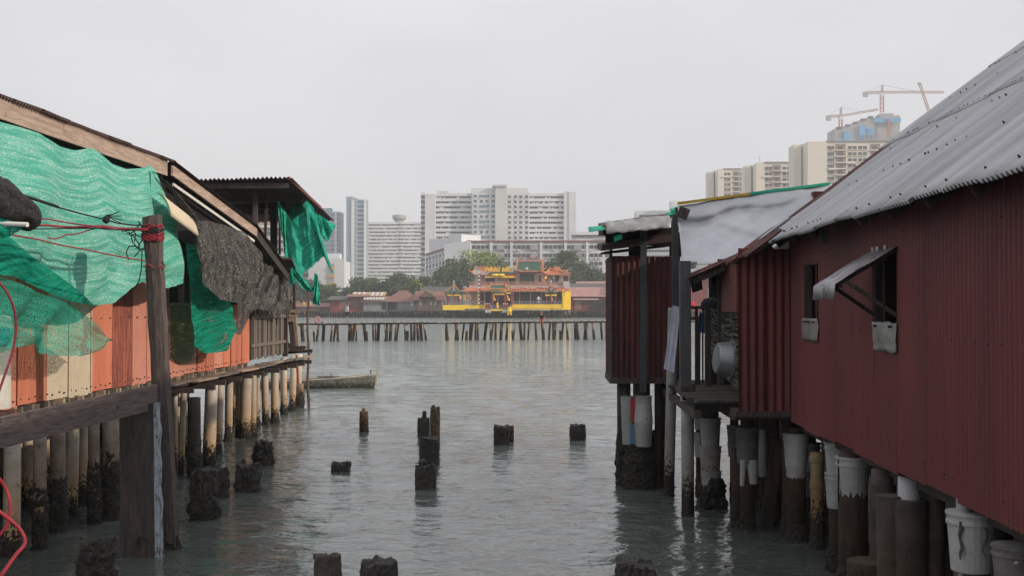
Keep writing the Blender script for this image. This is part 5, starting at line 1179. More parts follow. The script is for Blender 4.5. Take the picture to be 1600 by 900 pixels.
# =================================================================== FAR SHORE
m_land = M('shore_ground', (.12,.11,.085), (.07,.07,.045), scale=.05)
mb = MB(); mb.grid(lambda a, b_: (-1390+2780*a, 330+1710*b_, .8+1.2*noise.noise(Vector((a*60, b_*30, 0)))*min(1, b_*20)), 60, 30)
mb.add([(-1390, 330, -1), (1390, 330, -1), (1390, 330, .8), (-1390, 330, .8)], [(0,1,2,3)]); struct(mb.build('shore_ground', m_land))
def hill(nm, x0, x1, Y, hmax, seed):
    mb = MB(); mb.grid(lambda a, b_: (x0+(x1-x0)*a, Y+400*b_, .5+hmax*math.sin(math.pi*a)**.8*math.sin(math.pi*min(1, b_*1.0))*(.8+.35*noise.noise(Vector((a*5, b_*2, seed))))), 60, 12)
    struct(mb.build(nm, M('hill_woods', (.05,.07,.04), (.03,.05,.03), scale=.01, bump=0)))
hill('hills', -300, 460, 1580, 118, 1.3)
hill('hills', -900, -100, 1620, 55, 4.3)
m_bw = M('far_white_wall', (.64,.655,.67), (.56,.575,.59), scale=.05, rough=.8, spot=(.5,.49,.47), spot_lo=.6, spot_hi=.75, spot_scale=.4, spot_stretch=(1,1,.1), rnd=.03, bump=0)
m_boff = M('far_off_white_wall', (.60,.60,.58), (.54,.54,.53), scale=.05, rnd=.03, bump=0)
m_bcream = M('far_cream_wall', (.68,.63,.54), (.62,.57,.49), scale=.05, rough=.8, rnd=.03, bump=0)
m_bgrey = M('far_grey_wall', (.34,.34,.35), (.28,.28,.29), scale=.1, rough=.8, rnd=.03, bump=0)
m_bpink = M('far_pink_wall', (.50,.33,.30), rough=.8, bump=0); m_bbrown = M('far_brown_wall', (.34,.23,.18), rough=.8, bump=0)
m_win = M('far_window_glass', (.05,.055,.06), (.10,.105,.11), scale=.5, rough=.35, rnd=0, bump=0)
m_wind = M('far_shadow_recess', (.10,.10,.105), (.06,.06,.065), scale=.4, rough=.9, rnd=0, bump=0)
m_glz = M('far_blue_glazing', (.09,.16,.22), (.13,.22,.28), scale=.1, rough=.25, rnd=0, bump=0)
m_roofr = M('far_red_roof_edge', (.28,.12,.10), bump=0); m_orw = M('far_orange_panel', (.60,.30,.08), bump=0)
m_bluew = M('far_blue_wall', (.20,.28,.34), (.26,.33,.38), scale=.2, bump=0); m_bluenet = M('blue_scaffold_net', (.06,.28,.55), (.12,.34,.55), scale=.3, bump=0, rough=.9)
m_yel = M('crane_yellow', (.42,.22,.13), rough=.6, bump=0); m_cred = M('crane_red', (.40,.12,.08), rough=.6, bump=0)
G0 = .5
def fb(px0, px1, pyt, Y):
    a = PY(px0, pyt, Y); b_ = PY(px1, pyt, Y); return a.x, b_.x, (a.z+b_.z)/2
def wins(mb, frames, x0, x1, y, zlist, w, h_, xs):
    for z in zlist:
        for fx in xs:
            x = x0+(x1-x0)*fx; mb.box((x-w/2, y-.12, z), (x+w/2, y+.2, z+h_)); frames.box((x-w/2-.15, y-.35, z-.2), (x+w/2+.15, y, z-.02))
            if R.random() < .35: frames.box((x-w/2+.1, y-.6, z-.75), (x-w/2+1.0, y-.1, z-.25))
def band_block(par, px0, px1, pyt, Y, fl, depth=16, bays=24, wall=None, skip_top=1, gap=.42):
    wall = wall or m_bw
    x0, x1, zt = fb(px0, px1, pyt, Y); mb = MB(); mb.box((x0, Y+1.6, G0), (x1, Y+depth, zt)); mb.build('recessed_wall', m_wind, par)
    mb = MB(); n_ = int((zt-G0)/fl)
    for k in range(n_+1):
        z = zt-fl*(k+skip_top-1)-(.9 if k == 0 else 0)
        if z-fl*(1-gap) < G0: break
        z1 = zt if k == 0 else zt-fl*k
        mb.box((x0, Y, z1-fl*(1-gap)), (x1, Y+1.75, z1))
    mb.build('balcony_band', wall, par, kind='stuff')
    mb = MB(); rowm = MB()
    for k in range(bays+1):
        x = x0+(x1-x0)*k/bays; mb.box((x-.18, Y+.55, G0), (x+.18, Y+1.7, zt-.3))
    mb.build('fin_wall', m_bgrey, par, kind='stuff')
    for k in range(n_):
        for q in range(bays):
            if R.random() < .30:
                x = x0+(x1-x0)*(q+R.random()*.6)/bays; z = zt-fl*(k+1); rowm.box((x, Y+.5, z+.05), (x+R.uniform(.6, 1.6), Y+.7, z+fl*gap*R.uniform(.5, .95)))
    rowm.build('laundry_and_blinds', m_bw, par, kind='stuff')
    return x0, x1, zt
def solid(par, nm, px0, px1, pyt, Y, dY, mat, dz=0, zb=G0):
    x0, x1, zt = fb(px0, px1, pyt, Y); mb = MB(); mb.box((x0, Y, zb), (x1, Y+dY, zt+dz)); mb.build(nm, mat, par); return x0, x1, zt
def win_block(par, px0, px1, pyt, Y, fl, xs, w=1.5, h_=1.35, first=1.9, wall=None, depth=14, zmin=4):
    x0, x1, zt = solid(par, 'wall', px0, px1, pyt, Y, depth, wall or m_bw); a = MB(); f_ = MB(); zs = []
    z = zt-first
    while z-h_ > zmin: zs.append(z-h_); z -= fl
    wins(a, f_, x0, x1, Y, zs, w, h_, xs); a.build('windows', m_win, par, kind='stuff'); f_.build('sills_and_units', wall or m_bw, par, kind='stuff'); return x0, x1, zt
def bthing(nm, px, Y, label): return thing(nm, ((px-855)/F*Y, Y, G0), label, 'building')
# D main tower
b = bthing('apartment_tower', 780, 640, 'widest and tallest white apartment slab directly behind the colourful temple')
solid(b, 'side_wall', 658, 664, 300, 644, 18, m_bw); solid(b, 'stair_tower', 664, 680, 303, 639, 16, m_bw)
a = MB(); x0, x1, zt = fb(658, 664, 300, 644)
for k in range(26): a.box((x0-.1, 643.4, zt-3.2-2.95*k), (x1+.3, 644.2, zt-1.9-2.95*k))
for k in range(26): x2 = fb(680, 681, 303, 639)[0]
a.build('windows', m_win, b, kind='stuff')
band_block(b, 680, 738, 302, 642, 2.82, bays=14)
solid(b, 'roof_parapet', 683, 700, 298, 645, 8, m_bw)
x0, x1, zt = win_block(b, 738, 774, 300, 637, 2.84, (.13, .40, .63, .90), w=1.7, first=1.6)
a = MB()
xm0 = x0+(x1-x0)*.30; xm1 = x0+(x1-x0)*.74
for k in range(22):
    z = zt-1.6-2.84*k
    if z < 5: break
    if k % 3 != 1: a.box((xm0, 636.7, z-1.35), (xm1, 637.1, z))
a.build('glazed_balconies', m_glz, b, kind='stuff')
solid(b, 'central_core', 774, 792, 288, 635, 16, m_boff); solid(b, 'roof_house', 736, 774, 294, 641, 12, m_boff); solid(b, 'roof_house', 792, 824, 294, 641, 12, m_boff); solid(b, 'roof_slab', 769, 792, 289, 634, 14, m_bw, dz=.2, zb=fb(769, 792, 291, 634)[2])
win_block(b, 792, 827, 301, 637, 2.84, (.12, .38, .62, .88), w=1.7, first=1.6)
band_block(b, 827, 889, 302, 642, 2.84, bays=15); solid(b, 'end_wall', 889, 900, 300, 640, 18, m_bw)
solid(b, 'curved_balcony_end', 881, 889, 299, 640.5, 12, m_bw)
# E low block
b = bthing('apartment_block', 800, 385, 'long low white flats with a dark red roof edge just behind the temple trees')
x0, x1, zt = win_block(b, 734, 945, 378, 385, 2.8, [.03+.0335*k for k in range(29)], w=1.25, h_=1.25, first=1.1, zmin=2, depth=12)
mb = MB(); mb.box((x0-.2, 384.4, zt-.05), (x1+.3, 397, zt+.45)); mb.build('roof_edge', m_roofr, b)
mb = MB()
for fx in (.15, .30, .52, .7, .86): x = x0+(x1-x0)*fx; mb.box((x, 384.5, 2), (x+.9, 385.1, zt)); 
mb.build('pilaster', m_bw, b, kind='stuff')
mb = MB()
for fx in (.2, .45, .77):
    for k in range(5): x = x0+(x1-x0)*fx; mb.box((x, 384.1, zt-2.75-2.8*k), (x+2.6, 385.1, zt-1.0-2.8*k))
mb.build('glazed_balconies', m_bgrey, b, kind='stuff')
# oblique stepped wing
pts = [(734, 374, 388), (727, 366, 389), (727, 378, 390), (700, 382, 396)]
b2 = bthing('apartment_block', 690, 400, 'stepped white flats turned at an angle, left of the long low block')
def oblique(par, pxa, pya, Ya, pxb, pyb, Yb, mat, nm='wall', zb=G0, depth=10):
    p = PY(pxa, pya, Ya); q = PY(pxb, pyb, Yb); mb = MB()
    n_ = Vector((-(q.y-p.y), q.x-p.x, 0)).normalized(); 
    if n_.y < 0: n_ = -n_
    n_ *= depth
    mb.add([(p.x, p.y, zb), (q.x, q.y, zb), (q.x+n_.x, q.y+n_.y, zb), (p.x+n_.x, p.y+n_.y, zb), p, q, q+n_, p+n_], [(3,2,1,0),(4,5,6,7),(0,1,5,4),(1,2,6,5),(2,3,7,6),(3,0,4,7)]); mb.build(nm, mat, par); return p, q
p, q = oblique(b2, 665, 399, 420, 735, 377, 388, m_bw)
def obwins(par, p, q, cols, rows, fl, top=1.2, w=1.1, h_=1.3):
    d = (q-p); d.z = 0; L = d.length; d.normalize(); n_ = Vector((d.y, -d.x, 0)); n_ = -n_ if n_.y > 0 else n_
    m1 = MB(); m2 = MB()
    for i in range(cols):
        f_ = (i+.5)/cols; c = p.lerp(q, f_)
        for k in range(rows):
            z = c.z-top-h_/2-fl*k
            if z < 3: continue
            cc = Vector((c.x, c.y, z)); m1.bar(cc-d*w/2+n_*.05, cc+d*w/2+n_*.05, .3, h_); m2.bar(cc-d*(w/2+.2)+n_*.4-Vector((0, 0, h_*.72)), cc+d*(w/2+.2)+n_*.4-Vector((0, 0, h_*.72)), .9, h_*.45)
    m1.build('windows', m_win, par, kind='stuff'); m2.build('balconies', m_bw, par, kind='stuff')
obwins(b2, p, q, 13, 6, 2.8)
oblique(b2, 671, 374, 418, 700, 372, 404, m_bw, 'roof_house', zb=10); oblique(b2, 700, 367, 400, 721, 366, 396, m_bw, 'roof_house', zb=10)
mb = MB(); mb.bar(p+Vector((0, -.4, .2)), q+Vector((0, -.4, .2)), .9, .4); mb.build('roof_edge', m_roofr, b2)
p, q = oblique(b2, 644, 432, 390, 690, 425, 372, m_bw, 'podium', depth=8); obwins(b2, p, q, 14, 2, 3.0, w=1.2)
p, q = oblique(b2, 694, 382, 386, 735, 376, 384, m_bw, 'blank_wall', depth=6)
# C slab with tank
b = bthing('apartment_tower', 610, 890, 'broad white slab block with a pink end and a water tank on its roof')
band_block(b, 569, 661, 347, 890, 2.82, bays=26); solid(b, 'pink_end', 561, 569, 346, 889, 18, m_bpink)
x0, x1, z0_ = fb(612, 633, 336, 895); zz = fb(612, 633, 347, 895)[2]
mb = MB(); mb.lathe(((x0+x1)/2, 900, zz), [(3.6, -2), (3.6, (z0_-zz)*.35), (5.4, (z0_-zz)*.5), (5.4, z0_-zz), (5.2, z0_-zz+.3)], n=16); mb.build('water_tank', m_bgrey, b)
a = MB()
for k in range(26): a.box((fb(625, 626, 347, 889)[0], 889, fb(569, 570, 347, 890)[2]-1.2-2.82*k), (fb(628, 629, 347, 889)[0], 890, fb(569, 570, 347, 890)[2]-2.82*k))
a.build('stair_lights', m_white, b, kind='stuff')
# B tall glazed tower
b = bthing('apartment_tower', 556, 840, 'slim tall pale blue glazed tower left of the broad slab')
def glazed(par, px0, px1, pyt, Y, fl, cols, dx=0):
    x0, x1, zt = solid(par, 'wall', px0, px1, pyt, Y, 14, m_bluew); m1 = MB(); z = zt-1.2
    while z-2 > 3:
        for (a_, c_) in cols: m1.box((x0+(x1-x0)*a_, Y-.15, z-1.9), (x0+(x1-x0)*c_, Y+.2, z))
        z -= fl
    m1.build('windows', m_win if False else m_glz, par, kind='stuff'); return x0, x1, zt
glazed(b, 541, 557, 309, 838, 3.3, ((.06, .46), (.56, .94))); glazed(b, 557, 571, 311, 842, 3.3, ((.12, .80),))
x0, x1, zt = solid(b, 'corner_column', 549, 553, 312, 836, 2, m_bw); solid(b, 'roof_crown', 541, 551, 307, 837, 8, m_bluew); solid(b, 'white_fin', 568.5, 571, 313, 840, 2, m_bw)
x0, x1, zt = fb(557, 571, 311, 842); mb = MB()
for k in range(30): mb.box((x0, 841.2, zt-.9-3.3*k), (x1+.6, 842, zt-.2-3.3*k))
mb.build('floor_slabs', m_bw, b, kind='stuff')
# A glazed tower behind the rag
b = bthing('apartment_tower', 508, 850, 'squarer blue-grey glazed tower behind the torn green netting')
glazed(b, 485, 532, 331, 850, 3.25, ((.22, .38), (.42, .62), (.66, .80), (.88, .99))); solid(b, 'roof_house', 500, 517, 325, 853, 8, m_bluew); x0, x1, zt = solid(b, 'white_column', 523, 526, 330, 848, 3, m_bw)
# F institutional
b = bthing('office_building', 500, 450, 'white four-storey building with an orange striped stair bay, seen under the green rag')
x0, x1, zt = win_block(b, 440, 538, 408, 450, 3.05, [.05+.072*k for k in range(9)]+[.80, .90, .965], w=1.7, h_=1.6, first=1.6, wall=m_bw, zmin=2)
solid(b, 'parapet', 482, 538, 404, 449, 4, m_bw); solid(b, 'roof_house', 488, 530, 396, 455, 6, m_bw)
x0, x1, zt = solid(b, 'stair_bay', 514, 522, 412, 448.5, 2, m_bgrey)
mb = MB()
for k in range(5): mb.box((x0-.05, 448.2, zt-1.2-3.05*k-1.2), (x1+.05, 448.6, zt-3.05*k-1.2))
mb.build('orange_panel', m_orw, b, kind='stuff')
# G red-roofed block left behind the pavilion
b = bthing('apartment_block', 400, 420, 'white flats with a red-banded roof seen through the pavilion posts')
x0, x1, zt = win_block(b, 340, 450, 352, 420, 2.9, [.04+.062*k for k in range(16)], w=1.4, h_=1.3, first=2.6, zmin=2)
mb = MB(); mb.box((x0, 418.6, zt-1.5), (x1, 432, zt-.9)); mb.build('red_band', m_roofr, b); solid(b, 'roof', 345, 448, 342, 423, 6, m_bbrown)
# small buildings seen right of the main tower / behind outhouse
b = bthing('apartment_block', 1020, 600, 'low white flats peeping above the outhouse roof')
win_block(b, 994, 1062, 329, 600, 2.9, [.1+.06*k for k in range(14)], w=1.4, first=2.2, zmin=30); solid(b, 'roof_house', 1048, 1080, 314, 640, 8, m_bw)
band_block(b, 1000, 1090, 385, 590, 2.9, bays=20)
b = bthing('apartment_block', 920, 500, 'pale low-rise wing at the foot of the distant hill left of the outhouse')
win_block(b, 893, 960, 362, 520, 2.9, [.05+.08*k for k in range(12)], w=1.5, first=1.4, zmin=20)
# H cream flats
def cream(pxl, pxm, pxr, pyl, pym, Y, fl, label, recs, cols):
    b = bthing('apartment_block', (pxl+pxr)/2, Y, label)
    solid(b, 'side_wing', pxl, pxl+(pxm-pxl)*.55, pyl, Y+10, 12, m_bcream); x0, x1, zt = solid(b, 'recessed_stair', pxl+(pxm-pxl)*.50, pxm+1, pyl-1, Y+13, 10, m_bgrey)
    m1 = MB(); 
    z = zt-2
    while z > 30: m1.box((x0+(x1-x0)*.25, Y+12.7, z-1.4), (x0+(x1-x0)*.85, Y+13.2, z)); z -= fl
    m1.build('windows', m_win, b, kind='stuff')
    # solid blank front portion + windowed front
    wl_ = pxm+(pxr-pxm)*.22
    solid(b, 'blank_wall', pxm, wl_, pym, Y-.5, 14, m_bcream)
    x0, x1, zt = solid(b, 'front_wall', wl_, pxr, pym, Y, 14, m_bcream)
    m1 = MB(); m2 = MB(); m3 = MB()
    for (ra, rb) in recs:
        m3.box((x0+(x1-x0)*ra, Y-.08, 20), (x0+(x1-x0)*rb, Y+.3, zt-1.2))
    m3.build('brown_recess', m_bbrown, b, kind='stuff')
    z = zt-2.2
    while z > 30:
        for c_ in cols: x = x0+(x1-x0)*c_; m1.box((x-.9, Y-.15, z-1.5), (x+.9, Y+.2, z)); m2.box((x-1.1, Y-.6, z-1.85), (x+1.1, Y-.05, z-1.6))
        for (ra, rb) in recs: m1.box((x0+(x1-x0)*(ra+.25*(rb-ra)), Y-.2, z-1.6), (x0+(x1-x0)*(ra+.7*(rb-ra)), Y+.1, z)); m2.box((x0+(x1-x0)*ra, Y-.8, z-2.3), (x0+(x1-x0)*rb, Y-.1, z-1.8))
        if R.random() < .5: x = x0+(x1-x0)*R.choice(cols); m2.box((x-2, Y-1.0, z-2.6), (x+2.5, Y-.1, z-1.9))
        z -= fl
    m1.build('windows', m_win, b, kind='stuff'); m2.build('sills_and_balconies', m_bcream, b, kind='stuff')
    mb = MB(); mb.box((x0-.5, Y-.8, zt), (x1+.3, Y+14, zt+.4)); mb.build('roof_slab', m_bgrey, b); return b
cream(1107, 1122, 1165, 268, 264, 660, 2.95, 'leftmost and lowest of the three cream apartment blocks', ((.40, .72),), (.04, .22, .82, .95))
cb = cream(1164, 1182, 1240, 259, 254, 600, 2.95, 'middle of the three cream apartment blocks with a roof antenna', ((.28, .56),), (.06, .20, .68, .84))
mb = MB(); p = PY(1187, 254, 605); mb.cyl(p, p+Vector((0, 0, 3.5)), .12, n=5); mb.bar(p+Vector((-1, 0, 2.6)), p+Vector((1, 0, 3.1)), .1, .1); mb.build('antenna', m_bgrey, cb)
cream(1240, 1262, 1400, 226, 221, 557, 2.95, 'tallest and nearest cream apartment block beside the corrugated roof', ((.12, .27), (.62, .77)), (.02, .075, .33, .40, .48, .55, .83, .90, .97))
# construction tower
b = bthing('unfinished_tower', 1355, 850, 'grey concrete tower under construction wrapped in blue netting')
solid(b, 'core', 1366, 1406, 188, 850, 25, m_bgrey); solid(b, 'core', 1376, 1396, 177, 852, 16, m_bgrey); solid(b, 'core', 1396, 1406, 180, 853, 16, m_bgrey)
for k, (xa, xb, py) in enumerate(((1304, 1318, 201), (1318, 1330, 197), (1330, 1342, 193), (1342, 1354, 188), (1354, 1366, 184))):
    x0, x1, zt = fb(xa, xb, py, 848); mb = MB(); mb.box((x0, 848, 80), (x1, 870, zt)); mb.build('floor_plate', m_bgrey, b)
    if k != 2: mb = MB(); mb.box((x0, 846.5, 90), (x1-.8, 847.5, zt-(1 if k % 2 else 5)-3)); mb.build('blue_net', m_bluenet, b)
    mb = MB(); mb.box((x0+1, 847.2, zt), (x1-1, 848, zt+1.2)); mb.build('formwork', m_wind, b)
x0, x1, zt = fb(1366, 1407, 184, 848); mb = MB(); mb.box((x0, 847, zt-3.5), (x1, 847.8, zt-.3)); mb.build('blue_net', m_bluenet, b)
x0, x1, zt = fb(1345, 1407, 212, 848); mb = MB(); 
for k in range(16): x = x0+(x1-x0)*k/15; mb.box((x, 846, 100), (x+.5, 846.5, zt))
for k in range(4): mb.box((x0, 845.8, zt-3*k), (x1, 846.2, zt-3*k+.4))
mb.build('scaffold', m_bgrey, b, kind='stuff')
x0, x1, zt = fb(1386, 1387.5, 186, 848); mb = MB(); mb.box((x0, 846.2, 100), (x1+1, 846.8, zt)); mb.build('hoist_mast', m_cred, b)
def lattice(mb, p, q, w, n_, t=.25):
    p = Vector(p); q = Vector(q); d = (q-p).normalized(); s = d.cross(Vector((0, 1, 0))).normalized()*w/2; f_ = Vector((0, w/2, 0))
    for a in (s+f_, s-f_, -s+f_, -s-f_): mb.bar(p+a, q+a, t, t, up=(0, 1, 0))
    for i in range(n_):
        u = p.lerp(q, i/n_); v = p.lerp(q, (i+1)/n_); sg = (-1)**i
        mb.bar(u+s*sg-f_, v-s*sg-f_, t*.7, t*.7, up=(0, 1, 0))
def crane(label, Y, mast, base_py, jib, cjib, apex, mat):
    c = thing('tower_crane', tuple(PY(mast[0], base_py, Y)), label, 'tower crane')
    P = lambda t: PY(t[0], t[1], Y)
    mb = MB(); lattice(mb, PY(mast[0], base_py, Y), P(mast), 2.2, 9, .4); mb.build('mast', mat, c)
    mb = MB(); lattice(mb, P(mast), P(jib), 1.2, 22, .35); mb.build('jib', m_yel, c)
    mb = MB(); lattice(mb, P(mast), P(cjib), 1.4, 7, .4); mb.build('counter_jib', m_yel, c)
    mb = MB(); lattice(mb, P(mast), P(apex), 1.0, 4, .3); mb.build('apex_tower', m_cred, c)
    k = P(cjib); mb = MB(); mb.box((k.x-1.6, Y-1, k.z-3), (k.x+2.0, Y+1, k.z+.6)); mb.build('counterweight', m_bgrey, c)
    k = P(mast); mb = MB(); mb.box((k.x-1.4, Y-1.8, k.z-3.2), (k.x+1.4, Y-.6, k.z-.6)); mb.build('cab', m_bw, c)
    for e in (P(jib).lerp(P(mast), .35), P(cjib)): mb = MB(); mb.bar(P(apex), e, .2, .2, up=(0, 1, 0)); mb.build('tie_rod', m_bgrey, c)
crane('taller of the two tower cranes, standing on the unfinished tower', 862, (1378, 144), 176, (1475, 144), (1352, 145), (1379, 133), m_cred)
crane('lower tower crane at the left corner of the unfinished tower', 866, (1313.5, 181), 202, (1372, 171), (1294, 182), (1314, 168), m_cred)
c = thing('luffing_crane_jib', tuple(PY(1453, 176, 900)), 'steeply raised lattice crane boom rising behind the corrugated roof', 'crane')
mb = MB(); lattice(mb, PY(1460, 200, 900), PY(1437, 131, 900), 1.5, 18, .35); mb.build('boom', m_yel, c); mb = MB(); p = PY(1437, 131, 900); mb.box((p.x-1.6, 899, p.z-.2), (p.x+.8, 901, p.z+.9)); mb.build('boom_head', m_bgrey, c)

# shoreline houses on piles
m_shore = {'red': M('shore_red_wall', (.20,.045,.04), (.13,.035,.03), scale=.8, rough=.8), 'grey': M('shore_grey_wall', (.27,.28,.28), (.2,.2,.2), scale=.8), 'brown': M('shore_brown_wall', (.28,.19,.14), (.18,.12,.09), scale=.8),
           'rroof': M('shore_rust_roof', (.24,.11,.085), (.16,.075,.06), scale=.5, rough=.8), 'droof': M('shore_dark_roof', (.10,.095,.095), rough=.8), 'proof': M('shore_pink_roof', (.38,.20,.18), (.32,.17,.15), scale=.5)}
def shore_piles(par, px0, px1, Y, ztop, step, mats=None):
    px = px0
    while px < px1:
        x = (px-855)/F*Y; pale = R.random() < .45; mb = MB(); r_ = R.uniform(.10, .2)
        mb.cyl((x, Y+R.uniform(-.3, .6), -.3), (x+R.uniform(-.08, .08), Y+.2, ztop), r_, n=6); mb.build('pile', (m_bp[0] if pale else m_stub), par); px += step*R.uniform(.6, 1.4)
def shed(px0, px1, pyw, pyb, pyr, Y, wall, roof, label, depth=9, overhang=.8, ridge=None, nm='shore_house', feats=(), step=5.5, zlift=0):
    Y += 26
    h_ = thing(nm, ((px0+px1)/2*Y/F-855*Y/F, Y, 0), label, 'house')
    x0, x1, ze = fb(px0, px1, pyw, Y); zb = PY(px0, pyb, Y).z; zr = PY(px0, pyr, Y+depth/2).z
    mb = MB(); mb.box((x0, Y, zb), (x1, Y+depth, ze)); mb.build('wall', wall, h_)
    mb = MB(); mb.box((x0-.8, Y-1.2, zb-.25), (x1+.8, Y+depth, zb-.02)); mb.build('deck', m_dwood, h_)
    mb = MB(); mb.add([(x0-overhang, Y-1.2, ze-.1), (x1+overhang, Y-1.2, ze-.1), (x1+(.0 if ridge == 'hip' else overhang)-(3 if ridge == 'hip' else 0), Y+depth/2, zr), (x0-(.0 if ridge == 'hip' else overhang)+(3 if ridge == 'hip' else 0), Y+depth/2, zr), (x0-overhang, Y+depth+1, ze-.1), (x1+overhang, Y+depth+1, ze-.1)],
                       [(0,1,2,3), (3,2,5,4), (0,3,4), (1,5,2)]); mb.build('roof', roof, h_, thick=.1)
    for (fx0, fx1, fy0, fy1, mt, nn, pr_) in feats:
        a, c_, zt = fb(fx0, fx1, fy0, Y); z1 = PY(fx0, fy1, Y).z; mb = MB(); mb.box((a, Y-.08-pr_, z1), (c_, Y+.05, zt)); mb.build(nn, mt, h_)
    shore_piles(h_, px0-3, px1+3, Y-.9, zb-.2, step); 
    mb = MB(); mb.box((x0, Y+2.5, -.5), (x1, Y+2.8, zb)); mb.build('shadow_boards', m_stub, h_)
    return h_
G_ = m_shore
shed(400, 452, 476, 486, 471, 282, G_['brown'], G_['droof'], 'low brown shed on the shore at the far left behind the footbridge')
shed(452, 516, 479, 486, 474, 283, G_['red'], G_['rroof'], 'low red wooden shed on the shore left of the walking person', feats=((470, 500, 480, 486, G_['brown'], 'wall_panel', 0),))
shed(516, 545, 468, 488, 463, 281, G_['red'], G_['droof'], 'dark red shed directly behind the walking person', feats=((530, 538, 471, 484, m_cred, 'red_door', 0), (538, 545, 470, 486, G_['grey'], 'grey_panel', 0)))
o = shed(545, 568, 463, 487, 460, 280, G_['red'], G_['rroof'], 'maroon boxy shore house with a colourful striped roof behind', feats=((552, 560, 470, 479, m_shore['droof'], 'window', 0),))
shed(568, 604, 471, 487, 463, 279.5, G_['grey'], G_['rroof'], 'grey-walled shore house next to the maroon one', feats=((568, 596, 471, 486, G_['grey'], 'panel_wall', .1), (597, 604, 473, 484, m_stub, 'open_front', 0)))
shed(604, 650, 471, 486, 454, 281, G_['grey'], G_['rroof'], 'shore house with a big rust-brown hipped roof and dark open front', ridge='hip', feats=((604, 620, 472, 484, m_stub, 'open_front', 0), (622, 629, 471, 480, m_bgrey, 'window', 0), (634, 640, 471, 478, m_bgrey, 'window', 0), (641, 646, 471, 478, m_white, 'window', 0)))
shed(651, 688, 469, 486, 455, 280, G_['brown'], G_['rroof'], 'brown timber shore house with a gable, left of the temple', feats=((655, 659, 471, 477, m_bw, 'window', 0), (672, 675, 471, 477, m_bw, 'window', 0), (679, 682, 471, 477, m_bw, 'window', 0)))
g = thing('gable_roof', tuple(PY(666, 462, 305)), 'small pointed gable on the rust-brown shore roof', 'roof gable')
a, b_, c_ = PY(654, 464, 304.5), PY(680, 464, 304.5), PY(665, 453, 304.5); mb = MB(); mb.add([a, b_, c_, a+Vector((0, 6, 0)), b_+Vector((0, 6, 0)), c_+Vector((0, 6, 0))], [(0,1,2), (0,2,5,3), (1,4,5,2)]); mb.build('gable', G_['brown'], g, thick=.08)
for u, v in ((a, c_), (c_, b_)): mb = MB(); mb.bar(u+Vector((0, -.2, .1)), v+Vector((0, -.2, .1)), .3, .3); mb.build('edge_board', m_wood, g)
shed(660, 700, 460, 470, 448, 292, G_['droof'], G_['droof'], 'dark-roofed house behind the left temple pavilion', feats=())
# striped colourful roofs
sr = thing('striped_roof', tuple(PY(590, 464, 312)), 'low roof of yellow, pink and white striped sheets behind the shore houses', 'roof')
cols_ = [m_orw, m_bw, m_bpink, M('stripe_green', (.3,.4,.25), bump=0)]
for k in range(22):
    p = PY(549+2.4*k, 461, 310); q = PY(549+2.4*(k+1), 461, 310); mb = MB(); mb.add([(p.x, 310, p.z-.2), (q.x, 310, p.z-.2), (q.x, 313, p.z+.82), (p.x, 313, p.z+.82)], [(0,1,2,3)]); mb.build('roof_strip', cols_[k % 3 if k % 5 else 3], sr, thick=.05)
for k in range(14):
    p = PY(568+2.4*k, 468, 304.0); mb = MB(); mb.add([(p.x, 304.0, p.z), (p.x+.40, 304.0, p.z), (p.x+.40, 305.1, p.z+.55), (p.x, 305.1, p.z+.55)], [(0,1,2,3)]); mb.build('roof_strip', cols_[(k*2+1) % 4], sr, thick=.05)
# right of temple
shed(893, 955, 463, 486, 449, 283, G_['red'], G_['proof'], 'long red shore house with a pink-red roof right of the temple', feats=((896, 935, 466, 469, m_bpink, 'awning', 1.2), (920, 948, 470, 484, m_stub, 'open_front', 0), (898, 908, 470, 484, G_['brown'], 'wall_panel', 0)))
shed(905, 965, 447, 450, 440, 300, G_['brown'], G_['proof'], 'paler pink roof rising behind the red shore house')
shed(885, 955, 450, 462, 443, 294, G_['droof'], G_['droof'], 'grey-brown roofed house behind the pink roof right of the temple')
shed(1060, 1180, 432, 486, 425, 270, m_shore['red'], m_shore['rroof'], 'bright red house glimpsed between the veranda posts', feats=((1106, 1112, 450, 470, m_bgrey, 'window', 0),))
shed(965, 1060, 450, 486, 440, 282, G_['red'], G_['rroof'], 'plain red shore house hidden mostly behind the outhouse')
p = PY(1081, 474, 60); mb = MB(); mb.lathe(p-Vector((0, 0, .35)), [(.05, .1), (.13, .16), (.18, .28), (.13, .42), (.05, .46)], n=14); mb.cyl(p+Vector((0, 0, .1)), p+Vector((0, 0, .8)), .01, n=5)
solo(mb, "lantern", M("red_lantern", (.6,.03,.05), bump=0), "round red lantern glimpsed beyond the veranda rail", "lantern")

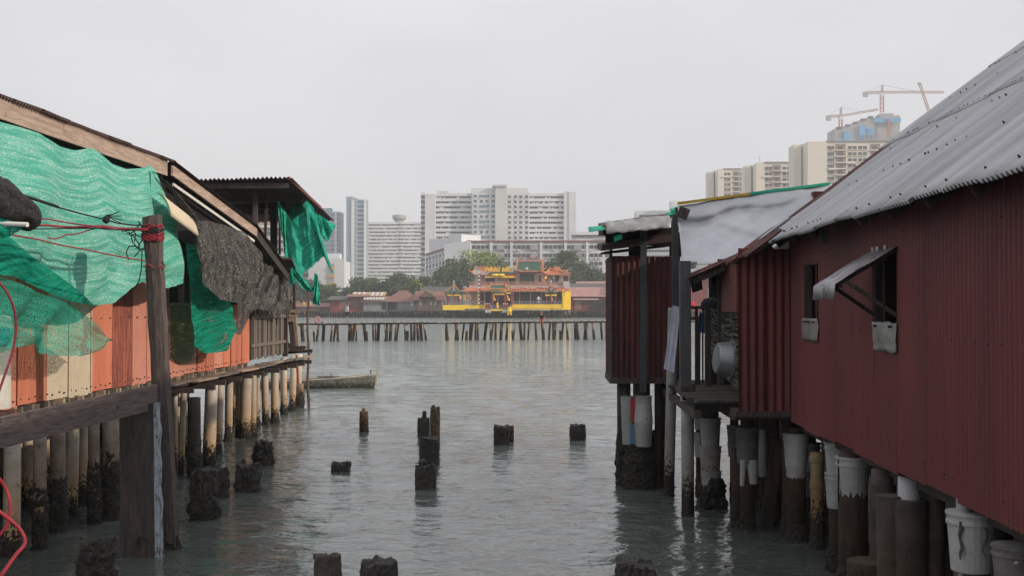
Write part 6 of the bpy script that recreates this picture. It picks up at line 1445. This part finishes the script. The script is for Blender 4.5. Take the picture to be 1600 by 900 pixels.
# trees
def tree(px, pyb_, pyt, Y, wpx, mi, label, seed, nleaf=4200, mi2=None):
    base = Vector(((px-855)/F*Y, Y, .6)); H_ = PY(px, pyt, Y).z-.6; W_ = wpx/F*Y/2; rr = random.Random(seed)
    t = thing('tree', tuple(base), label, 'tree', None); mb = MB()
    mb.tube([base, base+Vector((.2, 0, H_*.3)), base+Vector((-.1, 0, H_*.55)), base+Vector((.2, 0, H_*.8))], [.5, .4, .28, .1], n=8)
    clumps = []
    for k in range(26):
        a = rr.uniform(0, 6.28); el = rr.uniform(-.35, 1); rad = rr.uniform(.35, 1)**.6
        q = Vector((math.cos(a)*W_*rad*math.sqrt(max(.05, 1-max(0, el)**2*.9)), math.sin(a)*W_*.7*rad, H_*.55+el*H_*.38)); clumps.append((q, rr.uniform(.22, .40)*W_+.5))
        if k % 3 == 0: mb.tube([base+Vector((0, 0, H_*.35)), base+q*.6+Vector((0, 0, H_*.1)), base+q], [.18, .1, .04], n=5)
    mb.build('trunk', m_bark, t)
    lb = MB(); lb2 = MB()
    for i in range(nleaf):
        q, r_ = clumps[i % len(clumps)] if rr.random() < .93 else (Vector((rr.uniform(-W_, W_), rr.uniform(-W_, W_)*.6, H_*rr.uniform(.3, .9))), 1.0)
        d = Vector((rr.gauss(0, 1), rr.gauss(0, 1), rr.gauss(0, .8))); d.normalize(); c = base+q+d*(r_*rr.random()**.35)
        if c.z > base.z+H_: c.z = base.z+H_-rr.random()*.5
        s = rr.uniform(.22, .5)*(Y/300)**.5; a = Vector((rr.gauss(0, 1), rr.gauss(0, 1), rr.gauss(0, 1))).normalized(); e = (a.orthogonal().normalized())*s; g_ = a.cross(e)*.7
        (lb2 if (mi2 is not None and (i % len(clumps)) % 4 == 0) else lb).add([c-e, c+g_, c+e, c-g_], [(0,1,2,3)])
    lb.build('crown', m_leaf[mi], t)
    if lb2.v: lb2.build('crown', m_leaf[mi2], t)
    return t
TR = [(745, 390, 340, 82, 0, 'bright yellow-green tree rising tallest left of the temple roofs', 1, 1), (715, 405, 330, 66, 1, 'dark rounded tree below the bright one, behind the left pavilion', 2, 2),
      (778, 408, 345, 36, 2, 'small dark tree just left of the temple upper hall', 3, None), (695, 420, 350, 36, 2, 'low dark tree at the left foot of the stepped flats', 4, None),
      (885, 392, 335, 62, 2, 'large dark tree behind the right end of the temple', 5, 1), (918, 412, 345, 50, 2, 'lower dark tree spreading right of the temple', 6, None), (862, 410, 350, 34, 1, 'tree crown squeezed behind the temple green roof', 7, None), (945, 428, 340, 30, 2, 'small tree next to the outhouse edge', 8, None),
      (625, 427, 330, 46, 1, 'rounded tree in front of the broad slab block', 9, None), (570, 434, 325, 56, 1, 'wide low tree at the foot of the slim glazed tower', 10, 2), (596, 440, 315, 44, 2, 'low dark tree between the two wider ones', 11, None), (548, 450, 310, 34, 2, 'short bushy tree near the striped roof', 12, None),
      (510, 444, 315, 40, 1, 'tree in front of the white office building', 13, None), (470, 436, 318, 56, 2, 'dark tree behind the yellow flags at left', 14, None), (645, 438, 310, 30, 1, 'light bushy tree beside the podium flats', 15, 0), (440, 432, 320, 50, 2, 'dark tree half hidden by the black nets', 16, None), (665, 432, 320, 30, 1, 'young tree between podium and stepped flats', 17, None)]
for (px, pyt, Y, w, mi, lb, sd_, m2) in TR: tree(px, 480, pyt, Y+26, w, mi, lb, sd_, nleaf=3600 if w > 40 else 2200, mi2=m2)
# =================================================================== TEMPLE ON PILES
YT = 292.0
m_ty = M('temple_yellow', (.88,.61,.03), (.78,.52,.03), scale=.6, rough=.6, bump=0, rnd=.03); m_tr = M('temple_red', (.42,.035,.03), rough=.5, bump=0)
m_to = M('temple_orange_trim', (.62,.29,.13), (.48,.14,.07), scale=2, bump=0); m_tg = M('temple_green_tile', (.02,.085,.052), (.035,.11,.065), scale=1.5, rough=.45, bump=0)
m_tp = M('temple_pink_stone', (.48,.27,.21), (.42,.24,.19), scale=1, bump=0); m_tdk = M('temple_dark_interior', (.035,.032,.03), bump=0); m_tw = M('temple_pale_stone', (.55,.50,.46), bump=0)
m_tf = M('temple_gold', (.82,.50,.08), (.72,.36,.06), scale=2, rough=.5, bump=0); m_tor = M('temple_orange_tile', (.50,.17,.07), (.40,.12,.06), scale=1, bump=0)
te = thing('temple', (0, YT, 0), 'ornate Chinese temple with green tiled upper hall and yellow platform standing on piles over water', 'temple')
te.location = ((790-855)/F*YT, YT, 0); te['_o'] = tuple(te.location)
def TB(par, nm, px0, px1, py0, py1, mat, d0=0, d1=1.0, kind=None):
    """box from photo px extents at temple distance; d0/d1 depth range in metres behind the front line"""
    a = PY(px0, py1, YT+d0); b_ = PY(px1, py0, YT+d0); mb = MB(); mb.box((a.x, YT+d0, a.z), (b_.x, YT+d1, b_.z)); return mb.build(nm, mat, par, kind=kind)
TB(te, 'platform', 693, 884, 485.5, 487, m_dwood, -1, 12)
TB(te, 'platform_fascia', 692, 726, 476.5, 484.5, m_ty, -1.6, 12); TB(te, 'platform_fascia', 726, 758, 476, 482.5, m_ty, -1, 12); TB(te, 'platform_fascia', 799, 880, 475.5, 481.5, m_ty, -1, 12)
TB(te, 'platform_ledge', 800, 880, 482.3, 483.8, m_ty, -1.5, 0)
# right end wing, turned a little
a = PY(880, 484, YT-1.2); b_ = PY(891.5, 478, YT+9); mb = MB(); zt = PY(884, 452, YT).z
mb.add([(a.x, a.y, a.z), (b_.x, b_.y, a.z), (b_.x, b_.y+.1, zt), (a.x, a.y, zt), (a.x-.3, a.y+.2, a.z), (a.x-.3, a.y+.2, zt)], [(0,1,2,3), (0,3,5,4)]); mb.build('end_wall', m_ty, te, thick=.12)
for k in range(4):
    t = (k+.5)/4; p = Vector((a.x+(b_.x-a.x)*t, a.y+(b_.y-a.y)*t, 0)); mb = MB(); mb.box((p.x+.02, p.y-.25, a.z+.2), (p.x+.16, p.y+.25, zt-.1)); mb.build('end_rib', m_ty, te)
# railings
for (xa, xb) in ((692, 758), (800, 880)):
    for py in (471, 473.8): a = PY(xa, py, YT-.9); b_ = PY(xb, py, YT-.9); mb = MB(); mb.bar(a, b_, .09, .10); mb.build('rail', m_bgrey, te)
    mb = MB(); px = xa
    while px <= xb: p = PY(px, 476, YT-.9); mb.box((p.x-.05, p.y-.05, p.z), (p.x+.05, p.y+.05, p.z+.9)); px += 5.5
    mb.build('railing_posts', m_bgrey, te, kind='stuff')
# ground hall
TB(te, 'hall_back_wall', 735, 880, 455, 476, m_tdk, 5.5, 10); TB(te, 'side_wall', 735, 748, 456, 475, m_tp, 1.5, 6); TB(te, 'side_column', 745, 748, 456, 475, m_ty, 1.0, 1.5)
TB(te, 'ceiling', 735, 884, 453.5, 455.5, m_tr, 0, 10)
for px in (757, 802, 812, 829, 846): TB(te, 'column', px-.9, px+.9, 455, 475.5, m_tp if px != 829 else m_bgrey, 2, 2.3)
# sloping orange tile skirt roof
def skirt(par, px0, px1, py0, py1, mat, d0, d1, flare=1.5, nm='skirt_roof'):
    p = PY(px0, py1, YT+d0); q = PY(px1, py1, YT+d0); u = PY(px0, py0, YT+d1); v = PY(px1, py0, YT+d1); mb = MB(); n_ = 40
    def fn(a, b_):
        lo = p.lerp(q, a); hi = u.lerp(v, a); c = lo.lerp(hi, b_); c.z -= .12*math.sin(math.pi*b_); c.z += .03*math.cos(a*n_*6.28); c.x += (a-.5)*2*flare*(1-b_); return c
    mb.grid(fn, 160, 4); mb.build(nm, mat, par, thick=.06)
    mb = MB(); mb.bar(p-Vector((flare, .1, 0)), q+Vector((flare, -.1, 0)), .15, .16); mb.build('eave_trim', m_to, par)
skirt(te, 730, 884, 449.5, 455, m_tor, -1.0, 1.6)
mb = MB()
for k in range(44): p = PY(801+1.9*k, 450.5+R.uniform(0, 4), YT-1.1+.3); mb.lathe(p, [(.05, 0), (.17, .12), (.17, .26), (.04, .36)], n=7)
mb.build('little_lanterns', m_tr, te, kind='stuff')
mb = MB()
for k in range(20): p = PY(803+4*k, 451+R.uniform(0, 3), YT-1.3+.3); mb.lathe(p, [(.03, 0), (.10, .06), (.10, .14), (.03, .2)], n=6)
mb.build('lamp_bulbs', m_white, te, kind='stuff')
# terrace and balustrade
TB(te, 'terrace_band', 733, 890, 446, 449.5, m_tw, 1.5, 11); TB(te, 'terrace_rail', 733, 890, 440, 441, m_tp, 1.5, 1.8); TB(te, 'terrace_base', 733, 890, 445, 446, m_tp, 1.4, 2)
mb = MB(); px = 733.5
while px < 890: p = PY(px, 445, YT+1.6); mb.box((p.x, p.y, p.z), (p.x+(.30 if int(px) % 12 == 0 else .12), p.y+.15, p.z+.62)); px += 1.75
mb.build('balusters', m_tp, te, kind='stuff'); TB(te, 'terrace_end', 880, 890, 439.5, 451, m_tw, 1.0, 8)
# upper hall
TB(te, 'upper_hall', 806, 845, 424, 445, m_tp, 4, 11); TB(te, 'hall_opening', 812, 835, 427.5, 444, m_tdk, 3.85, 4.2); TB(te, 'window_frame', 840.5, 846.5, 428, 444, m_tw, 3.7, 4.1); TB(te, 'window_pane', 841.5, 845.5, 430, 442, m_tdk, 3.6, 4.0); TB(te, 'red_lintel', 808, 848, 423.5, 426.5, m_tr, 3.5, 4.2)
TB(te, 'orange_pier', 847, 853, 424, 445, m_to, 3.6, 9)
for px in (813, 819, 827, 834): TB(te, 'door_post', px-.35, px+.35, 427, 444, m_tg, 3.6, 3.8)
# curved gable roof builder
def croof(par, pxc, pye, pyr, halfw, ridgew, depth, up, yc, mat=m_tg, trim=m_to, nm='tiled_roof', ribs=26):
    e = PY(pxc, pye, YT+yc); rz_ = PY(pxc, pyr, YT+yc).z; hw = halfw/F*YT; rw = ridgew/F*YT; mb = MB()
    def fn(sgn):
        def f_(a, b_):
            u = a*2-1; t = b_; w = hw+(rw-hw)*t**.8; z = e.z+(rz_-e.z)*t**1.35+up*abs(u)**4*(1-t)**2+.035*math.cos(a*ribs*6.28)
            return Vector((e.x+u*w, e.y+sgn*depth*(1-t), z))
        return f_
    for sgn in (-1, 1): mb.grid(fn(sgn), ribs*4, 8)
    mb.build(nm, mat, par, thick=.06)
    mb = MB(); mb.tube([Vector((e.x+rw*1.12*u, e.y, rz_+.15+.35*abs(u)**3)) for u in [k/8-1 for k in range(17)]], .17, n=6); mb.build('ridge', trim, par)
    mb = MB(); mb.tube([fn(-1)(k/16, 0)+Vector((0, -.05, .05)) for k in range(17)], .13, n=6); mb.build('eave_trim', trim, par)
    for s in (0, 1):
        mb = MB(); mb.tube([fn(-1)(s, k/10)+Vector((0, -.1, .12)) for k in range(11)], .18, n=6); mb.tube([fn(-1)(s, 0), fn(-1)(s, 0)+Vector(((s*2-1)*.45, -.1, .35)), fn(-1)(s, 0)+Vector(((s*2-1)*.5, -.1, .8))], [.16, .12, .03], n=6); mb.build('verge_horn', trim, par)
        q = [fn(-1)(s, 0), fn(-1)(s, .5), fn(-1)(s, 1), fn(1)(s, .5), fn(1)(s, 0)]; mb = MB(); mb.add(q, [(0,1,2,3,4)]); mb.build('gable_panel', m_tp, par, thick=.05)
    return e, rz_, rw, fn
e, rz_, rw, fn = croof(te, 828, 425, 408.5, 23, 19.5, 3.6, .55, 6.5)
TB(te, 'verge_band', 845, 850, 409, 428, m_to, 3.2, 3.6)
def flameset(par, nm, px0, px1, pyb, pyt, n_, mat, dd, seed=1):
    rr = random.Random(seed); mb = MB()
    for k in range(n_):
        px = px0+(px1-px0)*(k+.5)/n_; p = PY(px, pyb, YT+dd); h_ = (pyb-pyt)/F*YT*rr.uniform(.6, 1); w = (px1-px0)/n_/F*YT*.75; ln = rr.uniform(-.5, .5)*w
        mb.add([p+Vector((-w, -.08, 0)), p+Vector((w, -.08, 0)), p+Vector((w*.7+ln, -.06, h_*.55)), p+Vector((ln*1.8, 0, h_)), p+Vector((-w*.7+ln, -.06, h_*.5)), p+Vector((-w, .12, 0)), p+Vector((w, .12, 0)), p+Vector((w*.7+ln, .1, h_*.55)), p+Vector((-w*.7+ln, .1, h_*.5))],
               [(0,1,2,3,4), (8,3,7,6,5), (0,5,6,1), (1,6,7,2), (2,7,3), (4,3,8), (4,8,5,0)])
    return mb.build(nm, mat, par, kind='stuff' if n_ > 3 else None)
def dragon(par, nm, px, pyb, s, mat, dd, mir=1):
    p = PY(px, pyb, YT+dd); mb = MB(); mb.tube([p+Vector((mir*x*s, -.1, z*s)) for x, z in ((-.5, 0), (-.1, .15), (.35, .35), (.3, .75), (-.1, .9), (-.3, 1.2), (0, 1.5), (.35, 1.6))], [.10*s, .2*s, .22*s, .2*s, .17*s, .13*s, .16*s, .05*s], n=6)
    for z in (.5, .9, 1.3): mb.tube([p+Vector((0, -.1, z*s)), p+Vector((-mir*.35*s, -.15, (z+.35)*s))], [.1*s, .02], n=5)
    return mb.build(nm, mat, par)
dragon(te, 'ridge_dragon', 816.5, 405.5, .55, m_tr, 6.5); dragon(te, 'ridge_dragon', 838.5, 405.5, .55, m_tr, 6.5, -1); 
p = PY(828, 404, YT+6.5); mb = MB(); mb.lathe(p-Vector((0, 0, .1)), [(.1, 0), (.22, .15), (.3, .35), (.22, .55), (.05, .7)], n=10); mb.build('ridge_pearl', m_tr, te)
p = PY(823, 421.5, YT+3.4); mb = MB(); mb.lathe(p, [(.45, 0), (.4, .25), (.2, .55), (.05, .7)], n=10); mb.build('roof_emblem', m_tw, te)
TB(te, 'rear_tile_strip', 803, 853, 405.6, 408.8, m_tp, 6.3, 6.7)
# upper left pavilion
TB(te, 'left_pavilion_wall', 741, 755, 429, 445, m_bgrey, 5, 9); TB(te, 'left_pavilion_wall', 742.5, 747, 431, 444, m_tw, 4.9, 5.1)
croof(te, 752, 430, 419, 15, 9, 2.4, .7, 5.4, mat=m_bgrey, trim=m_to, ribs=14)
flameset(te, 'flame_crest', 749, 757, 424, 413.5, 5, m_to, 4.6, 2); flameset(te, 'gold_crest', 757, 781, 424.5, 413.5, 14, m_tf, 4.4, 3); flameset(te, 'gold_crest', 785, 800, 424.5, 413.5, 9, m_tf, 4.4, 4)
for px in (742, 755): dragon(te, 'corner_dragon', px-3, 428, .38, m_to, 3.2, -1 if px < 750 else 1)
TB(te, 'yellow_beam', 758, 804, 431.5, 434, m_ty, 3, 9); TB(te, 'red_beam', 758, 806, 429, 431.3, m_tr, 3.3, 9); TB(te, 'green_eave', 766, 806, 425.5, 429, m_tg, 3.6, 9); TB(te, 'mid_wall', 758, 806, 434, 446, m_tp, 6, 10)
TB(te, 'dark_opening', 760, 773, 435, 445, m_tdk, 5.8, 6.1); TB(te, 'dark_opening', 796, 804, 435, 445, m_tdk, 5.8, 6.1); TB(te, 'pale_pier', 774, 778, 434, 445, m_tw, 5.7, 6.1)
for px in (774, 783): p = PY(px, 431, YT+2.8); mb = MB(); mb.lathe(p-Vector((0, 0, .2)), [(.6, 0), (.9, .15), (1.0, .4), (.7, .7)], n=14); mb.build('yellow_drum', m_ty, te)
# upper right pavilion
TB(te, 'right_pavilion_wall', 856, 880, 430, 445, m_bgrey, 5, 9); TB(te, 'green_door', 862, 866, 431, 444, m_tg, 4.8, 5.1); TB(te, 'window_pane', 868, 873, 431, 441, m_tdk, 4.8, 5.1); TB(te, 'open_side', 880, 888, 430, 443, m_tdk, 6, 9)
croof(te, 866, 430, 421, 17, 8, 2.4, .55, 5.4, mat=m_tor, trim=m_to, ribs=16); croof(te, 880, 431, 424, 9, 6, 2.2, .4, 6.4, mat=m_bgrey, trim=m_to, ribs=10)
flameset(te, 'flame_crest', 866, 876, 423, 412, 5, m_to, 4.6, 7); dragon(te, 'corner_dragon', 886, 429, .38, m_tp, 4)
for px in (878, 889): TB(te, 'slim_column', px-.5, px+.5, 430, 441, m_to, 3.6, 3.9)
# support piles
px = 694
while px < 892:
    x = (px-855)/F*YT; mb = MB(); mb.cyl((x, YT+R.choice((-.6, 1.5, 3)), -.4), (x, YT+.6, PY(700, 486, YT).z), .15 if R.random() < .75 else .24, n=7); mb.build('pile', m_bp[0] if R.random() < .38 else m_stub, te); px += R.uniform(3, 7)
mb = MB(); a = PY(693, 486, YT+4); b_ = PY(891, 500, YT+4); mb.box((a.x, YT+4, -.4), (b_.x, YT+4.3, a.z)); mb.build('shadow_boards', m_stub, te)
# gate
ga = thing('temple_gate', tuple(PY(787, 480, YT-1)), 'red-columned temple gate with small green curved roof facing the water', 'gate')
for px in (769, 789, 799.5): TB(ga, 'column', px-1.2, px+1.2, 456, 477, m_tr, -2.2, -1.9)
TB(ga, 'column', 776.5, 779, 460, 475, m_tr, -.5, -.2)
TB(ga, 'sign_board', 767, 791, 451.5, 456, m_tf, -2.3, -1.8); TB(ga, 'plaque', 773, 786, 455, 458.5, m_bgrey, -2.45, -2.3); TB(ga, 'yellow_lintel', 770, 788, 458.8, 461, m_ty, -2.2, -1.8); TB(ga, 'yellow_lintel', 790, 798, 457, 459, m_ty, -2.2, -1.8)
# three unreadable dark characters on the plaque are small strokes
mb = MB()
for k in range(3):
    p = PY(775.3+3.9*k, 456.8, YT-2.48)
    for (dx, dz, w, h_) in ((0, .14, .34, .05), (0, -.12, .30, .05), (0, 0, .05, .38), (-.13, -.03, .05, .2), (.13, .03, .05, .2)): mb.box((p.x+dx-w/2, p.y-.03, p.z+dz-h_/2), (p.x+dx+w/2, p.y, p.z+dz+h_/2))
mb.build('plaque_lettering', m_tdk, ga, kind='stuff')
croof(ga, 778, 452, 446, 16, 11, 1.8, .55, -2, ribs=16); dragon(ga, 'roof_dragon', 797, 452, .45, m_tg, -2.6); dragon(ga, 'roof_dragon', 806, 452, .42, m_to, -2.3, -1); dragon(ga, 'roof_dragon', 765, 450, .35, m_to, -2.6, -1)
flameset(ga, 'flame_crest', 765, 792, 447, 442.5, 12, m_to, -2, 9)
TB(ga, 'gate_step', 766, 800, 483, 486, m_ty, -3, 0); TB(ga, 'gate_step', 758, 767, 484, 488.5, m_tw, -3.2, -1); TB(ga, 'gate_step', 785, 794, 484, 488.5, m_tw, -3.2, -1)
for x0 in (758, 786):
    for k in range(4): TB(ga, 'red_post', x0+2.4*k, x0+.9+2.4*k, 475.5, 485, m_tr, -3, -2.8)
    for k in range(3):
        p = PY(x0+.6+2.9*k, 475, YT-2.9); mb = MB(); mb.lathe(p-Vector((0, 0, .12)), [(.06, 0), (.15, .1), (.15, .2), (.05, .3)], n=8); mb.build('post_finial', m_white, ga)
    TB(ga, 'red_rail', x0, x0+8, 479, 480, m_tr, -3, -2.8)
li = thing('guardian_lion', tuple(PY(796, 490, YT-3.4)), 'bright yellow lion figure hanging low at the right foot of the temple gate', 'statue')
p = PY(796, 486.5, YT-3.2); mb = MB(); mb.lathe(p-Vector((0, 0, .5)), [(.2, 0), (.5, .2), (.6, .6), (.45, 1.0), (.5, 1.25), (.3, 1.6)], n=12, wob=.3); mb.build('body', m_ty, li)
mb = MB()
for s in (-1, 1): mb.lathe(p+Vector((s*.35, -.2, -.95)), [(.16, 0), (.2, .2), (.16, .6)], n=8)
mb.build('paws', m_ty, li, kind='stuff')
st = thing('statue', tuple(PY(777, 482, YT-2.6)), 'small green and gold robed statue standing before the temple gate', 'statue')
p = PY(777, 482, YT-2.7); mb = MB(); mb.lathe(p, [(.35, 0), (.42, .3), (.3, .9), (.34, 1.2), (.12, 1.4)], n=12); mb.build('robe', m_tf, st); mb = MB(); mb.lathe(p+Vector((-.45, 0, 0)), [(.25, 0), (.3, .4), (.1, .8)], n=10, wob=.3); mb.build('green_base', m_tg, st)
mb = MB(); mb.lathe(p+Vector((0, 0, 1.35)), [(.08, 0), (.15, .12), (.14, .25), (.04, .4)], n=10); mb.build('head', m_skin, st)
# small pavilions
def pavil(pxc, label, w=14):
    t = thing('small_pavilion', tuple(PY(pxc, 476, YT-1)), label, 'pavilion', 'small pointed pavilions on the temple platform')
    c = PY(pxc, 458.5, YT-.2); top = PY(pxc, 443, YT-.2).z; hw = w/F*YT; mb = MB()
    def fn(a, b_):
        th = 2*math.pi*(a if a < 1 else 0)+math.pi/6; k = abs(math.cos(3*(th-math.pi/6))); r_ = hw*(1-b_)**1.5*(.86+.14*k)+.12; z = c.z+(top-c.z)*b_**1.1+.55*k**3*(1-b_)**3
        return Vector((c.x+r_*math.cos(th), c.y+.75*r_*math.sin(th), z))
    mb.grid(fn, 36, 10); mb.build('tiled_roof', m_tg, t, thick=.06)
    for k in range(6):
        mb = MB(); mb.tube([fn(k/6, j/8)+Vector((0, 0, .08)) for j in range(9)], [.13]*8+[.08], n=5); mb.build('hip_ridge', m_to, t)
        th = k*math.pi/3+math.pi/6; x, y = c.x+hw*.62*math.cos(th), c.y+hw*.5*math.sin(th); mb = MB(); mb.cyl((x, y, c.z-2.55), (x, y, c.z+.1), .15, n=8); mb.build('column', m_tr, t)
    mb = MB(); mb.cyl((c.x, c.y, top-.2), (c.x, c.y, top+.5), .07, n=6); mb.lathe((c.x, c.y, top+.35), [(.05, 0), (.2, .12), (.2, .28), (.05, .4)], n=10); mb.build('finial', m_white, t, kind='stuff')
    a = PY(pxc-w*.7, 462.5, YT-1.2); b_ = PY(pxc+w*.7, 460, YT-1.2); mb = MB(); mb.box((a.x, YT-1.2, a.z), (b_.x, YT-.9, b_.z)); mb.build('yellow_beam', m_ty, t)
pavil(709, 'small red-columned pavilion with a pointed roof at the left end of the temple platform'); pavil(861, 'small red-columned pavilion with a pointed roof near the right end of the temple platform', 13)
# lantern column
lc = thing('lantern_string', tuple(PY(749.5, 476, YT-1.5)), 'tall pole strung with red and white lanterns on the temple platform', 'lanterns')
mb = MB(); mb.cyl(PY(749.5, 476, YT-1.5), PY(749.5, 424, YT-1.5), .06, n=6); mb.build('pole', m_tr, lc)
for k in range(17):
    p = PY(749+1.2*((k % 2)*2-1)*.6, 475-3.0*k, YT-1.6); mb = MB(); mb.lathe(p, [(.06, 0), (.24, .1), (.27, .22), (.22, .36), (.06, .44)], n=8); mb.build('lantern', m_tr if k % 2 else m_white, lc)
# stone lantern
sl_ = thing('incense_shrine', tuple(PY(841, 474, YT-.8)), 'small grey shrine with white two-tier roof behind the right railing', 'shrine')
p = PY(841.5, 474, YT-.8); mb = MB(); mb.lathe(p, [(.35, 0), (.25, .3), (.25, .9), (.3, 1.0)], n=8); mb.build('body', m_bgrey, sl_)
mb = MB(); mb.lathe(p+Vector((0, 0, 1.0)), [(.75, 0), (.4, .15), (.2, .25), (.55, .3), (.15, .55), (.04, .85)], n=8); mb.build('roof', m_white, sl_)
# pennants
def pennant(px, pyt, h_, w, label, dd=-2.4, d2=1):
    t = thing('pennant', tuple(PY(px, pyt+h_+3, YT+dd)), label, 'flag'); a = PY(px, pyt, YT+dd); s = YT/F
    mb = MB(); mb.cyl(a+Vector((0, 0, -(h_+4)*s)), a+Vector((0, 0, .2)), .04, n=5); mb.build('pole', m_tr, t)
    mb = MB(); mb.grid(lambda u, v: a+Vector((d2*u*w*s, .12*math.sin(u*5+v*2), -v*h_*s*(1-0*u)-u*h_*s*(1-v)*.75)), 6, 6); mb.build('cloth', m_tf, t, thick=.02)
pennant(770.5, 460, 9.5, 4, 'yellow pennant on the left side of the temple gate'); pennant(792, 460, 9.5, 5, 'yellow pennant hanging between the right gate columns'); pennant(861.5, 461, 9, 2.6, 'yellow pennant inside the right small pavilion', -1.6)
pennant(855, 429, 7, 4.5, 'golden flag flying on the right terrace near the orange pier', 1.2, -1); pennant(864, 429, 7, 2, 'slim gold flag on the right terrace beside the green door', 1.2)
for k, (px, lb) in enumerate(((721, 'leftmost of the yellow flags beside the left small pavilion'), (725, 'second yellow flag from the left beside the left small pavilion'), (729, 'third yellow flag from the left beside the left small pavilion'), (733.5, 'rightmost yellow flag beside the left small pavilion'))): pennant(px, 459, 8, 3.4, lb, -1.6, 1 if k % 2 else -1)
# flags on the left shore
for k, (px, lb) in enumerate(((448, 'leftmost yellow flag on the left shore behind the stage posts'), (459, 'second yellow flag on the left shore behind the stage posts'), (463, 'third yellow flag on the left shore behind the stage posts'), (473, 'fourth yellow flag on the left shore, left of the brown pole'), (477, 'fifth yellow flag on the left shore, touching the brown pole'), (483, 'rightmost yellow flag on the left shore, right of the brown pole'))):
    pennant(px, 470, 7, 3.2, lb, 8, 1 if k % 2 else -1)

# =================================================================== HAZE
mh, n, l = newmat('haze'); out = n.new('ShaderNodeOutputMaterial'); pv_ = n.new('ShaderNodeVolumePrincipled')
pv_.inputs['Color'].default_value = (.95, .975, 1.0, 1); pv_.inputs['Density'].default_value = .00038; pv_.inputs['Anisotropy'].default_value = 0
l.new(pv_.outputs[0], out.inputs['Volume'])
mb = MB(); mb.box((-1400, -150, -1.2), (1400, 2050, 185)); hz_ = mb.build('haze', mh); hz_['kind'] = 'stuff'
